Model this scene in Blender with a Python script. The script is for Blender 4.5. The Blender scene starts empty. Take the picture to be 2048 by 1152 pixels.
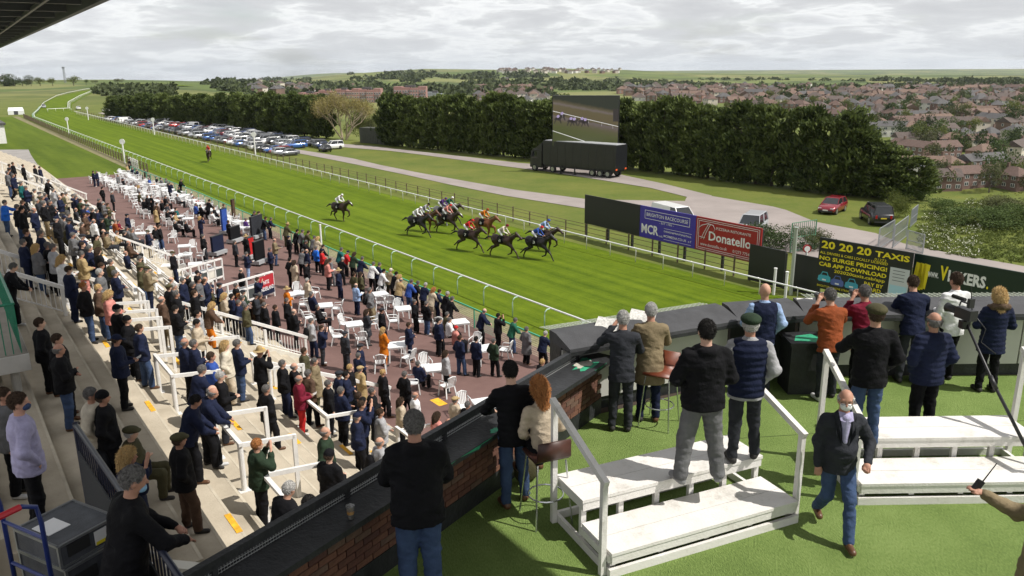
import bpy, math, random
import numpy as np
from mathutils import Matrix, Vector, Euler
random.seed(7); rng = np.random.default_rng(7)
sc = bpy.context.scene
COL = sc.collection
# ------------------------------------------------------------------ camera
F, HC, Y0, ROLL = 1600., 14.0, 134., math.radians(0.4)
PITCH = math.atan((576-Y0)/F)
cd = bpy.data.cameras.new('camera'); cam = bpy.data.objects.new('camera', cd); COL.objects.link(cam)
cd.sensor_width = 36; cd.lens = F/2048*36; cd.clip_start = 0.1; cd.clip_end = 30000
_c, _s, _cp, _sp = math.cos(ROLL), math.sin(ROLL), math.cos(PITCH), math.sin(PITCH)
cam.matrix_world = Matrix(((_c, _s, 0, 0), (-_s*_sp, _c*_sp, -_cp, 0), (-_s*_cp, _c*_cp, _sp, HC), (0, 0, 0, 1)))
sc.camera = cam
sc.render.resolution_x, sc.render.resolution_y = 1024, 576
# ------------------------------------------------------------------ light
SUN_EL = math.radians(54); SUN_AZ = math.radians(107)      # azimuth from +Y towards +X
sl = bpy.data.lights.new('sun', 'SUN'); sun = bpy.data.objects.new('sun', sl); COL.objects.link(sun)
sl.energy = 5.0; sl.angle = math.radians(0.5); sl.color = (1.0, 0.955, 0.89)
SD = Vector((math.sin(SUN_AZ)*math.cos(SUN_EL), math.cos(SUN_AZ)*math.cos(SUN_EL), math.sin(SUN_EL)))
sun.rotation_euler = (-SD).to_track_quat('-Z', 'Y').to_euler(); sun.location = SD*200
w = bpy.data.worlds.new('World'); sc.world = w; w.use_nodes = True
nt = w.node_tree; nt.nodes.clear(); N = nt.nodes.new; Lk = nt.links.new
def wm(op, a, b=None, c=None):
    n = N('ShaderNodeMath'); n.operation = op
    for i, v in enumerate((a, b, c)):
        if v is None: continue
        if isinstance(v, (int, float)): n.inputs[i].default_value = v
        else: Lk(v, n.inputs[i])
    return n.outputs[0]
sky = N('ShaderNodeTexSky'); sky.sky_type = 'NISHITA'; sky.sun_disc = False
sky.sun_elevation = SUN_EL; sky.sun_rotation = SUN_AZ; sky.altitude = 130; sky.dust_density = 2.0
tc = N('ShaderNodeTexCoord'); sx = N('ShaderNodeSeparateXYZ'); Lk(tc.outputs['Generated'], sx.inputs[0])
zz = wm('ADD', wm('ABSOLUTE', sx.outputs[2]), 0.16)
cb = N('ShaderNodeCombineXYZ'); Lk(wm('DIVIDE', sx.outputs[0], zz), cb.inputs[0]); Lk(wm('DIVIDE', sx.outputs[1], zz), cb.inputs[1])
def wnoise(scale, det, rough, off, dist=0.0):
    m = N('ShaderNodeMapping'); m.inputs['Location'].default_value = off; Lk(cb.outputs[0], m.inputs[0])
    n = N('ShaderNodeTexNoise'); n.inputs['Scale'].default_value = scale; n.inputs['Detail'].default_value = det
    n.inputs['Roughness'].default_value = rough; n.inputs['Distortion'].default_value = dist; Lk(m.outputs[0], n.inputs['Vector']); return n.outputs[0]
def ramp(tree, fac, stops):
    r = tree.nodes.new('ShaderNodeValToRGB'); e = r.color_ramp.elements
    while len(e) > 1: e.remove(e[-1])
    e[0].position = stops[0][0]; e[0].color = (*stops[0][1], 1)
    for p, c in stops[1:]: e.new(p).color = (*c, 1)
    tree.links.new(fac, r.inputs[0]); return r.outputs[0]
cover = ramp(nt, wnoise(1.0, 8, .58, (3.1, 1.7, 0), .2), [(.32, (.6, .6, .6)), (.45, (1, 1, 1))])
shade = ramp(nt, wnoise(1.5, 12, .60, (11.3, 4.2, 2), .2), [(.34, (.58, .575, .59)), (.45, (.66, .655, .665)), (.50, (.76, .76, .765)), (.545, (1.0, 1.0, .99)), (.60, (.84, .84, .85)), (.68, (.66, .655, .67))])
bg1 = N('ShaderNodeBackground'); Lk(sky.outputs[0], bg1.inputs[0]); bg1.inputs[1].default_value = 0.15
hz = N('ShaderNodeMapRange'); Lk(wm('ABSOLUTE', sx.outputs[2]), hz.inputs[0]); hz.inputs[1].default_value = 0.0; hz.inputs[2].default_value = .11; hz.inputs[3].default_value = .6; hz.inputs[4].default_value = 0.
hm = N('ShaderNodeMix'); hm.data_type = 'RGBA'; Lk(hz.outputs[0], hm.inputs[0]); Lk(shade, hm.inputs[6]); hm.inputs[7].default_value = (.66, .71, .76, 1)
bg2 = N('ShaderNodeBackground'); Lk(hm.outputs[2], bg2.inputs[0]); bg2.inputs[1].default_value = 1.0
mxs = N('ShaderNodeMixShader'); Lk(wm('MULTIPLY', cover, .94), mxs.inputs[0]); Lk(bg1.outputs[0], mxs.inputs[1]); Lk(bg2.outputs[0], mxs.inputs[2])
wo = N('ShaderNodeOutputWorld'); Lk(mxs.outputs[0], wo.inputs[0])
sc.view_settings.view_transform = 'Standard'; sc.view_settings.look = 'None'
sc.view_settings.exposure = 0.12; sc.view_settings.gamma = 1.0; sc.view_settings.use_curve_mapping = False
sc.render.engine = 'CYCLES'
# ------------------------------------------------------------------ helpers
def ray(x, y):
    u = (x-1024)/F; v = -(y-576)/F
    u, v = u*_c+v*_s, -u*_s+v*_c
    return np.array([u, v*_sp+_cp, v*_cp-_sp])
def un(x, y, z):                                   # photograph point -> place at height z
    r = ray(x, y); t = (z-HC)/r[2]; return np.array([0, 0, HC])+t*r
def at(x, y, d):
    r = ray(x, y); return np.array([0, 0, HC])+r*(d/r[1])
def pj(p):
    p = np.array(p, float)-[0, 0, HC]
    z = p[1]*_cp-p[2]*_sp; z = max(z, .05); u = p[0]/z; v = (p[1]*_sp+p[2]*_cp)/z
    return 1024+F*(u*_c-v*_s), 576-F*(u*_s+v*_c)
def hit(x, y, f, lift=0.0, t0=4., t1=400.):        # first place where the sight line meets surface f (+lift)
    r = ray(x, y); ts = np.geomspace(t0, t1, 900)
    P = np.array([0, 0, HC])+ts[:, None]*r
    z = (f.line(P) if hasattr(f, 'line') else np.array([f(a, b) for a, b in P[:, :2]]))+lift
    k = np.argmax(P[:, 2] < z)
    if k == 0: k = len(ts)-1
    a, b = ts[max(k-1, 0)], ts[k]
    for _ in range(18):
        m = (a+b)/2; p = np.array([0, 0, HC])+m*r
        if p[2] < f(p[0], p[1])+lift: b = m
        else: a = m
    p = np.array([0, 0, HC])+b*r
    return p
NV = np.array([.811, .585]); TV = np.array([-.585, .811]); TV = TV/np.linalg.norm(TV); NV = NV/np.linalg.norm(NV)
def cs(c, s, z=0.): p = c*NV+s*TV; return np.array([p[0], p[1], z])       # course frame: c across, s along
def tocs(x, y): return x*NV[0]+y*NV[1], x*TV[0]+y*TV[1]
TANG = math.atan2(TV[1], TV[0])
def sm(a, b, x): t = min(max((x-a)/(b-a), 0), 1); return t*t*(3-2*t)

MATS = {}
def mat(name, col, rough=.7, var=.0, vs=4., bump=0., bs=40., metal=0., spec=.5, col2=None, emit=None, trans=0., alpha=1., coat=0., detail=4.):
    if name in MATS: return MATS[name]
    m = bpy.data.materials.new(name); m.use_nodes = True; t = m.node_tree; b = t.nodes['Principled BSDF']
    b.inputs['Base Color'].default_value = (*col, 1); b.inputs['Roughness'].default_value = rough; b.inputs['Metallic'].default_value = metal
    b.inputs['Specular IOR Level'].default_value = spec
    if trans: b.inputs['Transmission Weight'].default_value = trans
    if alpha < 1: b.inputs['Alpha'].default_value = alpha
    if coat: b.inputs['Coat Weight'].default_value = coat; b.inputs['Coat Roughness'].default_value = .08
    if emit: b.inputs['Emission Color'].default_value = (*col, 1); b.inputs['Emission Strength'].default_value = emit
    if var or col2 or bump:
        tc = t.nodes.new('ShaderNodeTexCoord')
    if var or col2:
        n = t.nodes.new('ShaderNodeTexNoise'); n.inputs['Scale'].default_value = vs; n.inputs['Detail'].default_value = detail; n.inputs['Roughness'].default_value = .62
        t.links.new(tc.outputs['Object'], n.inputs['Vector'])
        a = [c*(1-var) for c in col]; c2 = [min(c*(1+var), 1) for c in (col2 or col)]
        o = ramp(t, n.outputs[0], [(.32, a), (.68, c2)]); t.links.new(o, b.inputs['Base Color'])
    if bump:
        n = t.nodes.new('ShaderNodeTexNoise'); n.inputs['Scale'].default_value = bs; n.inputs['Detail'].default_value = 3
        t.links.new(tc.outputs['Object'], n.inputs['Vector'])
        bp = t.nodes.new('ShaderNodeBump'); bp.inputs['Strength'].default_value = bump; bp.inputs['Distance'].default_value = .02
        t.links.new(n.outputs[0], bp.inputs['Height']); t.links.new(bp.outputs[0], b.inputs['Normal'])
    MATS[name] = m; return m

LAB = []
def link(name, me, parent=None, loc=None, rz=None, scale=None, label=None, cat=None, group=None, kind=None, mw=None):
    o = bpy.data.objects.new(name, me); COL.objects.link(o)
    if parent is not None: o.parent = parent
    if mw is not None: o.matrix_local = mw
    else:
        if loc is not None: o.location = tuple(float(v) for v in loc)
        if rz is not None: o.rotation_euler = (0, 0, rz)
        if scale is not None: o.scale = scale if hasattr(scale, '__len__') else (scale,)*3
    if label: o['label'] = label
    if cat: o['category'] = cat
    if group: o['group'] = group
    if kind: o['kind'] = kind
    return o
def copy_tree(o, parent=None):
    c = o.copy(); COL.objects.link(c)
    if parent is not None: c.parent = parent
    for ch in o.children: copy_tree(ch, c)
    return c
ORD = ['first', 'second', 'third', 'fourth', 'fifth', 'sixth', 'seventh', 'eighth', 'ninth', 'tenth', 'eleventh', 'twelfth', 'thirteenth', 'fourteenth', 'fifteenth', 'sixteenth', 'seventeenth', 'eighteenth', 'nineteenth', 'twentieth']
TENS = ['', '', 'twenty', 'thirty', 'forty', 'fifty', 'sixty', 'seventy', 'eighty', 'ninety']
def ordw(i):
    if i < 20: return ORD[i]
    n = i+1; h, r = divmod(n, 100); o = 'hundred-and-' if h else ''
    if r == 0: return 'hundredth'
    if r < 20: return o+ORD[r-1]
    t, u = divmod(r, 10); return o+((TENS[t]+'-'+ORD[u-1]) if u else TENS[t][:-1]+'ieth')
def reg(o, desc, cat, group=None):                  # label later: look-alikes are told apart by their order from the left
    o['category'] = cat
    if group: o['group'] = group
    LAB.append((o, desc))
def finish_labels():
    d = {}
    for o, t in LAB: d.setdefault(t, []).append(o)
    for t, os in d.items():
        if len(os) == 1: os[0]['label'] = t; continue
        os.sort(key=lambda o: pj(o.matrix_world.translation if o.parent else o.location)[0])
        for i, o in enumerate(os): o['label'] = '%s, %s from left' % (t, ordw(i)) if i else t+', leftmost of these'

class MB:
    def __init__(s): s.v = []; s.f = []; s.m = []; s.smooth = False; s.uv = None
    def add(s, vs, fs, mi=0):
        k = len(s.v); s.v += [tuple(map(float, v)) for v in vs]; s.f += [tuple(i+k for i in f) for f in fs]; s.m += [mi]*len(fs); return s
    def box(s, c, d, R=None, mi=0):
        x, y, z = d[0]/2, d[1]/2, d[2]/2
        vs = [(-x, -y, -z), (x, -y, -z), (x, y, -z), (-x, y, -z), (-x, -y, z), (x, -y, z), (x, y, z), (-x, y, z)]
        if R is not None: vs = [tuple(R@Vector(v)) for v in vs]
        return s.add([(a+c[0], b+c[1], e+c[2]) for a, b, e in vs], [(0, 3, 2, 1), (4, 5, 6, 7), (0, 1, 5, 4), (1, 2, 6, 5), (2, 3, 7, 6), (3, 0, 4, 7)], mi)
    def bb(s, a, b, mi=0): return s.box([(a[i]+b[i])/2 for i in range(3)], [abs(b[i]-a[i]) for i in range(3)], None, mi)
    def beam(s, p, q, w_, h_, mi=0, up=(0, 0, 1)):
        p, q = Vector(p), Vector(q); d = (q-p); L = d.length; d.normalize(); up = Vector(up)
        if abs(d.dot(up)) > .99: up = Vector((0, 1, 0))
        x = d.cross(up).normalized(); z = x.cross(d)
        R = Matrix((x, d, z)).transposed(); return s.box((p+q)/2, (w_, L, h_), R, mi)
    def tube(s, pts, r, n=8, mi=0, caps=True):
        pts = [Vector(p) for p in pts]; rr = r if hasattr(r, '__len__') else [r]*len(pts); rings = []
        for i, p in enumerate(pts):
            d = (pts[min(i+1, len(pts)-1)]-pts[max(i-1, 0)]).normalized()
            u = Vector((0, 0, 1)) if abs(d.z) < .95 else Vector((1, 0, 0))
            x = d.cross(u).normalized(); y = x.cross(d)
            rings.append([p+(x*math.cos(2*math.pi*k/n)+y*math.sin(2*math.pi*k/n))*rr[i] for k in range(n)])
        return s.loft(rings, mi, caps)
    def loft(s, rings, mi=0, caps=True, closed=True):
        n = len(rings[0]); vs = [v for r in rings for v in r]; fs = []
        for i in range(len(rings)-1):
            for k in range(n if closed else n-1): fs.append((i*n+k, i*n+(k+1) % n, (i+1)*n+(k+1) % n, (i+1)*n+k))
        if caps: fs += [tuple(range(n-1, -1, -1)), tuple(range((len(rings)-1)*n, len(rings)*n))]
        return s.add(vs, fs, mi)
    def prism(s, poly, z0, z1, mi=0):
        n = len(poly); return s.loft([[(x, y, z0) for x, y in poly], [(x, y, z1) for x, y in poly]], mi)
    def mesh(s, name, mats):
        me = bpy.data.meshes.new(name); me.from_pydata(s.v, [], s.f)
        for m in (mats if isinstance(mats, (list, tuple)) else [mats]): me.materials.append(m)
        if any(s.m): me.polygons.foreach_set('material_index', s.m)
        if s.smooth: me.polygons.foreach_set('use_smooth', [True]*len(s.f))
        me.update(); return me
    def build(s, name, mats, parent=None, **k): return link(name, s.mesh(name, mats), parent, **k)
def empty(name, loc=(0, 0, 0), rz=0., **k): return link(name, None, None, loc, rz, **k)
def sheet(name, poly, z, m, **k):                   # flat polygon on the ground
    me = bpy.data.meshes.new(name); me.from_pydata([(float(p[0]), float(p[1]), z if not hasattr(z, '__call__') else float(z(p[0], p[1]))) for p in poly], [], [tuple(range(len(poly)))])
    me.materials.append(m); return link(name, me, **k)
def strip(name, A, B, m, zf, nsub=1, **k):          # ribbon between two polylines (same count)
    mb = MB(); n = len(A); rows = nsub+1
    for a, b in zip(A, B):
        for j in range(rows):
            p = np.array(a[:2])*(1-j/nsub)+np.array(b[:2])*(j/nsub); mb.v.append((float(p[0]), float(p[1]), float(zf(p[0], p[1]))))
    for i in range(n-1):
        for j in range(nsub): mb.f.append((i*rows+j, i*rows+j+1, (i+1)*rows+j+1, (i+1)*rows+j)); mb.m.append(0)
    me = mb.mesh(name, m); uv = me.uv_layers.new(name='UVMap')
    for lp in me.loops:
        i, j = divmod(lp.vertex_index, rows); uv.data[lp.index].uv = (j/nsub, i)
    return link(name, me, **k)
def resample(pts, step):
    P = np.array(pts, float); d = np.r_[0, np.cumsum(np.linalg.norm(np.diff(P, axis=0), axis=1))]
    n = max(2, int(round(d[-1]/step))+1); q = np.linspace(0, d[-1], n)
    return np.stack([np.interp(q, d, P[:, i]) for i in range(P.shape[1])], 1)
# ------------------------------------------------------------------ terrain
RX = [-400, 0, 300, 500, 620, 700, 850, 1000, 1100, 1250, 1350, 1500, 1700, 2048, 2600]
RY = [168, 165, 163, 161, 155, 147, 137, 139, 136, 139, 145, 147.5, 149, 150, 151]
_raz = []; _rel = []
for _x, _y in zip(RX, RY):
    _r = ray(_x, _y); _raz.append(math.atan2(_r[0], _r[1])); _rel.append(_r[2]/math.hypot(_r[0], _r[1]))
KR = np.log(np.array([1, 120, 190, 260, 330, 450, 650, 1000, 1500, 2000, 2600, 3600, 7000, 12000.]))
def terr(x, y):
    r = math.hypot(x, y); az = math.atan2(x, y)
    if r < 40: return -.02
    el = np.interp(az, _raz, _rel); zr = 14+2600*el
    w_ = sm(-.40, -.20, az); e = .707*(x+y-128)
    right = [0, -11, -24, -27, -22, -15, -10.5, -9.5, -7+.25*zr, -4+.6*zr, zr, zr-40, -24, -500]
    left = [0, 0, 0, 0, 0, 0, 0, -1, -2+.2*zr, -1+.6*zr, zr, zr-45, zr-110, -500]
    k = np.array(right)*w_+np.array(left)*(1-w_)
    z = float(np.interp(math.log(r), KR, k))
    if r > 700: z += 4*sm(700, 1500, r)*(1-sm(2000, 2500, r))*(math.sin(x*.004+1)*math.cos(y*.0031)+.5*math.sin(x*.011+y*.007))
    g = sm(3, 30, e) if r < 900 else 1
    g = max(g, sm(500, 900, r))
    return z*g-.02
def terr_line(P):                                   # the same along one sight line (constant azimuth), vectorised
    X, Y = P[:, 0], P[:, 1]; r = np.hypot(X, Y); az = math.atan2(X[-1], Y[-1]); zr = 14+2600*np.interp(az, _raz, _rel); w_ = sm(-.40, -.20, az)
    S = lambda a, b, x: (lambda t: t*t*(3-2*t))(np.clip((x-a)/(b-a), 0, 1))
    right = [0, -11, -24, -27, -22, -15, -10.5, -9.5, -7+.25*zr, -4+.6*zr, zr, zr-40, -24, -500]
    left = [0, 0, 0, 0, 0, 0, 0, -1, -2+.2*zr, -1+.6*zr, zr, zr-45, zr-110, -500]
    z = np.interp(np.log(np.maximum(r, 1e-3)), KR, np.array(right)*w_+np.array(left)*(1-w_))
    z = z+np.where(r > 700, 4*S(700, 1500, r)*(1-S(2000, 2500, r))*(np.sin(X*.004+1)*np.cos(Y*.0031)+.5*np.sin(X*.011+Y*.007)), 0)
    g = np.where(r < 900, S(3, 30, .707*(X+Y-128)), 1); g = np.maximum(g, S(500, 900, r))
    return np.where(r < 40, -.02, z*g-.02)
terr.line = terr_line
def ground_mat():
    m = bpy.data.materials.new('grassland'); m.use_nodes = True; t = m.node_tree; b = t.nodes['Principled BSDF']; b.inputs['Roughness'].default_value = .95; b.inputs['Specular IOR Level'].default_value = .15
    g = t.nodes.new('ShaderNodeNewGeometry')
    def nz(scale, det=5, rough=.6):
        n = t.nodes.new('ShaderNodeTexNoise'); n.inputs['Scale'].default_value = scale; n.inputs['Detail'].default_value = det; n.inputs['Roughness'].default_value = rough; t.links.new(g.outputs['Position'], n.inputs['Vector']); return n.outputs[0]
    def mix(f, a, c):
        x = t.nodes.new('ShaderNodeMix'); x.data_type = 'RGBA'
        if isinstance(f, float): x.inputs[0].default_value = f
        else: t.links.new(f, x.inputs[0])
        for i, v in ((6, a), (7, c)):
            if isinstance(v, tuple): x.inputs[i].default_value = (*v, 1)
            else: t.links.new(v, x.inputs[i])
        return x.outputs[2]
    near = mix(ramp(t, nz(.12, 8, .7), [(.35, (0, 0, 0)), (.65, (1, 1, 1))]), (.066, .10, .014), (.122, .136, .026))
    fine = mix(ramp(t, nz(2.2, 6, .75), [(.4, (0, 0, 0)), (.7, (1, 1, 1))]), near, (.16, .15, .06))
    near2 = mix(.35, near, fine)
    vo = t.nodes.new('ShaderNodeTexVoronoi'); vo.inputs['Scale'].default_value = .0042; t.links.new(g.outputs['Position'], vo.inputs['Vector'])
    hs = t.nodes.new('ShaderNodeSeparateColor'); t.links.new(vo.outputs['Color'], hs.inputs[0])
    far = ramp(t, hs.outputs[0], [(.0, (.075, .105, .03)), (.3, (.10, .13, .035)), (.55, (.135, .155, .05)), (.8, (.17, .17, .065))])
    far2 = mix(ramp(t, nz(.006, 8, .7), [(.50, (0, 0, 0)), (.60, (1, 1, 1))]), far, (.05, .07, .025))
    le = t.nodes.new('ShaderNodeVectorMath'); le.operation = 'LENGTH'; t.links.new(g.outputs['Position'], le.inputs[0])
    mr = t.nodes.new('ShaderNodeMapRange'); mr.inputs[1].default_value = 320; mr.inputs[2].default_value = 700; t.links.new(le.outputs['Value'], mr.inputs[0])
    t.links.new(mix(mr.outputs[0], near2, far2), b.inputs['Base Color'])
    bp = t.nodes.new('ShaderNodeBump'); bp.inputs['Strength'].default_value = .5; bp.inputs['Distance'].default_value = .05; t.links.new(nz(6., 4), bp.inputs['Height']); t.links.new(bp.outputs[0], b.inputs['Normal'])
    return m
AZ = np.radians(np.arange(-75, 75.1, 1.0)); RR = np.r_[2, 20, 40, np.geomspace(55, 12000, 150)]
_mb = MB()
for r in RR:
    for a in AZ: _mb.v.append((r*math.sin(a), r*math.cos(a), terr(r*math.sin(a), r*math.cos(a))))
_n = len(AZ)
for i in range(len(RR)-1):
    for j in range(_n-1): _mb.f.append((i*_n+j, i*_n+j+1, (i+1)*_n+j+1, (i+1)*_n+j)); _mb.m.append(0)
_mb.smooth = True
_mb.build('ground', ground_mat(), kind='structure')
_k = MB(); _p = [(400*math.sin(a), 400*math.cos(a)) for a in np.radians(np.arange(75, 286, 15))]
_k.add([(0, 0, -.05)]+[(x, y, -.05) for x, y in _p], [(0, i+2, i+1) for i in range(len(_p)-1)]); _k.build('ground_behind_stand', MATS.get('x') or mat('gravel_ground', (.16, .15, .13), .95, .2, .5), kind='structure')

# ------------------------------------------------------------------ track
def track_mat(name, a, b_, per, amp):
    m = bpy.data.materials.new(name); m.use_nodes = True; t = m.node_tree; b = t.nodes['Principled BSDF']; b.inputs['Roughness'].default_value = .9; b.inputs['Specular IOR Level'].default_value = .06
    g = t.nodes.new('ShaderNodeNewGeometry'); mp = t.nodes.new('ShaderNodeMapping'); mp.vector_type = 'POINT'; t.links.new(g.outputs['Position'], mp.inputs[0])
    mp.inputs['Rotation'].default_value = (0, 0, -(TANG-math.pi/2))     # x = across the course, y = along it
    def nz(scale, vec=None, det=5, rough=.65, sc3=None):
        n = t.nodes.new('ShaderNodeTexNoise'); n.inputs['Scale'].default_value = scale; n.inputs['Detail'].default_value = det; n.inputs['Roughness'].default_value = rough
        if sc3:
            q = t.nodes.new('ShaderNodeMapping'); q.inputs['Scale'].default_value = sc3; t.links.new(mp.outputs[0], q.inputs[0]); t.links.new(q.outputs[0], n.inputs['Vector'])
        else: t.links.new(mp.outputs[0], n.inputs['Vector'])
        return n.outputs[0]
    streak = nz(1., None, 4, .6, (per, .02, 1)); blot = nz(.45, None, 9, .78); fine = nz(7., None, 5, .75)
    def add(x, y, k):
        q = t.nodes.new('ShaderNodeMath'); q.operation = 'MULTIPLY_ADD'; t.links.new(y, q.inputs[0]); q.inputs[1].default_value = k; t.links.new(x, q.inputs[2]); return q.outputs[0]
    o = add(add(streak, blot, .75), fine, amp)
    hf = t.nodes.new('ShaderNodeMath'); hf.operation = 'MULTIPLY'; hf.inputs[1].default_value = .5; t.links.new(o, hf.inputs[0])
    o = ramp(t, hf.outputs[0], [(.42, a), (.55, tuple((p+q)/2 for p, q in zip(a, b_))), (.68, b_)]); t.links.new(o, b.inputs['Base Color'])
    bp = t.nodes.new('ShaderNodeBump'); bp.inputs['Strength'].default_value = .7; bp.inputs['Distance'].default_value = .06; t.links.new(fine, bp.inputs['Height']); t.links.new(bp.outputs[0], b.inputs['Normal'])
    return m
M_track = track_mat('mown_turf', (.044, .078, .004), (.118, .165, .010), 1.3, .5)
OUT = [(26.4, 5), (26.4, 270), (28.5, 292), (33.5, 325), (42, 388), (59.6, 491), (73, 551), (96.6, 643), (131, 716), (200, 800)]
INN = [(40.7, 5), (40.7, 275), (40.5, 300), (43, 330), (51, 388), (70, 486), (92, 590), (114, 655), (140, 700), (205, 775)]
flat = lambda h: (lambda x, y: h)
_o = [cs(c, s) for c, s in resample(OUT, 12)]; _i = [cs(c, s) for c, s in resample(INN, 12)]
_n = min(len(_o), len(_i)); _o = resample(_o, 1e9) if 0 else np.array([cs(c, s) for c, s in resample(OUT, 900/80)]); 
def even(P, n):
    P = np.array(P, float); d = np.r_[0, np.cumsum(np.linalg.norm(np.diff(P, axis=0), axis=1))]; q = np.linspace(0, d[-1], n)
    return np.stack([np.interp(q, d, P[:, i]) for i in range(P.shape[1])], 1)
_o = [cs(c, s) for c, s in even(OUT, 70)]; _i = [cs(c, s) for c, s in even(INN, 70)]
_o = [p-np.append(NV, 0)*1.5 for p in _o]; _i = [p+np.append(NV, 0)*1.2 for p in _i]
strip('racetrack', _o, _i, M_track, flat(.012), 3, kind='structure')
# grass lawn between paddock path and track (left), mown
M_lawn = track_mat('lawn_turf', (.046, .076, .008), (.10, .136, .016), .35, .55)
strip('lawn', [cs(-12, 118), cs(8, 122), cs(10, 160), cs(12, 300)], [cs(24.6, 118), cs(24.6, 122), cs(24.6, 160), cs(24.6, 300)], M_lawn, flat(.006), 1, kind='structure')
# paved apron in front of the stand
def apron_z(x, y):
    c, s = tocs(x, y); k = 1-.96*sm(85, 122, s)
    return k*float(np.interp(c, [12, 22.2], [1.2, .4]))
M_apron = mat('maroon_tarmac', (.105, .056, .048), .9, .0, .7, .5, 60, col2=(.155, .088, .076), detail=9)
_A = [cs(11.9, s) for s in np.arange(2, 123, 3)]; _B = [cs(23.2, s) for s in np.arange(2, 123, 3)]
strip('apron', _A, _B, M_apron, lambda x, y: apron_z(x, y)+.03, 6, kind='structure')
_mb = MB(); 
for q in [(23.2, 2), (23.2, 122)]: pass
_mb.loft([[cs(23.2, s, -.1), cs(23.2, s, apron_z(*cs(23.2, s)[:2])+.03)] for s in np.arange(2, 123, 3)], caps=False, closed=False); _mb.build('apron_kerb', mat('kerb_concrete', (.3, .27, .22), .9, .15, 3), kind='structure')
strip('strip_of_dry_grass', [cs(23.25, s) for s in (2, 60, 122, 300)], [cs(24.9, s) for s in (2, 60, 122, 300)], mat('dry_grass', (.15, .135, .06), .95, .3, 1.2, .4, 20), flat(.018), 1, kind='structure')
# grey paved slab beyond the terrace
M_slab = mat('grey_paving', (.25, .235, .22), .9, .15, .4)
sheet('paved_path', [un(x, y, .03)[:2] for x, y in [(-160, 300), (57, 299), (62, 310), (75, 329), (60, 340), (-160, 345)]], .03, M_slab, kind='structure')
# infield roads
M_road = mat('pale_road', (.21, .182, .168), .92, .0, .25, .35, 30, col2=(.27, .235, .218), detail=8)
def road(name, up, lo, h):
    n = 24; A = even([un(x, y, h) for x, y in up], n); B = even([un(x, y, h) for x, y in lo], n)
    return strip(name, A, B, M_road, flat(h), 2, kind='structure')
road('lower_road', [(205, 225), (330, 250), (480, 279), (600, 300), (694, 314), (787, 336), (881, 353), (975, 370), (1069, 386), (1165, 398), (1300, 405), (1375, 402)],
     [(195, 226), (320, 253), (470, 284), (600, 307), (694, 325), (819, 351), (944, 379), (1037, 396), (1165, 416), (1300, 440), (1420, 470), (1500, 500)], .02)
road('upper_road', [(270, 228), (420, 255), (560, 277), (656, 286), (750, 292), (819, 301), (912, 311), (1066, 329), (1160, 335), (1253, 351), (1331, 368), (1424, 391)],
     [(265, 229), (400, 256), (560, 282), (694, 295), (775, 301), (881, 314), (1006, 332), (1069, 339), (1178, 357), (1216, 360), (1294, 374), (1400, 400)], .024)
road('entrance_road', [(1380, 382), (1424, 392), (1500, 405), (1563, 416), (1632, 444), (1748, 465), (1800, 485), (1887, 504), (2048, 532), (2300, 580)],
     [(1370, 401), (1400, 430), (1430, 455), (1470, 480), (1560, 500), (1640, 520), (1700, 530), (1800, 530), (2000, 570), (2300, 640)], .028)
# ------------------------------------------------------------------ stand: terrace steps
def white(): return mat('white_paint', (.66, .65, .63), .5, .1, 3., .15, 30)
M_conc = mat('buff_concrete', (.33, .285, .215), .9, .0, .9, .25, 25, col2=(.49, .43, .335), detail=8)
M_concd = mat('grey_concrete', (.24, .215, .18), .9, .15, 1.2, .2, 25)
S0, S1 = 11.9, 128.
def terr_z(x, y):
    c, s = tocs(x, y)
    if c > 12: return apron_z(x, y)+.03
    k = min(math.ceil((12-c)/.5), 25); return 1.2+.265*k
def slope_z(x, y):
    c, s = tocs(x, y); return apron_z(x, y)+.03 if c > 12 else min(1.2+.53*(12-c)+.13, 1.2+.265*25)
tr = empty('terrace', cs(6, 60, 0), TANG-math.pi/2, kind='structure')
def tloc(c, s, z): return (c-6, s-60, z)            # terrace-local: x = across, y = along
for k in range(1, 26):
    mb = MB(); c1 = 12-.5*(k-1); c0 = c1-.5 if k < 25 else -7
    mb.bb(tloc(c0, S0, -.2 if k < 3 else 1.2+.265*(k-3)), tloc(c1, S1, 1.2+.265*k)); st = mb.build('step', M_conc, tr)
    mb = MB(); mb.bb(tloc(c1-.05, S0+.01, 1.2+.265*k), tloc(c1+.004, S1-.01, 1.2+.265*k+.004)); mb.build('nosing', mat('worn_nosing', (.46, .41, .32), .9, .15, 2.), st)
M_yel = mat('yellow_line', (.72, .37, .02), .8, .3, 8.)
def ymark(c, s, L):
    k = math.ceil((12-c)/.5) if c < 12 else 0; z = 1.2+.265*k; c1 = 12-.5*(k-1)
    mb = MB(); mb.bb(tloc(c1-.12, s-L/2, z+.006), tloc(c1-.005, s+L/2, z+.011)); mb.build('painted_edge_line', M_yel, tr)
for s in (13.6, 20.1, 26.0, 33.2, 40.5, 48): 
    for c in (3.4, 4.4, 5.4, 6.9, 8.4, 9.4, 10.4): ymark(c, s+random.uniform(-.15, .15), .75)
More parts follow.
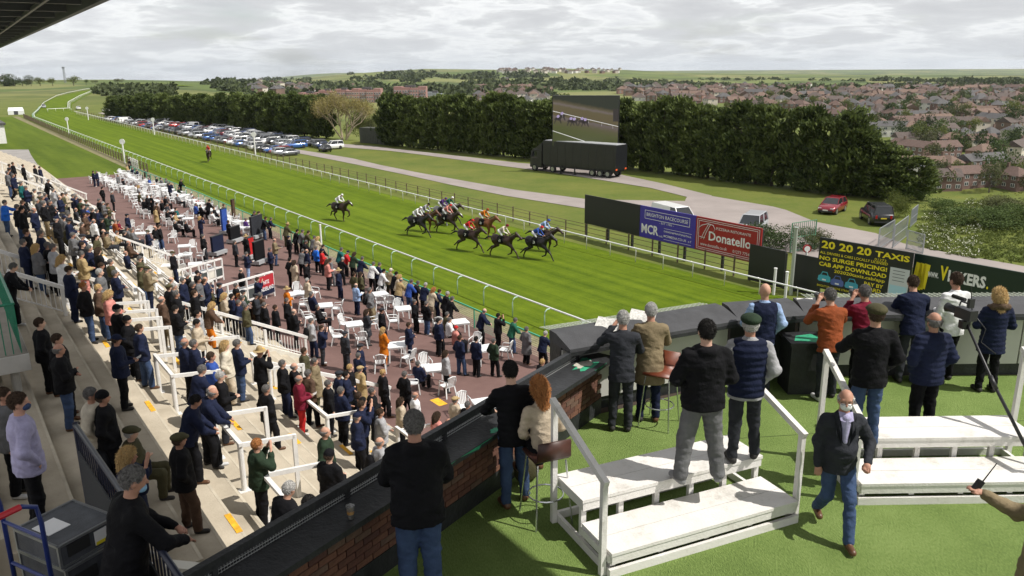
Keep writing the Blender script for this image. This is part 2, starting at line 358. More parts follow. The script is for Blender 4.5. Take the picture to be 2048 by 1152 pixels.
def crush(c, s0, s1, frames=(), h=1.05):
    """crush barrier: rail along the step on posts with base plates, side frames stepping down"""
    e = empty('crush_barrier', cs(c, (s0+s1)/2, 1.2+.265*math.ceil((12-c)/.5)), TANG-math.pi/2); L = s1-s0
    for y in (-L/2+.06, L/2-.06):
        mb = MB(); mb.smooth = False; mb.tube([(0, y, 0), (0, y, h)], .06, 12); p = mb.build('post', white(), e)
        mb = MB(); mb.box((0, y, .012), (.24, .2, .02)); mb.build('base_plate', white(), p)
    mb = MB(); mb.box((0, 0, h+.035), (.09, L+.06, .07)); mb.build('rail', white(), e)
    for y in frames:
        n = 1.15; zd = -.265*math.ceil(n/.5)
        mb = MB(); mb.beam((.045, y, h), (n, y, h-.12), .07, .09); mb.beam((n, y, h-.08), (n, y, zd), .09, .07, up=(0, 1, 0)); mb.build('side_frame', white(), e)
    reg(e, 'white steel crush barrier on the concrete terrace steps', 'barrier', 'crush barriers on the terrace')
    return e
for a in [(4.25, 15.5, 17.4, (-.9, .9)), (4.1, 20.4, 22.3, (-.9, .9)), (7.8, 19.6, 21.8, (-1,)), (4.0, 25.0, 26.4, (-.6, .6)), (4.1, 27.2, 28.6, (-.6, .6)), (7.8, 14.4, 16.4, (.9,)), (10.3, 18.2, 20.4, (.9,)), (7.8, 24.2, 26.0, (-.8,)), (4.2, 12.9, 14.1, (.5,)), (6.3, 26.0, 27.4, (-.6,)), (8.0, 36, 38.5, (1.1,)), (6, 33.2, 34.2, ())]: crush(*a)
def slope_rail(c0, c1, s, place, wall=True, cap=None, step=.13, h=1.0):
    """railing down the slope with top beam, posts, balusters and a white stringer wall"""
    f = lambda c: 1.2+.53*(12-c)+.14 if c < 12 else 1.23
    o = cs((c0+c1)/2, s, 0); e = empty('stair_railing', (*o[:2], f((c0+c1)/2)), TANG-math.pi/2); zb = f((c0+c1)/2); cm = (c0+c1)/2
    P = lambda c, dz: (c-cm, 0, f(c)+dz-zb)
    mb = MB(); mb.beam(P(c0, h), P(c1, h), .13, .12); mb.build('top_rail', white(), e)
    mb = MB(); mb.beam(P(c0, .16), P(c1, .16), .045, .04); mb.build('bottom_rail', white(), e)
    n = max(2, int((c1-c0)/1.6)+1)
    for i in range(n):
        c = c0+.1+(c1-c0-.2)*i/(n-1); mb = MB(); mb.beam(P(c, -.3), P(c, h-.05), .1, .1, up=(0, 1, 0)); mb.build('post', white(), e)
    for i in range(1, int((c1-c0)/step)):
        c = c0+i*step; mb = MB(); mb.beam(P(c, .17), P(c, h-.06), .022, .022, up=(0, 1, 0)); mb.build('baluster', white(), e)
    if wall:
        mb = MB(); mb.loft([[(c0-cm, -.28, f(c0)-.75-zb), (c0-cm, -.06, f(c0)-.75-zb), (c0-cm, -.06, f(c0)+.08-zb), (c0-cm, -.28, f(c0)+.08-zb)], [(c1-cm, -.28, f(c1)-.75-zb), (c1-cm, -.06, f(c1)-.75-zb), (c1-cm, -.06, f(c1)+.08-zb), (c1-cm, -.28, f(c1)+.08-zb)]])
        mb.build('stringer_wall', mat('off_white_render', (.58, .56, .50), .8, .12, 2.), e)
    reg(e, place, 'railing', 'stair railings on the terrace')
slope_rail(7.0, 12.6, 33.4, 'long white stair railing in the middle of the terrace above the chairs')
slope_rail(1.2, 4.5, 32.6, 'white stair railing high on the left of the terrace beside the green balcony')
slope_rail(1.4, 2.9, 28.9, 'short white stair railing nearest the green balcony', wall=False)
slope_rail(5.7, 12.1, 53.5, 'white stair railing below the left bench rows')
slope_rail(8.4, 12.9, 25.9, 'low white railing ending on the apron in front of the near crowd', wall=False, h=.95)
slope_rail(3, 12, 74.0, 'far white stair railing beside the lone man at the rail')
slope_rail(2, 12, 88.0, 'farthest white stair railing at the left edge of the terrace')
# bench rows
def bench(c, s, L=2.6):
    k = math.ceil((12-c)/.5); e = empty('bench', cs(c, s, 1.2+.265*k), TANG-math.pi/2)
    mb = MB(); mb.box((0, 0, .42), (.34, L, .04)); mb.build('seat', white(), e)
    for z in (.60, .74): mb = MB(); mb.box((-.2, 0, z), (.035, L, .09)); mb.build('back_slat', white(), e)
    for y in (-L/2+.15, L/2-.15):
        mb = MB(); mb.box((-.02, y, .2), (.28, .05, .4)); mb.box((-.18, y, .55), (.04, .05, .5)); mb.build('leg', white(), e)
    reg(e, 'white slatted bench on the left end of the terrace', 'bench', 'benches on the terrace')
for s in (37.2, 40.3, 43.4, 47.0, 50.2, 57.5, 61):
    for c in (9.3, 7.8, 6.3, 4.8): bench(c, s)
for s in (78, 82, 92, 96, 100):
    for c in (10.8, 9.3, 7.8): bench(c, s, 3.4)
# near end wall of the terrace and the concourse behind it
mb = MB(); 
mb.loft([[cs(-4, S0, 0), cs(-4, S0-.28, 0), cs(-4, S0-.28, 7.9), cs(-4, S0, 7.9)], [cs(-.4, S0, 0), cs(-.4, S0-.28, 0), cs(-.4, S0-.28, 7.9), cs(-.4, S0, 7.9)]])
mb.loft([[cs(1.9, S0, 0), cs(1.9, S0-.28, 0), cs(1.9, S0-.28, 6.75), cs(1.9, S0, 6.75)], [cs(12, S0, 0), cs(12, S0-.28, 0), cs(12, S0-.28, 1.4), cs(12, S0, 1.4)]])
mb.build('end_wall', mat('off_white_render', (.58, .56, .50)), label='low white rendered wall closing the near end of the terrace', cat='wall')
# balcony with green railing at the left edge
bz = 8.2; b0 = np.array(un(57, 705, bz)); e = empty('green_balcony', b0, TANG-math.pi/2)
mb = MB(); mb.box((-2.2, 4.0, -.18), (4.4, 8.2, .36)); mb.build('slab', mat('slab_render', (.5, .49, .46), .8, .1, 2), e)
mb = MB(); mb.box((-2.2, 4.0, .006), (4.38, 8.1, .01)); mb.build('floor_sheet', mat('grey_concrete', (.24, .215, .18)), e)
M_grn = mat('green_paint', (.02, .19, .11), .45, .1, 5)
mb = MB(); mb.tube([(-.12, .0, 1.1), (-.12, 8, 1.1)], .03); mb.tube([(-.12, 0, 1.1), (-4.3, 0, 1.1)], .03); mb.build('handrail', M_grn, e)
for i in range(56): mb = MB(); mb.beam((-.12, .02+i*.145, .02), (-.12, .02+i*.145, 1.08), .02, .02, up=(1, 0, 0)); mb.build('baluster', M_grn, e)
for i in range(1, 28): mb = MB(); mb.beam((-.12-i*.145, 0, .02), (-.12-i*.145, 0, 1.08), .02, .02, up=(1, 0, 0)); mb.build('baluster', M_grn, e)
for y in (.3, 7.6): mb = MB(); mb.tube([(-.3, y, -.3), (-.3, y, -2.4)], .09, 12); mb.build('column', mat('slab_render', (1, 1, 1)), e)
e['label'] = 'small balcony with green railing and white slab edge at the left'; e['category'] = 'balcony'

# ------------------------------------------------------------------ stand: roof over the terrace (top left)
RZ = 17.0
_q = [(-105, 166), (-68.8, 112.8), (-18, 37.8), (-9.0, 26.0), (4.3, 8.0), (10.6, -.8), (3.2, -6.0), (-25.6, 33), (-76.4, 107.6), (-112, 160)]  # unseen near end shaped for the shade below; back cut short for skylight
M_roof = mat('dark_roof_lining', (.035, .045, .05), .7, .3, .8)
e = empty('stand_roof', (0, 0, RZ)); mb = MB(); mb.prism(_q, .62, .95); mb.build('roof_sheet', M_roof, e)
mb = MB(); mb.beam((*_q[1], .3), (*_q[2], .3), .3, .62); mb.beam((*_q[0], .3), (*_q[1], .3), .3, .62); mb.beam((*_q[2], .3), (*_q[3], .3), .3, .62); mb.build('fascia', mat('fascia_slate', (.06, .075, .085), .6), e)
_d = np.array(_q[2])-np.array(_q[1]); _d = _d/np.linalg.norm(_d); _nb = np.array([-_d[1], _d[0]])*-1
if _nb[0] > 0: _nb = -_nb
for i in range(13):
    p = np.array(_q[2])-_d*(i*6.0-2); mb = MB(); mb.beam((*(p+_nb*.5), .34), (*(p+_nb*8.3), .34), .3, .6); mb.build('rafter', mat('rafter_steel', (.05, .06, .065), .5), e)
for j in range(7):
    a = np.array(_q[2])+_nb*(1.0+j*1.15)+_d*4; b = a-_d*95; mb = MB(); mb.beam((*a, .1 if j % 2 else .5), (*b, .1 if j % 2 else .5), .14, .18); mb.build('purlin', mat('rafter_steel', (1, 1, 1)), e)
e['label'] = 'dark steel framed roof of the stand overhanging the upper left corner'; e['category'] = 'roof'

# ------------------------------------------------------------------ viewing deck
DZ = 9.1
M_turf = bpy.data.materials.new('artificial_turf'); M_turf.use_nodes = True; _t = M_turf.node_tree; _b = _t.nodes['Principled BSDF']; _b.inputs['Roughness'].default_value = .85; _b.inputs['Specular IOR Level'].default_value = .25
_tc = _t.nodes.new('ShaderNodeTexCoord')
def _nz(scale, det, rough=.6):
    n = _t.nodes.new('ShaderNodeTexNoise'); n.inputs['Scale'].default_value = scale; n.inputs['Detail'].default_value = det; n.inputs['Roughness'].default_value = rough; _t.links.new(_tc.outputs['Object'], n.inputs['Vector']); return n.outputs[0]
_mp = _t.nodes.new('ShaderNodeMapping'); _mp.inputs['Rotation'].default_value = (0, 0, .75); _mp.inputs['Scale'].default_value = (1, .32, 1); _t.links.new(_tc.outputs['Object'], _mp.inputs[0])
_fn = _t.nodes.new('ShaderNodeTexNoise'); _fn.inputs['Scale'].default_value = 70; _fn.inputs['Detail'].default_value = 4; _fn.inputs['Roughness'].default_value = .7; _t.links.new(_mp.outputs[0], _fn.inputs['Vector']); _f = _fn.outputs[0]; _g = _nz(1.1, 6, .65)
_m = _t.nodes.new('ShaderNodeMath'); _m.operation = 'MULTIPLY_ADD'; _t.links.new(_g, _m.inputs[0]); _m.inputs[1].default_value = .6; _t.links.new(_f, _m.inputs[2])
_t.links.new(ramp(_t, _m.outputs[0], [(.55, (.09, .145, .032)), (.8, (.155, .23, .056)), (1., (.22, .30, .09))]), _b.inputs['Base Color'])
_bp = _t.nodes.new('ShaderNodeBump'); _bp.inputs['Strength'].default_value = 1.; _bp.inputs['Distance'].default_value = .03; _t.links.new(_f, _bp.inputs['Height']); _t.links.new(_bp.outputs[0], _b.inputs['Normal'])
WD = np.array([.56, .83]); WD = WD/np.linalg.norm(WD); WN = np.array([WD[1], -WD[0]])          # left wall direction, normal to the deck side
WL = lambda u, v=0.: np.array([1.25, 10.78])-u*WD+v*WN
NE_ = [np.array(p) for p in [(.8, 10.45), (3.5, 11.72), (4.6, 11.95), (13, 11.95)]]         # near edge of the front coping
deckpoly = [WL(0), *[p+np.array([-.0, .25]) for p in NE_[1:]], np.array((13, -4)), WL(17)]
mb = MB(); mb.prism([tuple(p) for p in deckpoly], DZ-.5, DZ); mb.build('deck_floor', M_turf, kind='structure')
M_blk = mat('black_bitumen_paint', (.018, .019, .021), .55, .35, 6., .4, 25)
M_under = mat('stand_wall_brown', (.12, .09, .07), .9, .2, 1.)
mb = MB(); mb.prism([tuple(p) for p in [WL(.1, -.26), WL(17, -.26), WL(17, -.02), WL(.1, -.02)]], 0, DZ-.001); mb.prism([tuple(p) for p in [WL(0, -.2), NE_[1]+[0, .3], NE_[1]+[0, .5], WL(0, -.2)+[0, .3]]], 0, DZ-.002)
mb.prism([(3.5, 12.0), (13, 12.2), (13, 12.4), (3.5, 12.4)], 0, DZ-.003); mb.build('deck_support_wall', M_under, kind='structure')
for a_, b_ in (((2.6, 9.9), (11, 10.9)), ((.2, 6.2), (9, 6.4))):
    mb = MB(); mb.beam((*a_, DZ+.002), (*b_, DZ+.002), .006, .004); mb.build('turf_seam', mat('seam_dark_green', (.05, .075, .022), .95), kind='structure')  # thin dark green line along each joint of the turf sheets
# left parapet: brick wall with black plinth, shelf, upstand, tube rail and wire mesh
e = empty('brick_parapet', (*WL(4), DZ)); WR = math.atan2(WD[1], WD[0]); e.rotation_euler = (0, 0, WR)       # local x along the wall, -y to the deck
def wl(u, v, z): return (4-u, -v, z)
mb = MB(); mb.bb(wl(-.05, -.23, 0), wl(13, -.012, .84)); mb.build('wall_core', mat('mortar', (.26, .22, .17), .95, .2, 20), e)
mb = MB(); mb.bb(wl(-.06, -.24, 0), wl(13, .012, .24)); mb.build('plinth', M_blk, e)
br = []
for cidx, colr in enumerate([(.10, .042, .027), (.135, .06, .036), (.078, .033, .024), (.115, .068, .046)]):
    m_ = mat('brick_%d' % cidx, colr, .9, .25, 14, .4, 60); b_ = MB(); b_.box((0, 0, 0), (.213, .03, .064)); br.append(b_.mesh('brick', m_))
nb = 0
for r in range(8):
    for q in range(36):
        u = q*.2275+(.114 if r % 2 else 0)+.06
        if nb < 290: link('brick', br[random.choice([0, 0, 1, 2, 3, 1])], e, loc=wl(u, .0+random.uniform(-.002, .002), .285+r*.0735)); nb += 1
mb = MB(); mb.bb(wl(-.12, -.27, .84), wl(13, .20, .90)); sh = mb.build('shelf', M_blk, e)
M_peel = mat('green_peeling_paint', (.03, .30, .16), .6, .25, 20); M_bare = mat('bare_shelf_patch', (.42, .40, .34), .9, .2, 30)
def blot(u, v, ru, rv, z, m, seed):
    r_ = random.Random(seed); b_ = MB(); n = 18; ph = [r_.uniform(.55, 1.15) for _ in range(n)]
    b_.add([wl(u, v, z)]+[wl(u+ru*ph[i]*math.cos(6.283*i/n), v+rv*ph[i]*math.sin(6.283*i/n), z) for i in range(n)], [(0, 1+(i+1) % n, 1+i) for i in range(n)]); b_.build('paint_patch', m, sh)
blot(.42, .0, .26, .16, .903, M_peel, 1); blot(.40, -.03, .18, .11, .9065, M_bare, 2); blot(.25, -.1, .1, .08, .903, M_peel, 3); blot(2.5, .1, .12, .07, .903, M_peel, 4); blot(2.8, .13, .1, .05, .903, M_peel, 5)
for u, hgt, sd in ((.35, .13, 6), (3.1, .1, 7), (3.35, .08, 8), (3.8, .07, 9)):
    b_ = MB(); r_ = random.Random(sd); b_.add([wl(u+r_.uniform(-.2, .2), .2035, .89-r_.uniform(0, .05)) for _ in range(2)]+[wl(u-.2, .2035, .895), wl(u+.2, .2035, .895)], [(0, 1, 3, 2)]); b_.build('paint_patch', M_peel, sh)
mb = MB(); mb.bb(wl(-.12, -.30, .90), wl(13, -.24, .925)); mb.build('upstand', M_blk, e)
mb = MB(); mb.beam(wl(.0, -.21, 1.03), wl(13, -.21, 1.03), .07, .085); mb.build('top_rail', M_blk, e)
for u in np.arange(.3, 13, 1.5): mb = MB(); mb.beam(wl(u, -.21, .9), wl(u, -.21, 1.01), .05, .05, up=(0, 1, 0)); mb.build('rail_post', M_blk, e)
mb = MB(); M_wire = mat('galvanised_wire', (.45, .46, .45), .45, metal=.6)
for u in np.arange(.02, 8.5, .03): mb.beam(wl(u, -.21, .9), wl(u, -.21, 1.0), .004, .004, up=(0, 1, 0))
for z in np.arange(.91, 1.0, .03): mb.beam(wl(0, -.21, z), wl(8.5, -.21, z), .005, .005)
mb.build('wire_mesh', M_wire, e, kind='stuff')
e['label'] = 'brick parapet with black shelf and peeling green paint on the left of the deck'; e['category'] = 'wall'
# front parapet: panels under a sloping dark coping
M_cop = mat('dark_felt_coping', (.045, .046, .05), .75, .25, 3., .3, 50); M_pan = mat('pale_panel', (.50, .49, .46), .5, .06, 1.5)
e = empty('front_parapet', (NE_[0][0], NE_[0][1], DZ)); o3 = np.array([NE_[0][0], NE_[0][1]])
for i in range(3):
    a, b = NE_[i]-o3, NE_[i+1]-o3; d = (b-a)/np.linalg.norm(b-a); nr = np.array([-d[1], d[0]]); L = np.linalg.norm(b-a)
    mb = MB(); sec = [(0, 1.06), (0, 1.12), (.42, 1.23), (.62, 1.23), (.62, 1.06)]
    mb.loft([[(*(a+nr*v), z) for v, z in sec], [(*(b+nr*v+d*.02), z) for v, z in sec]]); cp = mb.build('coping', M_cop, e)
    mb = MB(); mb.loft([[(*(a+nr*v), z) for v, z in [(-.012, 1.02), (-.012, 1.075), (.05, 1.075), (.05, 1.02)]], [(*(b+nr*v), z) for v, z in [(-.012, 1.02), (-.012, 1.075), (.05, 1.075), (.05, 1.02)]]]); mb.build('edge_batten', M_blk, e)
    mb = MB(); mb.loft([[(*(a+nr*v), z) for v, z in [(.27, 0), (.60, 0), (.60, 1.06), (.27, 1.06)]], [(*(b+nr*v), z) for v, z in [(.27, 0), (.60, 0), (.60, 1.06), (.27, 1.06)]]]); mb.build('core', M_blk, e)
    n = max(1, int(round(L/1.22)))
    for j in range(n):
        if i == 1: continue
        p, q = a+d*(L*j/n+.012), a+d*(L*(j+1)/n-.012)
        mb = MB(); mb.loft([[(*(p+nr*v), z) for v, z in [(.24, .2), (.272, .2), (.272, 1.03), (.24, 1.03)]], [(*(q+nr*v), z) for v, z in [(.24, .2), (.272, .2), (.272, 1.03), (.24, 1.03)]]]); mb.build('panel', M_pan, e)

e['label'] = 'front parapet of the deck with pale panels under a sloping dark coping'; e['category'] = 'wall'
# debris net beyond the coping
def net(P, Q, w_, drop, name, label):
    P, Q = np.array(P), np.array(Q); L = np.linalg.norm(Q-P); d = (Q-P)/L; nr = np.array([-d[1], d[0], 0]); mb = MB()
    for u in np.arange(0, L, .09): a = P+d*u; mb.beam(a, a+nr*w_+[0, 0, drop], .008, .008)
    for v in np.arange(0, w_+.01, .09): mb.beam(P+nr*v+[0, 0, drop*v/w_], Q+nr*v+[0, 0, drop*v/w_], .008, .008)
    mb.build(name, mat('pale_net', (.42, .46, .38), .7), label=label, cat='net')
net((.65, 11.2, 10.24), (3.4, 12.45, 10.24), .55, -.1, 'safety_net', 'pale square mesh net stretched outside the front parapet above the track')
net((4.9, 12.7, 10.28), (9, 12.7, 10.28), .35, -.02, 'safety_net', 'pale mesh net outside the parapet below the black and yellow sign')
# plinth box with green peeling paint (right of the vest man)
e = empty('black_box', (4.35, 11.55, DZ)); mb = MB(); mb.box((.2, .15, .4), (.62, .5, .8)); mb.build('box', M_blk, e); mb = MB(); mb.box((.2, .15, .82), (.68, .56, .05)); mb.build('lid', M_blk, e)
mb = MB(); mb.add([(-.05, -.02, .848), (.3, -.1, .848), (.48, .1, .848), (.3, .3, .848), (.05, .22, .848)], [(0, 1, 2, 3, 4)]); mb.build('paint_patch', M_peel, e); e['label'] = 'black box with peeling green lid in the corner of the front parapet'; e['category'] = 'box'
# white wooden steps
M_ww = mat('white_painted_wood', (.62, .60, .57), .6, .0, 4., .25, 40, col2=(.72, .70, .67), detail=8)
_t = M_ww.node_tree; _n = [n for n in _t.nodes if n.type == 'TEX_NOISE'][0]; _n.inputs['Scale'].default_value = 2.6; _n.inputs['Detail'].default_value = 12; _n.inputs['Roughness'].default_value = .72
_t.links.new(ramp(_t, _n.outputs[0], [(.26, (.30, .285, .26)), (.36, (.52, .50, .46)), (.44, (.64, .62, .585)), (.7, (.70, .685, .66))]), _t.nodes['Principled BSDF'].inputs['Base Color'])
M_dirt = mat('scuffed_white_wood', (.42, .41, .40), .7, .3, 9.)
def steps(o, e1, L, label, rails=(1, 1), inset=.0):
    e = empty('viewing_steps', (*o, DZ), math.atan2(e1[1], e1[0])); D = 1.22
    for k, (y0, y1, z) in enumerate(((0.0, .62, .27), (.60, 1.22, .54))):
        for b_ in range(2):
            ya, yb = y0+.31*b_+.003, y0+.31*(b_+1)-.003
            mb = MB(); mb.bb((0.02, ya, z-.035), (L-.02, yb, z)); mb.build('tread_board', M_ww, e)
        mb = MB(); mb.bb((.03, y0+.012, z-.13), (L-.03, y0+.05, z-.036)); mb.build('riser_board', M_ww, e)
        for i in range(5 if k == 0 else 6):
            x = .06+(L-.12)*i/(4 if k == 0 else 5); mb = MB(); mb.bb((x-.03, y0+.05, .1 if k == 0 else .0), (x+.03, y0+.1, z-.037)); mb.bb((x-.025, y0+.1, z-.13), (x+.025, y1-.02, z-.037)); mb.build('joist', M_ww, e)
    for y in (0.0, .6, 1.18): mb = MB(); mb.bb((.0, y, .0), (L, y+.04, .09)); mb.build('base_rail', M_ww, e)
    for x in (0, L-.04): mb = MB(); mb.bb((x, .041, .0), (x+.04, 1.179, .088)); mb.bb((x, .041, .15), (x+.04, .6, .23)); mb.build('side_rail', M_ww, e)
    for k, x in enumerate((-.07, L)):
        if not rails[k]: continue
        for y, h in ((.06, 1.02), (1.12, 1.42)): mb = MB(); mb.bb((x+.006, y+.006, 0), (x+.064, y+.064, h)); mb.build('post', M_ww, e)
        mb = MB(); mb.beam((x+.035, .05, 1.02), (x+.035, 1.21, 1.45), .06, .065); mb.build('handrail', M_ww, e)
    e['label'] = label; e['category'] = 'steps'; e['group'] = 'wooden viewing steps on the deck'
steps((.95, 6.88), (.913, .408), 2.42, 'white wooden viewing steps with two men standing on them')
steps((3.97, 8.22), (1, .015), 2.42, 'white wooden viewing steps at the right edge behind the walking man')
# ------------------------------------------------------------------ running rails
M_wr = mat('white_plastic_rail', (.70, .70, .69), .35)
def running_rail(name, poly, spacing, side, label, h=1.18, r=.055, lim=400, zf=None, mp=None):
    P = resample(poly, spacing); e = empty(name, (*P[0], 0))
    pts = [(p[0]-P[0][0], p[1]-P[0][1], h) for p in P]
    mb = MB(); mb.smooth = True; mb.tube(pts, [r*(1+max(0, math.hypot(*p)-150)/500) for p in P], 8); mb.build('rail', M_wr, e)
    pm = MB(); pm.smooth = True; s_ = side
    pm.tube([(-.42*s_, 0, 0), (-.42*s_, 0, h-.32), (-.38*s_, 0, h-.15), (-.25*s_, 0, h-.03), (0, 0, h-.03)], .032, 6); pme = pm.mesh('post', mp or M_wr)
    for i in range(min(len(P), lim)):
        d = P[min(i+1, len(P)-1)]-P[max(i-1, 0)]; a = math.atan2(d[1], d[0])-math.pi/2
        sc_ = 1+max(0, math.hypot(*P[i])-150)/400
        link('post', pme, e, loc=(P[i][0]-P[0][0], P[i][1]-P[0][1], 0), rz=a, scale=(sc_, sc_, 1))
    e['label'] = label; e['category'] = 'rail'
C2 = lambda L: [cs(c, s)[:2] for c, s in L]
M_gp = mat('pale_green_post', (.42, .58, .52), .4)
running_rail('running_rail', C2([(26.4, 24), (26.4, 270), (28.5, 292), (33.5, 325), (42, 388), (59.6, 491), (73, 551), (96.6, 643), (131, 716)]), 3.0, 1, 'white running rail on bent posts along the crowd side of the track', lim=110, mp=M_gp)
running_rail('running_rail', C2([(40.7, 11), (40.7, 275), (40.5, 298)]), 2.75, -1, 'white running rail on bent posts along the far side of the track', lim=110)
running_rail('running_rail', C2([(43, 330), (51, 388), (70, 486), (92, 590), (114, 655), (140, 700)]), 6.0, -1, 'distant white running rail round the inside of the far bend', lim=40)
running_rail('running_rail', C2([(35.5, 322), (43, 324)]), 2.5, -1, 'short white rail across the track at the far bend')
running_rail('running_rail', C2([(26.3, 7.5), (26.3, 11.5)]), 2.75, 1, 'short end of white rail by the winning post')
# green crowd rail with mesh panels
def crowd_rail():
    e = empty('crowd_rail', cs(22.3, 20, 0), TANG-math.pi/2); S = np.arange(20, 123.1, 2.4); M_g = mat('crowd_rail_green', (.05, .36, .22), .4); M_ms = mat('mesh_panel_wire', (.55, .58, .40), .5)
    Z = lambda s: apron_z(*cs(22.3, s)[:2])+.03
    mb = MB(); mb.smooth = True; mb.tube([(0, s-20, Z(s)+1.12) for s in S], .045, 8); mb.build('top_rail', M_g, e)
    for i, s in enumerate(S):
        mb = MB(); mb.tube([(0, s-20, Z(s)), (0, s-20, Z(s)+1.1)], .035, 6); mb.build('post', M_g, e)
        if i+1 < len(S):
            L = S[i+1]-s; mb = MB(); dense = s < 60
            for z in np.arange(.08, 1.0, .11): mb.beam((0, s-20+.05, Z(s)+z), (0, s-20+L-.05, Z(S[i+1])+z), .008, .008)
            for y in np.arange(.05, L, .1 if dense else .3): mb.beam((0, s-20+y, Z(s)+.08), (0, s-20+y, Z(s)+.98), .006, .006, up=(1, 0, 0))
            mb.build('mesh_panel', M_ms if i % 5 else M_g, e)
    e['label'] = 'green topped crowd rail with wire mesh panels along the apron'; e['category'] = 'rail'
crowd_rail()
def post_rail(name, poly, spacing, label, h, m, rails, pw=.09, lean=0., cat='fence', rh=.05):
    P = resample(poly, spacing); e = empty(name, (*P[0], 0)); pm = MB(); pm.beam((0, 0, 0), (0, 0, h), pw, pw, up=(0, 1, 0)); pme = pm.mesh('post', m)
    for i, p in enumerate(P): link('post', pme, e, loc=(p[0]-P[0][0], p[1]-P[0][1], 0), rz=random.uniform(0, .2), scale=(1, 1, random.uniform(.92, 1.06)))
    for z in rails:
        mb = MB(); mb.tube([(p[0]-P[0][0], p[1]-P[0][1], z) for p in P], rh/2, 5); mb.build('rail', m, e)
    e['label'] = label; e['category'] = cat
M_fw = mat('weathered_fence_wood', (.12, .09, .055), .9, .3, 6.)
post_rail('paling_fence', C2([(43.6, 24), (43.6, 130)]), 2.6, 'weathered brown post and rail fence between the track and the roads', 1.35, M_fw, (.25, .62, 1.02, 1.28), .1, rh=.045)
post_rail('paling_fence', C2([(43.6, 133), (42.6, 300)]), 4, 'far stretch of brown fence beside the parked cars', 1.3, M_fw, (.6, 1.2), .12, rh=.06)
post_rail('wooden_fence', C2([(24.7, 122), (24.7, 200), (25.5, 290)]), 2.2, 'brown wooden fence between the lawn and the track', 1.25, M_fw, (.45, .85, 1.2), .14, rh=.09)
post_rail('white_gate', C2([(24.5, 127), (24.5, 133)]), 1.2, 'white boarded gate in the wooden fence by the lawn', 1.3, M_wr, (.3, .6, .9, 1.2), .12, cat='gate', rh=.08)
# ------------------------------------------------------------------ vegetation
def leaf_mat(name, a, b_, trans=.25):
    m = bpy.data.materials.new(name); m.use_nodes = True; t = m.node_tree; b = t.nodes['Principled BSDF']; b.inputs['Roughness'].default_value = .75; b.inputs['Specular IOR Level'].default_value = .25
    g = t.nodes.new('ShaderNodeNewGeometry'); oi = t.nodes.new('ShaderNodeObjectInfo'); n = t.nodes.new('ShaderNodeMath'); n.operation = 'MULTIPLY_ADD'
    t.links.new(g.outputs['Random Per Island'], n.inputs[0]); n.inputs[1].default_value = .65; q = t.nodes.new('ShaderNodeMath'); q.operation = 'MULTIPLY'; t.links.new(oi.outputs['Random'], q.inputs[0]); q.inputs[1].default_value = .35
    t.links.new(q.outputs[0], n.inputs[2]); t.links.new(ramp(t, n.outputs[0], [(.1, a), (.9, b_)]), b.inputs['Base Color'])
    tr_ = t.nodes.new('ShaderNodeBsdfTranslucent'); t.links.new(b.inputs['Base Color'].links[0].from_socket, tr_.inputs[0]); mx = t.nodes.new('ShaderNodeMixShader'); mx.inputs[0].default_value = trans
    t.links.new(b.outputs[0], mx.inputs[1]); t.links.new(tr_.outputs[0], mx.inputs[2]); t.links.new(mx.outputs[0], t.nodes['Material Output'].inputs[0]); return m
def cards(P, D, L, W, r_, fold=.25):
    """leaf sprays: a bent two-quad blade at each point P along direction D"""
    n = len(P); D = D/np.linalg.norm(D, axis=1)[:, None]; S = np.cross(D, r_.normal(size=(n, 3))); S /= np.linalg.norm(S, axis=1)[:, None]; U = np.cross(S, D)
    L = np.asarray(L)*r_.uniform(.6, 1.3, n); W = np.asarray(W)*r_.uniform(.6, 1.3, n); L = L[:, None]; W = W[:, None]
    V = np.stack([P-D*L*.5, P+S*W*.5+U*W*fold, P+D*L*.5, P-S*W*.5+U*W*fold], 1).reshape(-1, 3)
    I = np.arange(n)*4; return V, np.stack([I, I+1, I+2, I+3], 1)
def mesh_np(name, V, Fq, mats, mi=None, smooth=False):
    me = bpy.data.meshes.new(name); V = np.ascontiguousarray(V, np.float32); Fq = np.ascontiguousarray(Fq, np.int32); k = Fq.shape[1]
    me.vertices.add(len(V)); me.vertices.foreach_set('co', V.ravel()); me.loops.add(Fq.size); me.loops.foreach_set('vertex_index', Fq.ravel())
    me.polygons.add(len(Fq)); me.polygons.foreach_set('loop_start', np.arange(0, Fq.size, k, dtype=np.int32)); me.polygons.foreach_set('loop_total', np.full(len(Fq), k, np.int32))
    for m in (mats if isinstance(mats, (list, tuple)) else [mats]): me.materials.append(m)
    if mi is not None: me.polygons.foreach_set('material_index', mi)
    if smooth: me.polygons.foreach_set('use_smooth', np.ones(len(Fq), bool))
    me.update(calc_edges=True); return me
def lumps(r_, n, rad, zc, squash): return None
M_con = leaf_mat('cypress_foliage', (.024, .042, .010), (.14, .178, .046), .22)
M_bark = mat('bark', (.07, .055, .04), .9, .3, 8.)
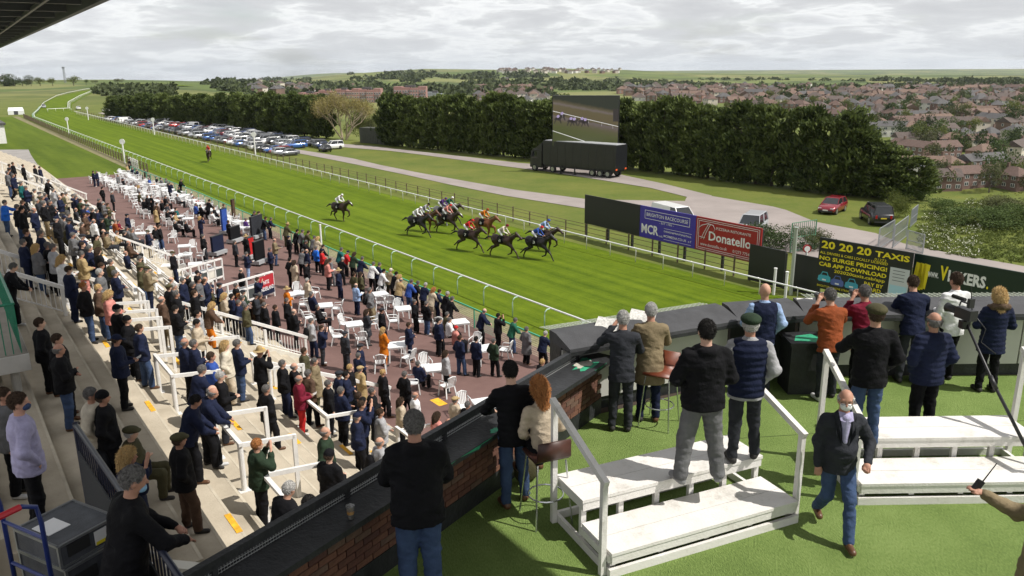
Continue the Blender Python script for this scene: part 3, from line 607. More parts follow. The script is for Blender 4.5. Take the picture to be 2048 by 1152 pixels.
def cypress(seed, H=9., R=2.5, n=5200):
    r_ = np.random.default_rng(seed); P = []; D = []
    nl = 60; bz = r_.uniform(.0, 1, nl)**1.15*H; ang = r_.uniform(0, 6.283, nl)
    prof = lambda z: R*np.clip(np.sqrt(np.clip(1-(z/H)**2.6, 0, 1)), .12, 1)*np.clip(.8+z/H*1.5, .5, 1)
    for i in range(nl):                               # branches curving up, each carrying a plume of sprays
        rb = prof(bz[i])*r_.uniform(.75, 1.15); k = n//nl
        t = r_.uniform(.35, 1, k)**.7; rad = rb*t; z = bz[i]+.55*rb*t**2*.6+r_.normal(0, .22, k)
        w_ = .42*(1-.3*t); a = ang[i]; x = rad*math.cos(a)+r_.normal(0, w_, k); y = rad*math.sin(a)+r_.normal(0, w_, k)
        P.append(np.stack([x, y, z], 1)); D.append(np.stack([np.full(k, math.cos(a)*.6), np.full(k, math.sin(a)*.6), np.full(k, .7)], 1)+r_.normal(0, .35, (k, 3)))
    P = np.concatenate(P); D = np.concatenate(D); P[:, 2] = np.clip(P[:, 2], .25, H*1.05)
    V, Fq = cards(P, D, .62, .26, r_); return mesh_np('crown', V, Fq, M_con)
CYP = [cypress(s) for s in (1, 2, 3, 4)]
_tk = MB(); _tk.smooth = True; _tk.tube([(0, 0, 0), (.03, .02, 2), (0, .05, 5), (0, 0, 8)], [.22, .17, .1, .03], 7)
for a in range(9): _tk.tube([(0, 0, 1+a*.7), (math.cos(a*2.4)*1.0, math.sin(a*2.4)*1.0, 1.6+a*.7)], [.05, .02], 4)
TRK = _tk.mesh('trunk', M_bark)
_core = {}
def tree(name, crown, trunk, p, sc_, desc, group, cat='tree', rz=None):
    e = empty(name, p, random.uniform(0, 6.28) if rz is None else rz); e.scale = sc_
    link('crown', crown, e); 
    if trunk: link('trunk', trunk, e)
    reg(e, desc, cat, group); return e
for A, B, sp, h0, h1, txt in [((232, 236), (655, 276), 2.9, .72, .98, 'dark cypress in the far hedge row behind the parked cars'), ((772, 289), (1076, 318), 2.5, 1.0, 1.02, 'dark cypress in the hedge row left of the big screen'), ((1085, 319), (1236, 334), 2.5, 1.03, 1.03, 'dark cypress behind the big screen lorry'), ((1250, 335), (1700, 390), 2.5, 1.05, .98, 'dark cypress in the hedge row right of the big screen'), ((1712, 391), (1830, 401), 2.4, .85, .5, 'smaller dark cypress at the right end of the hedge row')]:
    P = resample([un(*A, 0)[:2], un(*B, 0)[:2]], sp)
    for i, p in enumerate(P):
        k = h0+(h1-h0)*i/max(1, len(P)-1); k *= random.uniform(.93, 1.07)
        tree('cypress_tree', CYP[i % 4], TRK, (p[0]+random.uniform(-.4, .4), p[1]+random.uniform(-.4, .4), -.02), (random.uniform(.85, 1.1), random.uniform(.85, 1.1), k), txt, 'cypress hedge trees')
# broadleaf crowns and shrubs
def broad(seed, mat_, n=1500, L=.42, nl=9, squash=.8):
    r_ = np.random.default_rng(seed); P = []; D = []
    for i in range(nl):
        c = r_.normal(0, .42, 3); c[2] = c[2]*squash*.8; rad = r_.uniform(.32, .6); k = n//nl
        d = r_.normal(size=(k, 3)); d /= np.linalg.norm(d, axis=1)[:, None]; P.append(c+d*rad*r_.uniform(.55, 1.08, (k, 1))*[1, 1, squash]); D.append(d+r_.normal(0, .7, (k, 3)))
    P = np.concatenate(P); P[:, 2] -= P[:, 2].min()
    V, Fq = cards(P, np.concatenate(D), L, L*.6, r_); return mesh_np('crown', V, Fq, mat_)
M_lf = [leaf_mat('leaf_mid_green', (.04, .065, .015), (.085, .125, .03)), leaf_mat('leaf_dark_green', (.022, .04, .012), (.055, .08, .022)), leaf_mat('leaf_yellow_green', (.075, .10, .02), (.16, .18, .04)), leaf_mat('leaf_olive', (.06, .068, .025), (.11, .12, .045))]
BRD = [broad(10+i, M_lf[i % 4], 900, .16) for i in range(8)]
BIG = [broad(40+i, M_lf[i % 4], 5200, .075, 16) for i in range(4)]
_tk = MB(); _tk.tube([(0, 0, -.9), (0, 0, .5)], [.07, .04], 6); TR2 = _tk.mesh('trunk', M_bark)
def bushpx(x, y, wpx, hpx, kind, desc, big=True, name='shrub', d=None, zf=None):
    p = hit(x, y, zf or terr) if d is None else at(x, y, d); dist = math.hypot(p[0], p[1], p[2]-HC); m = dist/F
    return tree(name, (BIG if big else BRD)[kind], TR2 if not big else None, p, (wpx*m/2.0, wpx*m/2.0, hpx*m/1.5), desc, 'shrubs beyond the road')
bushpx(1800, 433, 50, 42, 2, 'small yellow green shrub beside the dark four wheel drive')
bushpx(1818, 402, 62, 50, 0, 'bright green bush at the right end of the cypress row')
bushpx(1560, 500, 130, 52, 1, 'dark leafy bush behind the red sign'); bushpx(1620, 494, 70, 40, 3, 'olive bush beside the green palisade')
# the pale bare tree in the gap of the hedge
def bare_tree(p, H, Wd):
    r_ = random.Random(5); mb = MB(); tips = []
    def grow(a, d, L, r, lv):
        b = a+d*L; mb.tube([a, (a+b)/2+Vector([r_.uniform(-.04, .04)*L for _ in range(3)]), b], [r, r*.85, r*.65], 5 if lv < 2 else 3, caps=lv < 1)
        if lv >= 5: tips.append((b, d)); return
        for _ in range(3 if lv < 4 else 4):
            ax = Vector((r_.gauss(0, 1), r_.gauss(0, 1), r_.gauss(0, .5))); nd = (d+ax*.42+Vector((0, 0, .12))).normalized(); grow(b, nd, L*r_.uniform(.62, .86), r*.6, lv+1)
    for q in (-.25, .3):
        for j in range(3): grow(Vector((q, 0, 0)), Vector((q*1.2+r_.uniform(-.45, .45), r_.uniform(-.45, .45), 1)).normalized(), 2.1, .16, 1)
    e = empty('bare_tree', p); mb.smooth = True; mb.build('branches', mat('pale_bark', (.30, .25, .17), .9, .25, 4), e)
    P = np.array([t[0] for t in tips for _ in range(14)])+np.random.default_rng(3).normal(0, .42, (len(tips)*14, 3)); D = np.array([t[1] for t in tips for _ in range(14)])+np.random.default_rng(4).normal(0, .5, (len(tips)*14, 3))
    V, Fq = cards(P, D, .26, .09, np.random.default_rng(9)); link('crown', mesh_np('crown', V, Fq, leaf_mat('tan_buds', (.16, .135, .045), (.31, .265, .10))), e)
    zs = max(v[2] for v in mb.v); xs = max(abs(v[0]) for v in mb.v); e.scale = (Wd/2/xs, Wd/2/xs, H/zs)
    e['label'] = 'pale tan bare branched tree standing in the gap of the hedge'; e['category'] = 'tree'
bare_tree((-33.8, 164.5, 0), 9.3, 12.6)
bushpx(728, 272, 55, 60, 2, 'yellow green bush behind the bare tree', d=172); bushpx(742, 268, 30, 34, 3, 'small olive bush beside the shed', d=168)
# far woods, hedgerows and scrub on the downs: one mass nobody could count
def clump(seed):
    r_ = np.random.default_rng(seed); k = 34; d = r_.normal(size=(k, 3)); d[:, 2] = np.abs(d[:, 2]); d /= np.linalg.norm(d, axis=1)[:, None]; return d*r_.uniform(.6, 1.05, (k, 1))*[1, 1, .8], d+r_.normal(0, .6, (k, 3))
r_ = np.random.default_rng(77); PV = []; DV = []; LV = []
def scatter(x0, x1, y0, y1, n, size, thr=None):
    m = 0
    for _ in range(n*4):
        x, y = r_.uniform(x0, x1), r_.uniform(y0, y1)
        p = hit(x, y, terr, 0, 60, 5200); R = math.hypot(p[0], p[1])
        if R > 5000 or R < 150: continue
        if thr is not None and (math.sin(p[0]*.012+3)*math.sin(p[1]*.0085+1.3)+.6*math.sin(p[0]*.031+p[1]*.02)) < thr: continue
        a, b = clump(int(r_.integers(1e6))); k = size*r_.uniform(.6, 1.35)
        PV.append(a*k+p); DV.append(b); LV.append(np.full(len(a), k*.62)); m += 1
        if m >= n: break
scatter(600, 1240, 163, 192, 300, 8, -.2); scatter(1240, 2048, 160, 181, 150, 6, .35); scatter(1500, 2048, 175, 215, 60, 7); scatter(700, 1100, 146, 160, 90, 10, 0); scatter(200, 345, 176, 192, 130, 4.5); scatter(350, 640, 168, 190, 110, 6, 0); scatter(1250, 2048, 158, 174, 240, 4, .1); scatter(1900, 2048, 160, 176, 40, 6); scatter(430, 620, 150, 168, 40, 8, .3)
V, Fq = cards(np.concatenate(PV), np.concatenate(DV), np.concatenate(LV), np.concatenate(LV)*.75, r_)
link('distant_woodland', mesh_np('distant_woodland', V, Fq, leaf_mat('far_wood_leaves', (.03, .045, .016), (.085, .105, .04), .15)), kind='stuff')['label'] = 'far woods, scrub and hedgerows on the downs'
# scrub bank at the right edge with white cow parsley
r_ = np.random.default_rng(5); PV = []; DV = []; PW = []
for _ in range(1100):
    x, y = r_.uniform(1835, 2120), r_.uniform(385, 525)
    if y > 500+(x-1835)*.16 or y < 470-(x-1835)*.35-30: continue
    p = hit(x, y, terr); a, b = clump(int(r_.integers(1e6))); k = r_.uniform(.18, .5); PV.append(a*k+p); DV.append(b)
    if x < 1960 and r_.random() < .5: PW.append(a[:7]*k*1.05+p+[0, 0, .12])
P = np.concatenate(PV); V, Fq = cards(P, np.concatenate(DV), .20, .09, r_); link('scrub_bank', mesh_np('scrub_bank', V, Fq, leaf_mat('bank_weeds', (.07, .10, .02), (.16, .19, .045))), kind='stuff')
P = np.concatenate(PW); V, Fq = cards(P, r_.normal(size=P.shape), .10, .09, r_); link('cow_parsley', mesh_np('cow_parsley', V, Fq, mat('white_blossom', (.62, .62, .5), .8)), kind='stuff')
for i, (x, y, a, b, k, t) in enumerate([(1955, 452, 120, 36, 0, 'broad dark bush on the slope below the houses'), (2035, 446, 100, 38, 0, 'green bush at the right edge of the slope'), (1890, 428, 70, 30, 0, 'green bush on the slope behind the gate'), (2010, 425, 90, 30, 3, 'olive bush high on the slope at the right edge')]): bushpx(x, y, a, b, k, t)
# ------------------------------------------------------------------ town
WALLC = [('brick_red', (.165, .10, .085)), ('brick_brown', (.16, .105, .08)), ('cream_render', (.52, .47, .40)), ('white_render', (.62, .60, .56)), ('pink_brick', (.27, .16, .125))]
ROOFC = [('tile_brown', (.080, .060, .052)), ('tile_red', (.105, .066, .053)), ('tile_grey', (.075, .072, .072)), ('tile_rust', (.135, .088, .066))]
M_wall = {n: mat('house_'+n, c, .9, .15, .6) for n, c in WALLC}; M_tile = {n: mat('house_'+n, c, .9, .22, 1.2) for n, c in ROOFC}
M_win = mat('house_window_glass', (.05, .06, .07), .15); M_wf = mat('house_window_frame', (.7, .7, .68), .5)
def house_mesh(L, D, hw, hr, hip, seed):
    r_ = random.Random(seed); w_ = MB(); w_.bb((-L/2, -D/2, -6), (L/2, D/2, hw)); rf = MB(); o = .35; k = L/2-(D/2 if hip else -o)
    a = [(-L/2-o, -D/2-o, hw-.1), (L/2+o, -D/2-o, hw-.1), (L/2+o, D/2+o, hw-.1), (-L/2-o, D/2+o, hw-.1), (-max(k, .5), 0, hw+hr), (max(k, .5), 0, hw+hr)]
    rf.add(a, [(0, 1, 5, 4), (2, 3, 4, 5), (1, 2, 5), (3, 0, 4), (3, 2, 1, 0)])
    if not hip: w_.add([(-L/2+.01, -D/2, hw), (-L/2+.01, D/2, hw), (-L/2+.01, 0, hw+hr-.3)], [(0, 1, 2)]); w_.add([(L/2-.01, -D/2, hw), (L/2-.01, D/2, hw), (L/2-.01, 0, hw+hr-.3)], [(0, 2, 1)])
    gl = MB(); fr = MB(); n = max(2, int(L/3.2))
    for sy in (-1, 1):
        for i in range(n):
            for z in ([1.0, 3.6] if hw > 4 else [1.0]):
                x = -L/2+L*(i+.5)/n; fr.box((x, sy*(D/2+.03), z+.65), (1.7, .08, 1.4)); gl.box((x-.4, sy*(D/2+.055), z+.65), (.62, .08, 1.15)); gl.box((x+.4, sy*(D/2+.055), z+.65), (.62, .08, 1.15))
    for sx_ in (-1, 1): fr.box((sx_*(L/2+.03), 0, hw-1.4), (.08, 1.2, 1.3)); gl.box((sx_*(L/2+.055), 0, hw-1.4), (.08, .95, 1.05))
    ch = MB(); ch.box((L*.22, .3, hw+hr+.1), (.9, .7, 1.9)); ch.box((L*.22, .3, hw+hr+1.1), (1.0, .8, .12))
    return w_, rf, gl, fr, ch
HP = []
for i, (L, D, hw, hr, hip) in enumerate([(11, 8, 5.2, 2.8, True), (9, 8, 5.0, 3.0, True), (13, 8, 5.2, 2.6, False), (10, 9, 3.0, 3.4, True), (22, 8, 5.4, 2.5, False)]):
    w_, rf, gl, fr, ch = house_mesh(L, D, hw, hr, hip, i); HP.append((w_.mesh('wall', M_wall['brick_red']), rf.mesh('roof', M_tile['tile_brown']), gl.mesh('window_panes', M_win), fr.mesh('window_frames', M_wf), ch.mesh('chimney', M_wall['brick_brown'])))
def setm(o, m): o.material_slots[0].link = 'OBJECT'; o.material_slots[0].material = m
CW = {'brick_red': 'red brick', 'brick_brown': 'brown brick', 'cream_render': 'cream walled', 'white_render': 'white walled', 'pink_brick': 'pink brick'}
CR = {'tile_brown': 'brown roof', 'tile_red': 'red roof', 'tile_grey': 'grey roof', 'tile_rust': 'rust roof'}
FARH = MB()
def house(x, y, rz, k=None, zone='', far=False, p=None):
    p = hit(x, y, terr, 0., 60, 4500) if p is None else p; z = terr(p[0], p[1]); k = random.choice([0, 0, 1, 1, 2, 3]) if k is None else k
    if far:
        c, s = math.cos(rz)*.86, math.sin(rz)*.86; mi = random.randrange(3)
        for me, j in ((HP[k][0], 0), (HP[k][1], 1)): FARH.add([(p[0]+v.co.x*c-v.co.y*s, p[1]+v.co.x*s+v.co.y*c, z+v.co.z*.86) for v in me.vertices], [tuple(q.vertices) for q in me.polygons], (3+mi) if j else mi)
        return
    W_, Rf, G, Fr, Ch = HP[k]; wn = random.choices(list(M_wall), (3, 3, 2, 2, 1))[0]; rn = random.choices(list(M_tile), (4, 3, 2, 2))[0]
    e = empty('house', (p[0], p[1], z), rz); e.scale = (.86, .86, .86); setm(link('wall', W_, e), M_wall[wn]); r_ = link('roof', Rf, e); setm(r_, M_tile[rn])
    if not far: link('window_panes', G, e, kind='stuff'); link('window_frames', Fr, e, kind='stuff'); link('chimney', Ch, r_)
    reg(e, '%s house, %s, %s' % (CW[wn], CR[rn], zone), 'house', 'houses in the valley'); return e
def topline(x): return float(np.interp(x, [950, 1100, 1240, 1500, 1600, 1700, 1800, 1840, 2048], [200, 200, 200, 218, 226, 250, 288, 400, 392]))
rows = [183, 187, 192, 198, 205, 213, 222, 232, 244, 258, 275, 295, 318, 345, 372]
nh = 0
for ri, y in enumerate(rows):
    zone = 'upper town' if y < 200 else 'middle of the town' if y < 250 else 'low in the valley'
    x = 955+random.uniform(0, 15)+(0 if y < 200 else 0)
    step = [19, 20, 21, 24, 26, 28, 30, 33, 37, 42, 50, 58, 66, 72, 76][ri]
    base = random.uniform(-.5, .5)
    while x < 2065:
        if y < topline(x)+6 and not (1105 < x < 1238) and not (y < 190 and random.random() < .25):
            yy = y+random.uniform(-1.5, 1.5)*(1+ri*.25)+ (x-1500)*.004
            if random.random() < .9: house(x, yy, base+random.choice([0, 0, 1.57, .4, -.4])+random.uniform(-.1, .1), 4 if random.random() < (.4 if y > 235 else .06) else None, zone); nh += 1
        x += step*random.uniform(.8, 1.2)
for _ in range(70): house(random.uniform(985, 1240), random.uniform(139, 147), random.uniform(0, 3), 0, 'on the far hilltop estate', True)
for _ in range(30): house(random.uniform(1240, 2040), random.uniform(175, 183), random.uniform(0, 3), None, 'along the foot of the downs', True)
for x, y in [(480, 163), (500, 163), (520, 163), (545, 170), (560, 172), (580, 175), (700, 178), (1010, 163)]: house(x, y, random.uniform(0, 3), 2, 'among scrub left of the flats', True)
for i in range(26): house(random.uniform(500, 640), random.uniform(172, 190), random.uniform(0, 3), 0, 'among trees behind the left hedge', True)
FARH.build('distant_houses', [M_wall['cream_render'], M_wall['white_render'], M_wall['brick_brown'], M_tile['tile_brown'], M_tile['tile_red'], M_tile['tile_grey']], kind='stuff')
for y0, y1, x0, x1, n, s in [(185, 200, 960, 2048, 44, 5), (200, 230, 1450, 2048, 44, 5), (230, 300, 1720, 2048, 34, 6), (300, 390, 1850, 2048, 20, 6.5)]:
    for _ in range(n):
        x, y = random.uniform(x0, x1), random.uniform(y0, y1)
        if 1105 < x < 1238: continue
        p = hit(x, y, terr, 0, 60, 3000); k = s*random.uniform(.6, 1.25)
        if math.hypot(p[0], p[1]) < 190: continue
        tree('garden_tree', BRD[random.randrange(8)], TR2, (p[0], p[1], p[2]+k*.3), (k*.62, k*.62, k*.75), 'round garden tree in the %s' % ('upper town' if y < 230 else 'lower town'), 'trees in the town')
# blocks of flats
def flats(x0, x1, ytop, d, floors, desc, mt, bays=4, depth=12):
    a, b = at(x0, ytop, d), at(x1, ytop, d); L = b[0]-a[0]; ztop = a[2]; zb = terr((a[0]+b[0])/2, d)-3; e = empty('block_of_flats', ((a[0]+b[0])/2, d, zb), 0.0); Hh = ztop-zb
    mb = MB(); n = bays
    for i in range(n): xx = -L/2+L*(i+.5)/n; mb.box((xx, .8*(i % 2), Hh/2), (L/n-.02, depth, Hh-(i % 3)*1.2))
    mb.build('wall', mt, e); mb = MB(); mb.box((0, 0, Hh+.2), (L*.3, depth*.5, 1.6)); mb.build('roof_plant', mat('house_tile_grey', (1, 1, 1)), e)
    fh = 2.75
    for f in range(floors):
        z = Hh-1.2*2-1.1-f*fh
        wn = MB(); fr = MB(); bl = MB()
        for i in range(n):
            xx = -L/2+L*(i+.5)/n; y = -depth/2+.8*(i % 2)-.03
            for q in (-.33, .0, .33): fr.box((xx+q*L/n, y, z), (L/n*.2, .1, 1.5)); wn.box((xx+q*L/n, y-.03, z), (L/n*.16, .1, 1.2))
            if i % 2: bl.box((xx, y-.5, z-1.0), (L/n*.55, 1.0, .9))
        w_ = wn.build('window_row', M_win, e); fr.build('window_frame', M_wf, w_); bl.build('balcony', mat('flat_balcony_grey', (.22, .21, .21), .8), e)
    e['label'] = desc; e['category'] = 'building'; e['group'] = 'blocks of flats'
M_fl = mat('pink_flat_brick', (.30, .165, .145), .9, .1, .5)
flats(640, 672, 180, 700, 5, 'pink brick block of flats, leftmost and lowest of the group', M_fl, 3); flats(672, 706, 178, 680, 6, 'pink brick block of flats left of centre behind the bare tree', M_fl, 3)
flats(706, 763, 177, 620, 8, 'tall pink brick block of flats right of the bare tree', M_fl, 4); flats(789, 853, 173, 660, 7, 'pink brick block of flats standing alone on the right', M_fl, 4)
flats(853, 887, 184, 690, 4, 'low grey building joined to the right block of flats', mat('grey_flat', (.22, .24, .26), .7), 3); flats(600, 640, 185, 720, 4, 'distant low pink flats above the left hedge', M_fl, 4)
# left horizon: mast, trees, marquee
p = at(131, 166, 900); e = empty('radio_mast', p); mb = MB(); h = 17
for sx_, sy_ in ((-1, -1), (1, -1), (1, 1), (-1, 1)): mb.beam((sx_*.9, sy_*.9, 0), (sx_*.5, sy_*.5, h), .22, .22, up=(0, 1, 0))
mb.build('lattice_tower', mat('mast_steel', (.18, .19, .2), .6), e); mb = MB()
for i in range(8): z = i*2.1+.5; mb.beam((-.9, -.9, z), (.8, -.8, z+1.5), .14, .14); mb.beam((.9, -.9, z), (-.8, -.8, z+1.5), .14, .14)
mb.build('bracing', MATS['mast_steel'], e); mb = MB(); mb.box((0, 0, h-1), (2.2, 2.2, 1.6)); mb.build('antenna', MATS['mast_steel'], e); e['label'] = 'lattice radio mast on the left horizon'; e['category'] = 'mast'
for x, y, a in [(8, 172, 34), (28, 170, 30), (45, 170, 26), (62, 168, 16), (80, 167, 20), (105, 166, 18), (147, 166, 22), (172, 165, 10), (190, 165, 10), (236, 164, 14), (-20, 173, 30), (15, 176, 26)]:
    p = at(x, y, 780); m = 780/F*a; tree('horizon_tree', BRD[random.randrange(8)], TR2, (p[0], p[1], p[2]-.3), (m*.55, m*.55, m*.42), 'dark round tree on the left skyline', 'trees on the left skyline')
for x, y, a, k in [(36, 225, 26, 0), (5, 220, 30, 1)]: pass
p = un(33, 229, 0); e = empty('marquee', (p[0], p[1], 0), .5); e.scale = (.5, .5, .6); mb = MB(); mb.loft([[(-4.5, -3, 0), (4.5, -3, 0), (4.5, 3, 0), (-4.5, 3, 0)], [(-4.5, -3, 2.2), (4.5, -3, 2.2), (4.5, 3, 2.2), (-4.5, 3, 2.2)], [(-4, -.3, 3.8), (4, -.3, 3.8), (4, .3, 3.8), (-4, .3, 3.8)]]); mb.build('canopy', mat('white_canvas', (.62, .63, .62), .7), e)
mb = MB(); mb.box((0, -3.03, 1.0), (2.4, .06, 1.9)); mb.build('doorway', mat('dark_doorway', (.05, .05, .06), .9), e); e['label'] = 'small white marquee on the grass at the far left'; e['category'] = 'tent'
p = un(4, 290, 0); e = empty('white_hut', (p[0]-6, p[1], 0), TANG-math.pi/2); mb = MB(); mb.bb((-6, 0, 0), (6, 30, 3.6)); mb.build('wall', white(), e); mb = MB(); mb.bb((-6.2, -.3, 3.6), (6.3, 30.3, 4.0)); mb.build('roof', mat('house_tile_grey', (1, 1, 1)), e)
for i in range(5): mb = MB(); mb.box((6.03, 4+i*5.5, 1.8), (.08, 3.2, 1.6)); mb.build('window', M_win, e)
e['label'] = 'low white building at the left edge beside the lawn'; e['category'] = 'building'
# ------------------------------------------------------------------ cars
PAINT = {'silver': ((.42, .43, .45), .35), 'white': ((.68, .68, .67), .3), 'black': ((.012, .012, .014), .25), 'navy': ((.02, .035, .10), .25), 'red': ((.33, .02, .02), .25), 'grey': ((.13, .135, .145), .3), 'blue': ((.04, .11, .32), .25), 'maroon': ((.12, .012, .022), .25), 'wine': ((.20, .008, .018), .22)}
def paint(n): c, r = PAINT[n]; return mat('car_paint_'+n, c, r, metal=.0 if n == 'white' else .25, coat=.6)
M_glass = mat('car_glass', (.015, .018, .02), .06, spec=.8); M_tyre = mat('tyre', (.018, .018, .018), .85); M_rim = mat('alloy_rim', (.40, .41, .42), .3, metal=.8); M_hl = mat('headlamp', (.65, .67, .7), .1); M_tl = mat('tail_lamp', (.35, .01, .01), .2); M_trim = mat('black_trim', (.02, .02, .021), .6)
CARS = {'hatchback': dict(L=4.0, W=.87, belt=.95, top=1.46, hood=.82, c0=-1.85, c1=.95, t0=-1.45, t1=.15, r=.31), 'saloon': dict(L=4.5, W=.88, belt=.93, top=1.42, hood=.84, c0=-1.6, c1=1.0, t0=-.95, t1=.2, r=.32), 'estate': dict(L=4.6, W=.88, belt=.95, top=1.48, hood=.84, c0=-2.15, c1=1.0, t0=-1.85, t1=.2, r=.32), 'off-roader': dict(L=4.7, W=.95, belt=1.12, top=1.82, hood=1.05, c0=-2.2, c1=1.0, t0=-2.1, t1=.35, r=.38), 'van': dict(L=5.0, W=.97, belt=1.2, top=2.05, hood=1.05, c0=-2.45, c1=1.75, t0=-2.42, t1=1.0, r=.33)}
def car_meshes(k):
    q = CARS[k]; L, W, b, T, hd = q['L']/2, q['W'], q['belt'], q['top'], q['hood']; out = {}
    def ring(y, w_, z0, z1, zt): return [(-w_*.92, y, z0), (-w_, y, z0+.12), (-w_*1.0, y, (z0+z1)/2+.05), (-w_*.95, y, z1-.04), (-w_*.86, y, z1), (w_*.86, y, z1), (w_*.95, y, z1-.04), (w_, y, (z0+z1)/2+.05), (w_, y, z0+.12), (w_*.92, y, z0)]
    mb = MB(); mb.smooth = True
    mb.loft([ring(-L, W*.86, .38, b-.12, 0), ring(-L+.1, W*.96, .26, b, 0), ring(-L+.7, W, .22, b+.02, 0), ring(0, W, .2, b, 0), ring(q['c1'], W, .22, b-.02, 0), ring(q['c1']+.15, W*.99, .22, b-.05, 0), ring(L-.5, W*.96, .24, hd, 0), ring(L-.12, W*.9, .26, hd-.13, 0), ring(L, W*.78, .34, hd-.27, 0)])
    out['body'] = mb
    g = MB(); g.loft([[(-W*.9, q['c0'], b-.02), (W*.9, q['c0'], b-.02), (W*.9, q['c1'], b-.04), (-W*.9, q['c1'], b-.04)], [(-W*.72, q['t0'], T-.03), (W*.72, q['t0'], T-.03), (W*.72, q['t1'], T-.03), (-W*.72, q['t1'], T-.03)]]); out['window'] = g
    r_ = MB(); r_.smooth = False; t0, t1 = q['t0'], q['t1']
    r_.loft([[(-W*.74, t0-.03, T-.04), (W*.74, t0-.03, T-.04), (W*.74, t1+.03, T-.04), (-W*.74, t1+.03, T-.04)], [(-W*.66, t0+.08, T+.02), (W*.66, t0+.08, T+.02), (W*.66, t1-.08, T+.02), (-W*.66, t1-.08, T+.02)]])
    for s_ in (-1, 1):
        for y0, y1 in ((q['c0'], t0), (q['c1'], t1), ((q['c0']+q['c1'])/2-.1, (t0+t1)/2-.1)): r_.beam((s_*W*.905, y0, b-.04), (s_*W*.725, y1, T-.02), .05, .09)
    if k == 'van': 
        for s_ in (-1, 1): r_.loft([[(s_*W*.91, -2.44, b), (s_*W*.905, .45, b), (s_*W*.91, -2.44, b-.05)], [(s_*W*.735, -2.43, T-.02), (s_*W*.735, .3, T-.02), (s_*W*.91, -2.44, b-.05)]])
    out['roof'] = r_
    for nm, m_, y, z, s2 in (('headlight', M_hl, L-.09, hd-.22, .30), ('tail_light', M_tl, -L+.03, b-.25, .16)):
        x = MB(); x.box((0, 0, 0), (s2, .1, .13 if nm == 'headlight' else .3)); out[nm] = (x, m_, W*.66, y, z)
    bm_ = MB(); bm_.box((0, L-.04, .36), (W*1.5, .1, .16)); bm_.box((0, -L+.02, .42), (W*1.6, .1, .16)); out['bumper'] = bm_
    wh = MB(); wh.smooth = False; n = 16; rr = q['r']
    wh.loft([[(x, rr*k_*math.cos(6.283*i/n), rr*k_*math.sin(6.283*i/n)) for i in range(n)] for x, k_ in ((-.1, .9), (-.085, 1), (.085, 1), (.1, .9))]); out['wheel'] = wh
    rm = MB(); rm.loft([[(x, rr*.62*k_*math.cos(6.283*i/n), rr*.62*k_*math.sin(6.283*i/n)) for i in range(n)] for x, k_ in ((-.108, .9), (-.104, 1), (.104, 1), (.108, .9))]); out['rim'] = rm
    return out
CM = {}
for k in CARS:
    o = car_meshes(k); d = {n: o[n].mesh(n, M_glass if n == 'window' else M_tyre if n == 'wheel' else M_rim if n == 'rim' else M_trim if n == 'bumper' else paint('silver')) for n in ('body', 'window', 'roof', 'wheel', 'rim', 'bumper')}
    for n in ('headlight', 'tail_light'): d[n] = (o[n][0].mesh(n, o[n][1]), *o[n][2:])
    CM[k] = d
def car(k, colr, p, rz, desc, group, near=False, plate=None):
    d = CM[k]; q = CARS[k]; e = empty('parked_van' if k == 'van' else 'parked_car', p, rz); e.scale = (1, 1, 1) if near else (.8, .8, .82)
    for n in ('body', 'roof'): setm(link(n, d[n], e), paint(colr))
    link('window', d['window'], e)
    for sx_ in (-1, 1):
        for y in (q['L']*.31, -q['L']*.29):
            wl_ = link('wheel', d['wheel'], e, loc=(sx_*(q['W']-.09), y, q['r']))
            if near: link('rim', d['rim'], wl_)
        if near:
            for n in ('headlight', 'tail_light'): link(n, d[n][0], e, loc=(sx_*d[n][1], d[n][2], d[n][3]))
    if near:
        link('bumper', d['bumper'], e)
        for sy, z, m_ in ((1, .45, (.7, .7, .66)), (-1, .75, (.65, .5, .03))): mb = MB(); mb.box((0, sy*(q['L']/2+.02), z), (.5, .02, .11)); mb.build('number_plate', mat('plate_%d' % sy, m_, .5), e)
    reg(e, desc, 'van' if k == 'van' else 'car', group); return e
def carrow(A, B, off, desc, sp=2.75, skip=.06):
    a, b = un(*A, 0)[:2], un(*B, 0)[:2]; d = (b-a)/np.linalg.norm(b-a); nr = np.array([-d[1], d[0]]); L = np.linalg.norm(b-a); u = 0
    while u < L:
        if random.random() > skip:
            k = random.choices(['hatchback', 'saloon', 'estate', 'off-roader', 'van'], (5, 3, 3, 2, .35))[0]; c = random.choices(list(PAINT), (7, 4, 5, 2, 1.2, 6, 1.5, .8, 0))[0]; p = a+d*u+nr*(off+random.uniform(-.4, .4))
            car(k, c, (p[0], p[1], 0.0), math.atan2(nr[1], nr[0])-math.pi/2+random.choice([0, math.pi])+random.uniform(-.05, .05), '%s %s in the %s' % (c, k, desc), 'cars in the car park')
        u += sp*random.uniform(.93, 1.1)
carrow((222, 240), (592, 313), 0, 'car row nearest the track', 2.15, .02); carrow((236, 239), (560, 301), 4.1, 'second car row from the track', 2.15, .03)
carrow((272, 238), (430, 257), 0, 'far car row by the hedge', 2.2, .05); carrow((430, 257), (674, 300), 0, 'third car row by the road', 2.2, .02); carrow((455, 256), (535, 269), 3.6, 'short car row behind the third row', 2.3, .05)
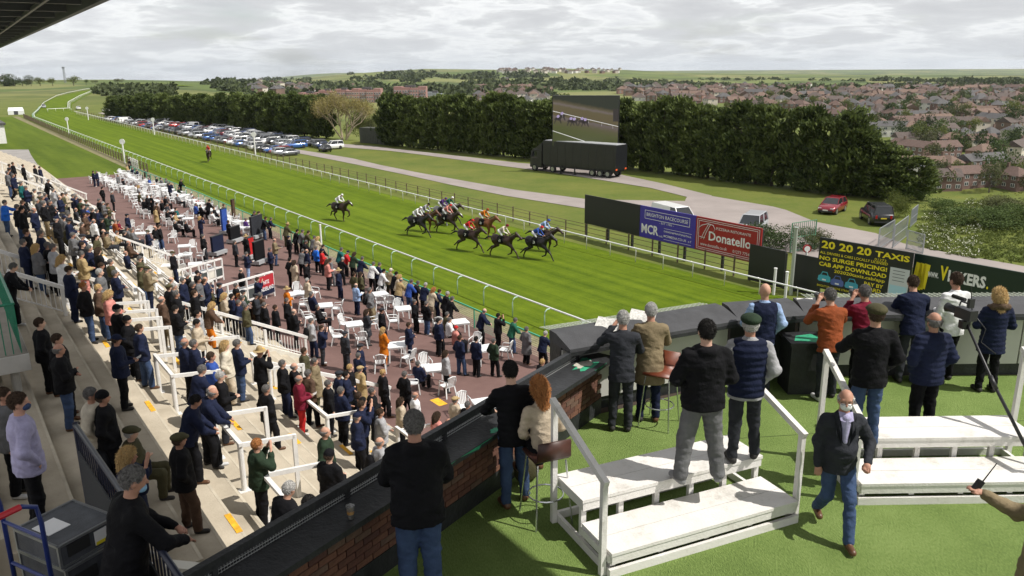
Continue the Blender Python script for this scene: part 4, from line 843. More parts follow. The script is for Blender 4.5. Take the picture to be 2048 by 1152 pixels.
for x, y, k, c, rz in [(215, 224, 'van', 'white', 1), (232, 227, 'van', 'white', 1), (247, 229, 'hatchback', 'white', .8), (455, 251, 'van', 'white', 2.2), (385, 258, 'van', 'white', .9), (478, 254, 'saloon', 'silver', .8), (500, 254, 'estate', 'navy', .8), (564, 268, 'saloon', 'black', .7), (578, 269, 'hatchback', 'grey', .7), (615, 270, 'saloon', 'black', .7), (157, 219, 'hatchback', 'white', .6), (88, 216, 'off-roader', 'silver', .5), (650, 303, 'hatchback', 'black', .6)]:
    car(k, c, un(x, y, 0), rz, '%s %s parked apart from the rows' % (c, k), 'cars parked apart')
car('hatchback', 'wine', un(1664, 424, 0), math.radians(140), 'small red hatchback parked on the grass by the hedge', 'cars by the entrance', True)
car('off-roader', 'black', un(1750, 444, 0), math.radians(-8), 'dark four wheel drive seen from behind on the grass', 'cars by the entrance', True)
car('van', 'white', un(1348, 456, 0), math.radians(205), 'white van half hidden behind the blue sign', 'cars by the entrance', True)
car('off-roader', 'silver', un(1502, 470, 0), math.radians(150), 'silver four wheel drive behind the red sign', 'cars by the entrance', True)
# ------------------------------------------------------------------ lorry with big screen
a, b = un(1078, 337, 0), un(1252, 354, 0); d = (a-b)[:2]; L = np.linalg.norm(d); d = d/L; e = empty('articulated_lorry', (b[0], b[1], 0), math.atan2(d[1], d[0])); k = L/16.2
M_lb = mat('lorry_black', (.012, .013, .015), .35, .2, 1.5, coat=.3)
mb = MB(); mb.bb((0, -0.1, 1.05), (13.2*k, 2.5, 4.25)); tr_ = mb.build('trailer', M_lb, e)
for i in range(9): mb = MB(); mb.bb((.4+i*1.42*k, 2.5, 1.1), (.46+i*1.42*k, 2.525, 4.2)); mb.build('side_rib', mat('trailer_rib', (.02, .021, .023), .4), tr_)
mb = MB(); mb.bb((.1, .1, 4.25), (13*k, 2.3, 4.32)); mb.build('trailer_roof', mat('grey_alloy', (.32, .33, .34), .5), e)
mb = MB(); mb.bb((.3, .1, .75), (13*k, 2.3, 1.04)); mb.build('chassis', M_trim, e)
mb = MB(); mb.smooth = False; mb.loft([[(13.55*k, y, z) for y, z in ((0, .5), (2.4, .5), (2.4, 2.9), (0, 2.9))], [(15.4*k, y, z) for y, z in ((0, .5), (2.4, .5), (2.4, 3.0), (0, 3.0))], [(15.9*k, y, z) for y, z in ((.1, .5), (2.3, .5), (2.3, 1.7), (.1, 1.7))]]); cb_ = mb.build('cab', M_lb, e)
mb = MB(); mb.loft([[(13.6*k, y, z) for y, z in ((.1, 2.9), (2.3, 2.9), (2.3, 3.95), (.1, 3.95))], [(15.2*k, y, z) for y, z in ((.3, 2.95), (2.1, 2.95), (2.1, 3.05), (.3, 3.05))]]); mb.build('roof_fairing', M_lb, e)
mb = MB(); mb.add([(15.42*k, .15, 2.85), (15.42*k, 2.25, 2.85), (15.86*k, 2.2, 1.8), (15.86*k, .2, 1.8)], [(0, 1, 2, 3)]); mb.build('windscreen', M_glass, cb_); mb = MB(); mb.bb((14.5*k, 2.405, 1.8), (15.3*k, 2.42, 2.7)); mb.build('side_window', M_glass, cb_)
mb = MB(); mb.bb((15.2*k, 2.48, 2.0), (15.35*k, 2.7, 2.7)); mb.build('mirror', M_trim, e)
wm_ = MB(); n = 18; wm_.loft([[(.5*q_*math.cos(6.283*i/n), y, .5*q_*math.sin(6.283*i/n)) for i in range(n)] for y, q_ in ((-.16, .9), (-.13, 1), (.13, 1), (.16, .9))]); wme = wm_.mesh('wheel', M_tyre)
rm_ = MB(); rm_.loft([[(.28*math.cos(6.283*i/n), y, .28*math.sin(6.283*i/n)) for i in range(n)] for y in (-.17, .17)]); rme = rm_.mesh('rim', M_rim)
for x in (1.4, 2.75, 4.1, 11.4, 14.9):
    for y in (.1, 2.3): wl_ = link('wheel', wme, e, loc=(x*k, y, .5)); link('rim', rme, wl_)
for x in (7.0, 9.6): mb = MB(); mb.beam((x*k, 2.7, 0), (x*k, 2.7, 1.1), .14, .14, up=(0, 1, 0)); mb.box((x*k, 2.7, .03), (.5, .5, .06)); mb.build('support_leg', M_trim, e)
for y in (.1, 2.2): mb = MB(); mb.box((-.02, y+.1, 1.15), (.05, .35, .2)); mb.build('tail_light', mat('orange_marker', (.7, .12, .03), .4), e)
e['label'] = 'black articulated lorry parked on the road under the big screen'; e['category'] = 'lorry'
mid = (a+b)/2+np.array([d[0], d[1], 0])*1.2; s0 = at(1107, 283, np.linalg.norm(mid[:2])*.995); s1 = at(1236, 292, s0[1]-2.0); ds = s0-s1; Ls = np.linalg.norm(ds[:2]); ang = math.atan2(ds[1], ds[0])
top = at(1107, 192, s0[1])[2]; e = empty('big_screen', (s1[0], s1[1], s1[2]), ang); Hs = top-s1[2]
mb = MB(); mb.bb((-.1, .12, -.15), (Ls+.1, .55, Hs+.1)); mb.build('frame', M_lb, e)
mb = MB(); mb.bb((Ls*.35, .2, -2.2), (Ls*.65, .5, -.15)); mb.build('lifting_mast', M_trim, e)
def screen_mat():
    m = bpy.data.materials.new('screen_picture'); m.use_nodes = True; t = m.node_tree; b_ = t.nodes['Principled BSDF']; tc = t.nodes.new('ShaderNodeTexCoord'); sp = t.nodes.new('ShaderNodeSeparateXYZ'); t.links.new(tc.outputs['Generated'], sp.inputs[0])
    q = t.nodes.new('ShaderNodeMath'); q.operation = 'MULTIPLY_ADD'; t.links.new(sp.outputs[0], q.inputs[0]); q.inputs[1].default_value = -.24; qa = t.nodes.new('ShaderNodeMath'); t.links.new(sp.outputs[2], qa.inputs[0]); qa.inputs[1].default_value = .14; t.links.new(qa.outputs[0], q.inputs[2])
    n = t.nodes.new('ShaderNodeTexNoise'); n.inputs['Scale'].default_value = 14; n.inputs['Detail'].default_value = 6; t.links.new(tc.outputs['Generated'], n.inputs['Vector'])
    q2 = t.nodes.new('ShaderNodeMath'); q2.operation = 'MULTIPLY_ADD'; t.links.new(n.outputs[0], q2.inputs[0]); q2.inputs[1].default_value = .07; t.links.new(q.outputs[0], q2.inputs[2])
    c = ramp(t, q2.outputs[0], [(0, (.06, .075, .02)), (.34, (.08, .09, .025)), (.44, (.10, .09, .04)), (.50, (.13, .10, .085)), (.545, (.14, .115, .11)), (.56, (.11, .085, .04)), (.76, (.12, .095, .045)), (.80, (.16, .13, .12)), (.84, (.10, .08, .04)), (.90, (.02, .025, .015))])
    b_.inputs['Base Color'].default_value = (.01, .01, .01, 1); b_.inputs['Roughness'].default_value = .4; t.links.new(c, b_.inputs['Emission Color']); b_.inputs['Emission Strength'].default_value = .8; return m
mb = MB(); mb.bb((0, .552, 0), (Ls, .58, Hs)); ds_ = mb.build('display', screen_mat(), e)
M_sw = mat('screen_white', (.55, .55, .55), .5, emit=.8); M_sd = mat('screen_dark', (.025, .02, .02), .5, emit=.6); M_sc = mat('screen_colour', (.25, .2, .35), .5, emit=.8)
# local x runs right-to-left in view
mb = MB(); X = lambda u: Ls*(1-u)
mb.beam((X(0), .588, Hs*.70), (X(1), .588, Hs*.40), .012, .06); mb.beam((X(0), .588, Hs*.30), (X(.6), .588, Hs*.05), .012, .07)
for u in (.15, .35, .55, .75, .92): mb.beam((X(u), .588, Hs*(.70-.3*u)), (X(u), .588, Hs*(.70-.3*u)-.45), .012, .03, up=(0, 1, 0))
mb.build('pictured_rail', M_sw, ds_)
for u, v in ((.08, .52), (.14, .58), (.28, .48), (.33, .47), (.45, .48), (.50, .46)):
    mb = MB(); x, z = X(u), Hs*v; mb.add([(x+dx, .592, z+dz) for dx, dz in ((.55, .1), (.3, .32), (-.2, .3), (-.45, .55), (-.6, .45), (-.35, .05), (-.5, -.45), (-.38, -.45), (-.15, -.02), (.25, -.02), (.45, -.5), (.55, -.45), (.4, 0))], [tuple(range(13))]); mb.build('pictured_horse', M_sd, ds_)
    mb = MB(); mb.add([(x+dx, .597, z+dz) for dx, dz in ((.15, .3), (.2, .55), (-.05, .7), (-.25, .55), (-.1, .3))], [(0, 1, 2, 3, 4)]); mb.build('pictured_rider', M_sc, ds_)
mb = MB(); mb.add([(X(.92), .592, Hs*.5), (X(1.0), .592, Hs*.5), (X(1.0), .592, Hs*.74), (X(.92), .592, Hs*.76)], [(0, 1, 2, 3)]); mb.build('pictured_board', M_sd, ds_)
e['label'] = 'big video screen showing the race, raised above the black lorry'; e['category'] = 'screen'
# ------------------------------------------------------------------ sign boards
def text(body, parent, x, z, m, height=None, width=None, y=-.012, ox=0, shear=0., bold=0., name='lettering', align='LEFT'):
    cu = bpy.data.curves.new('t', 'FONT'); cu.body = body; cu.size = 1; cu.offset = bold; cu.shear = shear; cu.fill_mode = 'FRONT' if False else 'BOTH'; cu.resolution_u = 2
    ob = bpy.data.objects.new('t', cu); me = bpy.data.meshes.new_from_object(ob); bpy.data.objects.remove(ob); bpy.data.curves.remove(cu)
    V = np.empty(len(me.vertices)*3, np.float32); me.vertices.foreach_get('co', V); V = V.reshape(-1, 3); x0, x1 = V[:, 0].min(), V[:, 0].max(); y0, y1 = V[:, 1].min(), V[:, 1].max()
    sy = (height/(y1-y0)) if height else width/(x1-x0); sx_ = (width/(x1-x0)) if width else sy
    o = np.stack([(V[:, 0]-x0)*sx_+x, np.full(len(V), y), (V[:, 1]-y0)*sy+z], 1)
    if align == 'CENTER': o[:, 0] -= (x1-x0)*sx_/2
    me.vertices.foreach_set('co', o.astype(np.float32).ravel()); me.materials.clear(); me.materials.append(m); me.update(); me.name = name; return link(name, me, parent)
def flatpoly(parent, name, pts, m, y=-.01): mb = MB(); mb.add([(x, y, z) for x, z in pts], [tuple(range(len(pts)))]); return mb.build(name, m, parent)
M_w = mat('sign_white', (.72, .72, .72), .5); M_y = mat('sign_yellow', (.75, .62, .02), .5); M_sb = mat('sign_black', (.012, .013, .016), .4); M_bl = mat('sign_blue', (.045, .03, .30), .4); M_rd = mat('sign_red', (.30, .012, .015), .4)
L0, R0 = un(1168, 472, 0), un(1521, 563, 0); dv = (R0-L0)[:2]; LL = np.linalg.norm(dv); SA = math.atan2(dv[1], dv[0])
def ux(x): # length along the board line for an image column at board height
    r_ = ray(x, 480); A = np.array([[r_[0], -dv[0]/LL], [r_[1], -dv[1]/LL]]); return np.linalg.solve(A, L0[:2])[1]
zt0, zb0 = at(1168, 391, L0[1])[2], at(1168, 455, L0[1])[2]; zt1, zb1 = at(1523, 455, R0[1])[2], at(1518, 519, R0[1])[2]
print('board z', zt0, zb0, zt1, zb1, LL)
ZT, ZB = (zt0+zt1)/2, (zb0+zb1)/2
def board(x0, x1, m, label, name='advertising_board', posts=(0.06, .9)):
    u0, u1 = ux(x0), ux(x1); p = L0[:2]+dv/LL*u0; e = empty(name, (p[0], p[1], 0), SA); W = u1-u0
    mb = MB(); mb.bb((.02, 0, ZB), (W-.02, .08, ZT)); mb.build('panel', m, e)
    for f in posts: mb = MB(); mb.bb((W*f, .082, 0), (W*f+.16, .24, ZT-.1)); mb.build('post', M_sb, e)
    e['label'] = label; e['category'] = 'sign'; e['group'] = 'advertising boards beside the track'; return e, W
e, W = board(1168, 1278, M_sb, 'blank black board on posts, left of the blue sign', posts=(.0, .42, .85))
e, W = board(1278, 1390, M_bl, 'blue sign board reading Brighton Racecourse and MCR media', posts=(.35, .8)); H_ = ZT-ZB
mb = MB(); fx0, fx1, fz0, fz1 = W*.1, W*.9, ZB+H_*.62, ZB+H_*.88
for q in (((fx0, fz0), (fx1, fz0)), ((fx0, fz1), (fx1, fz1)), ((fx0, fz0), (fx0, fz1)), ((fx1, fz0), (fx1, fz1))): mb.beam((q[0][0], -.012, q[0][1]), (q[1][0], -.012, q[1][1]), .01, .035, up=(0, 0, 1) if q[0][1] == q[1][1] else (1, 0, 0))
mb.build('border_line', M_w, e); text('BRIGHTON RACECOURSE', e, W*.5, ZB+H_*.70, M_w, H_*.11, W*.74, bold=.006, align='CENTER'); text('- EST 1783 -', e, W*.5, ZB+H_*.53, M_w, H_*.06, W*.26, align='CENTER')
text('MCR', e, W*.04, ZB+H_*.14, M_w, H_*.30, W*.32, bold=.03); text('media', e, W*.37, ZB+H_*.12, M_w, H_*.07, W*.07); text('DESIGN|PRINT|INSTALL', e, W*.46, ZB+H_*.29, M_w, H_*.07, W*.48, bold=.01); text('MCRMEDIA.CO.UK  o f', e, W*.46, ZB+H_*.15, M_w, H_*.075, W*.48, bold=.01)
for z in (.42, .08): mb = MB(); mb.beam((W*.46, -.012, ZB+H_*z), (W*.94, -.012, ZB+H_*z), .01, .025); mb.build('rule_line', M_w, e)
e, W = board(1390, 1523, M_rd, 'red restaurant sign board reading Donatello', posts=(.42, .97)); mb = MB()
for g in (.03, .055):
    for q in (((W*g, ZB+H_*g*2), (W*(1-g), ZB+H_*g*2)), ((W*g, ZT-H_*g*2), (W*(1-g), ZT-H_*g*2)), ((W*g, ZB+H_*g*2), (W*g, ZT-H_*g*2)), ((W*(1-g), ZB+H_*g*2), (W*(1-g), ZT-H_*g*2))): mb.beam((q[0][0], -.012, q[0][1]), (q[1][0], -.012, q[1][1]), .01, .03, up=(0, 0, 1) if q[0][1] == q[1][1] else (1, 0, 0))
mb.build('border_line', M_w, e); text('PIZZERIA RISTORANTE', e, W*.33, ZB+H_*.71, M_w, H_*.075, W*.52); text('Donatello', e, W*.22, ZB+H_*.36, M_w, H_*.27, W*.64, bold=.02)
mb = MB(); mb.smooth = True
for pts in ([(.10, .36), (.13, .52), (.17, .68), (.20, .80), (.22, .84)], [(.14, .36), (.17, .54), (.21, .72), (.24, .83)], [(.05, .66), (.10, .76), (.20, .84), (.28, .82), (.31, .72), (.29, .62), (.22, .58)], [(.07, .42), (.12, .41), (.16, .42)]): mb.tube([(W*x, -.015, ZB+H_*z) for x, z in pts], .025, 5)
mb.build('script_flourish', M_w, e); text('www.donatello.co.uk', e, W*.09, ZB+H_*.17, M_w, H_*.095, W*.42); text('01273 775477', e, W*.60, ZB+H_*.16, M_w, H_*.085, W*.30)
# black hoarding and the taxi / green signs to the right
def wallsign(x0, y0, x1, y1, zt, zb, m, label, name='advertising_board', thick=.1):
    a, b = un(x0, y0, zt), un(x1, y1, zt); d = (b-a)[:2]; W = np.linalg.norm(d); e = empty(name, (a[0], a[1], 0), math.atan2(d[1], d[0]))
    mb = MB(); mb.bb((.015, 0, zb), (W-.015, thick, zt)); mb.build('panel', m, e); mb = MB()
    for f in (.02, .5, .96): mb = MB(); mb.bb((W*f, thick+.002, 0), (W*f+.12, thick+.12, zt-.15)); mb.build('post', M_sb, e)
    e['label'] = label; e['category'] = 'sign'; e['group'] = 'advertising boards beside the track'; return e, W
e, W = wallsign(1500, 488, 1572, 503, 2.5, .05, M_sb, 'plain black hoarding below the red sign', 'black_hoarding'); e, W = wallsign(1590, 507, 1641, 517, 2.5, .05, M_sb, 'plain black hoarding left of the taxi sign', 'black_hoarding')
e, W = wallsign(1640, 474, 1828, 506, 4.1, 1.0, M_sb, 'black sign board with yellow lettering for 202020 taxis'); zb, zt = 1.0, 4.1; Hh = 3.1
text('20 20 20', e, W*.03, zb+Hh*.80, M_y, Hh*.15, W*.55, bold=.03); text('TAXIS', e, W*.62, zb+Hh*.815, M_y, Hh*.11, W*.35, bold=.03); text('01273', e, W*.62, zb+Hh*.745, M_y, Hh*.045, W*.12)
text('ALL DRIVERS & CARS LOCALLY LICENSED', e, W*.02, zb+Hh*.69, M_y, Hh*.05, W*.74, bold=.01); text('NO SURGE PRICING!', e, W*.02, zb+Hh*.57, M_y, Hh*.08, W*.74, bold=.03); text('CAB APP DOWNLOAD', e, W*.02, zb+Hh*.45, M_y, Hh*.08, W*.74, bold=.03)
text('202020taxis.cab/app', e, W*.2, zb+Hh*.345, M_y, Hh*.08, W*.55, bold=.012); text('PAY BY', e, W*.54, zb+Hh*.245, M_y, Hh*.07, W*.2, bold=.02); text('CARD', e, W*.56, zb+Hh*.15, M_y, Hh*.07, W*.16, bold=.02); text('IN CAB', e, W*.54, zb+Hh*.05, M_y, Hh*.07, W*.2, bold=.02); text('BRIGHTON & HOVE STREAMLINE', e, W*.02, zb+Hh*.04, M_y, Hh*.04, W*.45)
for i, (u, c_) in enumerate(((.02, (.05, .35, .45)), (.17, (.08, .12, .35)), (.33, (.05, .30, .42)))):
    o = W*u; s_ = W*.15; z = zb+Hh*(.12 if i else .15); b_ = flatpoly(e, 'pictured_car', [(o+s_*x, z+s_*y*.85) for x, y in ((0, .1), (.05, .45), (.2, .55), (.32, .85), (.7, .85), (.82, .55), (.97, .45), (1, .1), (.9, 0), (.1, 0))], mat('pictured_car_%d' % i, c_, .4)); flatpoly(b_, 'pictured_windscreen', [(o+s_*x, z+s_*y*.85) for x, y in ((.27, .55), (.37, .78), (.65, .78), (.75, .55))], M_sb, -.014); flatpoly(b_, 'pictured_plate', [(o+s_*x, z+s_*y*.85) for x, y in ((.35, .1), (.65, .1), (.65, .22), (.35, .22))], M_w, -.014)
ph = flatpoly(e, 'pictured_phone', [(W*.79, zb+.05), (W*.985, zb+.05), (W*.985, zb+Hh*.68), (W*.79, zb+Hh*.68)], mat('pictured_phone_grey', (.5, .52, .55), .4)); flatpoly(ph, 'pictured_map', [(W*.80, zb+Hh*.2), (W*.975, zb+Hh*.2), (W*.975, zb+Hh*.36), (W*.80, zb+Hh*.36)], mat('pictured_map_blue', (.35, .55, .65), .5), -.014)
for z in (.62, .56, .5, .44, .14, .08): flatpoly(ph, 'pictured_line', [(W*.82, zb+Hh*z), (W*.94, zb+Hh*z), (W*.94, zb+Hh*(z+.012)), (W*.82, zb+Hh*(z+.012))], mat('pictured_text_grey', (.12, .13, .14), .5), -.014)
M_vg = mat('sign_dark_green', (.006, .02, .014), .4); e, W = wallsign(1829, 506.5, 2060, 548, 3.9, .4, M_vg, 'long dark green sign board with yellow and white lettering and a horse picture'); zt, zb = 3.9, .4
for i in range(3): flatpoly(e, 'yellow_bar', [(W*(.005+.038*i), 1.9+.1*i), (W*(.005+.038*i)+.55-.1*i, 1.9+.05*i), (W*(.035+.04*i)+.3, 3.4), (W*(.015+.04*i)+.1, 3.45)], M_y)
text('www.', e, W*.15, 2.75, M_w, .3, W*.10, bold=.02); text('V', e, W*.26, 2.7, M_y, .8, W*.07, bold=.04); text('ICKERS', e, W*.335, 2.7, M_w, .65, W*.33, bold=.04); text('.', e, W*.675, 2.7, M_y, .15, W*.015, bold=.04)
flatpoly(e, 'pictured_horse', [(W*(.86+.14*x), .5+2.3*y) for x, y in ((0, 0), (.1, .45), (.05, .7), (.2, .95), (.35, 1), (.45, .9), (.7, .75), (.95, .4), (1, 0))], mat('pictured_horse_brown', (.10, .04, .025), .6))
# posts round the winning line
def pole(x, y, h, r, m, label, name='marker_post', disc=None, zf=0., disc_m=None):
    p = un(x, y, zf); e = empty(name, p); mb = MB(); mb.tube([(0, 0, 0), (0, 0, h)], r, 8); mb.build('shaft', m, e); mb = MB(); mb.tube([(0, 0, h), (0, 0, h+.06)], r*1.25, 8); mb.build('cap', m, e)
    if disc:
        mb = MB(); n = 20; mb.loft([[(disc*math.cos(6.283*i/n), y_, h+disc*.8+disc*math.sin(6.283*i/n)) for i in range(n)] for y_ in (-.05, .05)]); dk = mb.build('disc', disc_m or m, e)
        if disc_m: mb = MB(); mb.loft([[(disc*.7*math.cos(6.283*i/n), y_, h+disc*.8+disc*.7*math.sin(6.283*i/n)) for i in range(n)] for y_ in (-.056, .056)]); mb.build('disc_face', M_w, dk)
    reg(e, label, 'post', None)
pole(1606, 583, 2.6, .07, M_wr, 'white winning post with red ringed disc', 'winning_post', .26, disc_m=M_rd); pole(1581, 590, 4.3, .12, mat('galvanised_post', (.42, .45, .43), .4, metal=.5), 'tall galvanised post beside the winning post')
pole(1547, 590, 1.7, .09, M_wr, 'short white post left of the winning line'); pole(1570, 598, 1.7, .09, M_wr, 'short white post right of the winning line')
for x, y, t in [(250, 327, 'white disc post on the crowd rail at the end of the apron'), (138, 268, 'white disc post by the wooden fence on the far lawn'), (309, 270, 'white disc post in front of the far parked cars'), (511, 309, 'white disc post in front of the near parked cars'), (177, 240, 'smallest white disc post near the far bend')]: pole(x, y, 3.0, .12, M_wr, t, 'furlong_post', .42)
pole(645, 520, 2.6, .07, M_wr, 'thin white post on the crowd rail above the photographers', zf=.4)
# shed, gate and palisade
p0 = un(787, 291, 0); p1 = un(720, 285, 0); d = (p1-p0)[:2]; e = empty('green_shed', (p0[0], p0[1], 0), math.atan2(d[1], d[0])); W = np.linalg.norm(d); M_sh = mat('dark_olive_shed', (.045, .05, .035), .7, .2, 2)
for k_, (x0, x1, h) in enumerate(((0, W*.45, 2.3), (W*.46, W, 2.9))):
    mb = MB(); mb.bb((x0, -2.4, 0), (x1, .0, h)); w_ = mb.build('container', M_sh, e)
    for i in range(int((x1-x0)/.5)): mb = MB(); mb.bb((x0+.1+i*.5, .0, .1), (x0+.32+i*.5, .035, h-.1)); mb.build('corrugation', M_sh, w_)
e['label'] = 'two dark olive storage containers beside the bare tree'; e['category'] = 'shed'
M_gal = mat('galvanised_gate', (.30, .32, .33), .45, metal=.5)
def gate(x0, y0, x1, y1, h, label, n=14, m=None):
    a, b = un(x0, y0, .03), un(x1, y1, .03); e = empty('metal_gate', a); d = b-a; m = m or M_gal
    for z in (.1, h*.5, h): mb = MB(); mb.beam((0, 0, z), (d[0], d[1], z), .05, .05); mb.build('frame_rail', m, e)
    for i in range(n+1): f = i/n; mb = MB(); mb.beam((d[0]*f, d[1]*f, 0), (d[0]*f, d[1]*f, h), .09 if i in (0, n) else .03, .03, up=(0, 1, 0)); mb.build('upright', m, e)
    reg(e, label, 'gate', None)
gate(1755, 500, 1785, 480, 1.7, 'grey steel gate standing half open on the entrance road'); gate(1785, 496, 1812, 474, 1.8, 'taller grey steel gate leaf beside the cow parsley'); gate(1812, 498, 1845, 508, 1.5, 'low grey steel gate right of the entrance'); gate(1820, 455, 1832, 444, 1.6, 'grey mesh fence panel beside the yellow green shrub')
gate(1580, 505, 1628, 497, 2.3, 'green steel palisade behind the black hoarding', 12, mat('palisade_green', (.08, .20, .12), .6))
# ------------------------------------------------------------------ figures: smooth signed-distance bodies meshed by surface nets
def smin(a, b, k): h = np.clip(.5+.5*(b-a)/k, 0, 1); return b+(a-b)*h-k*h*(1-h)
def cap(a, b, ra, rb, fy=1., U=None):
    a = np.array(a, np.float32); b = np.array(b, np.float32)
    def f(P):
        Q = P if U is None else U(P); A, B = a, b
        if fy != 1: s = np.array([1, 1/fy, 1], np.float32); Q = Q*s; A = a*s; B = b*s
        ba = B-A; h = np.clip(((Q-A)@ba)/max(float(ba@ba), 1e-9), 0, 1); d = Q-A-h[:, None]*ba
        d = np.sqrt((d*d).sum(1))-(ra+(rb-ra)*h); return d*(1 if fy == 1 else (1+fy)/2)
    f.bb = (np.minimum(a, b)-max(ra, rb), np.maximum(a, b)+max(ra, rb)); f.U = U; return f
def ell(c, r, U=None, R=None):
    c = np.array(c, np.float32); r = np.array(r, np.float32)
    def f(P):
        Q = (P if U is None else U(P))-c
        if R is not None: Q = Q@R
        k0 = np.sqrt(((Q/r)**2).sum(1)); k1 = np.sqrt(((Q/(r*r))**2).sum(1)); return k0*(k0-1)/np.maximum(k1, 1e-6)
    m = r.max() if R is not None else r; f.bb = (c-m, c+m); f.U = U; return f
def rotx(a): c, s = math.cos(a), math.sin(a); return np.array([[1, 0, 0], [0, c, -s], [0, s, c]], np.float32)
def rotz(a): c, s = math.cos(a), math.sin(a); return np.array([[c, -s, 0], [s, c, 0], [0, 0, 1]], np.float32)
def sdf_mesh(name, prims, vox, mats, cuts=(), disp=None, k=.03, pad=.05, inv=None):
    lo = np.array([9, 9, 9.]); hi = -lo
    for f in prims:
        f = f[0] if isinstance(f, tuple) else f; cs_ = np.array([[f.bb[i][0], f.bb[j][1], f.bb[l][2]] for i in (0, 1) for j in (0, 1) for l in (0, 1)])
        if f.U is not None: cs_ = f.U.inv(cs_)
        lo = np.minimum(lo, cs_.min(0)); hi = np.maximum(hi, cs_.max(0))
    lo -= pad; hi += pad; n = (np.ceil((hi-lo)/vox/4)*4).astype(int)+1
    def ev(P):
        P = P.astype(np.float32); D = None
        for f in prims:
            kk = k
            if isinstance(f, tuple): f, kk = f
            d = f(P); D = d if D is None else smin(D, d, kk)
        if disp is not None: D = D+disp(P)
        for c in cuts: D = np.maximum(D, c(P))
        return D
    nb = (n-1)//4; g = [lo[i]+(np.arange(nb[i])*4+2)*vox for i in range(3)]
    C = np.stack(np.meshgrid(*g, indexing='ij'), -1).reshape(-1, 3); dc = ev(C).reshape(nb)
    D = np.repeat(np.repeat(np.repeat(dc, 4, 0), 4, 1), 4, 2); D = np.pad(D, ((0, 1),)*3, mode='edge')
    m = np.abs(dc) < 4*vox*1.15+.01; M = np.zeros(n, bool)
    for dx in (0, 1):
        for dy in (0, 1):
            for dz in (0, 1):
                Mb = np.repeat(np.repeat(np.repeat(m, 4, 0), 4, 1), 4, 2); M[dx:dx+Mb.shape[0], dy:dy+Mb.shape[1], dz:dz+Mb.shape[2]] |= Mb[:n[0]-dx, :n[1]-dy, :n[2]-dz]
    ix = np.argwhere(M); D[M] = ev(lo+ix*vox)
    ins = D < 0; cn = np.zeros(n-1, np.int8); off = [(a, b, c) for a in (0, 1) for b in (0, 1) for c in (0, 1)]
    for a, b, c in off: cn += ins[a:n[0]-1+a, b:n[1]-1+b, c:n[2]-1+c]
    act = np.argwhere((cn > 0) & (cn < 8)); val = np.stack([D[act[:, 0]+a, act[:, 1]+b, act[:, 2]+c] for a, b, c in off], 1)
    acc = np.zeros((len(act), 3)); cnt = np.zeros(len(act))
    for i in range(8):
        for j in range(i+1, 8):
            if sum(abs(off[i][q]-off[j][q]) for q in range(3)) != 1: continue
            x = (val[:, i] < 0) != (val[:, j] < 0); t = val[:, i]/np.where(x, val[:, i]-val[:, j], 1)
            p = np.array(off[i])+t[:, None]*(np.array(off[j])-np.array(off[i])); acc += np.where(x[:, None], p, 0); cnt += x
    V = lo+(act+acc/np.maximum(cnt, 1)[:, None])*vox; idm = np.full(n-1, -1); idm[tuple(act.T)] = np.arange(len(act)); Q = []
    for ax in range(3):
        s0 = [slice(1, -1)]*3; s0[ax] = slice(0, -1); s1 = list(s0); s1[ax] = slice(1, None); a0, a1 = ins[tuple(s0)], ins[tuple(s1)]
        e = np.argwhere(a0 != a1); sg = a0[tuple(e.T)]; e = e+1; e[:, ax] -= 1; u, v = [(1, 2), (2, 0), (0, 1)][ax]
        def cell(du, dv): q = e.copy(); q[:, u] -= du; q[:, v] -= dv; return idm[tuple(q.T)]
        q = np.stack([cell(1, 1), cell(0, 1), cell(0, 0), cell(1, 0)], 1); q[~sg] = q[~sg][:, ::-1]; Q.append(q)
    Q = np.concatenate(Q); Q = Q[(Q >= 0).all(1)]
    for _ in range(2):                                # light relaxation
        s = np.zeros_like(V); c_ = np.zeros(len(V))
        for i in range(4): np.add.at(s, Q[:, i], V[Q[:, (i+1) % 4]]+V[Q[:, (i-1) % 4]]); np.add.at(c_, Q[:, i], 2)
        V = V*.6+.4*s/np.maximum(c_, 1)[:, None]
    return mesh_np(name, V, Q, mats, smooth=True)
SKIN = [mat('skin_%d' % i, c, .6, .08, 30, spec=.35) for i, c in enumerate([(.48, .27, .19), (.40, .21, .145), (.55, .34, .25)])]
HAIRM = {n: mat('hair_'+n, c, .8, .3, 60, .6, 120) for n, c in {'grey': (.18, .172, .165), 'white': (.52, .51, .49), 'brown': (.07, .042, .025), 'black': (.014, .012, .011), 'blond': (.60, .42, .19), 'ginger': (.46, .20, .065)}.items()}
ARM = {'side': ((.235, -.03, 1.135), (.235, .05, .885)), 'pocket': ((.285, -.07, 1.15), (.19, .07, .955)), 'cross': ((.25, .06, 1.15), (-.06, .21, 1.17)), 'binoc': ((.27, .17, 1.27), (.075, .23, 1.56)), 'hold': ((.24, .02, 1.13), (.09, .27, 1.12)), 'behind': ((.27, -.13, 1.16), (.05, -.17, .96)), 'rail': ((.26, .22, 1.17), (.14, .42, 1.10)), 'out': ((.26, .25, 1.28), (.14, .48, 1.33)), 'lap': ((.25, .03, 1.14), (.1, .24, 1.02)), 'belly': ((.28, .0, 1.15), (.06, .21, 1.08)), 'phone': ((.25, .14, 1.2), (.10, .10, 1.56))}
_G = np.random.default_rng(12).uniform(-1, 1, (32, 32, 32)).astype(np.float32)
def vnoise(P):
    I = np.floor(P).astype(int); f = P-I; f = f*f*(3-2*f); r = 0
    for a in (0, 1):
        for b in (0, 1):
            for c in (0, 1): r = r+(f[:, 0] if a else 1-f[:, 0])*(f[:, 1] if b else 1-f[:, 1])*(f[:, 2] if c else 1-f[:, 2])*_G[(I[:, 0]+a) & 31, (I[:, 1]+b) & 31, (I[:, 2]+c) & 31]
    return r
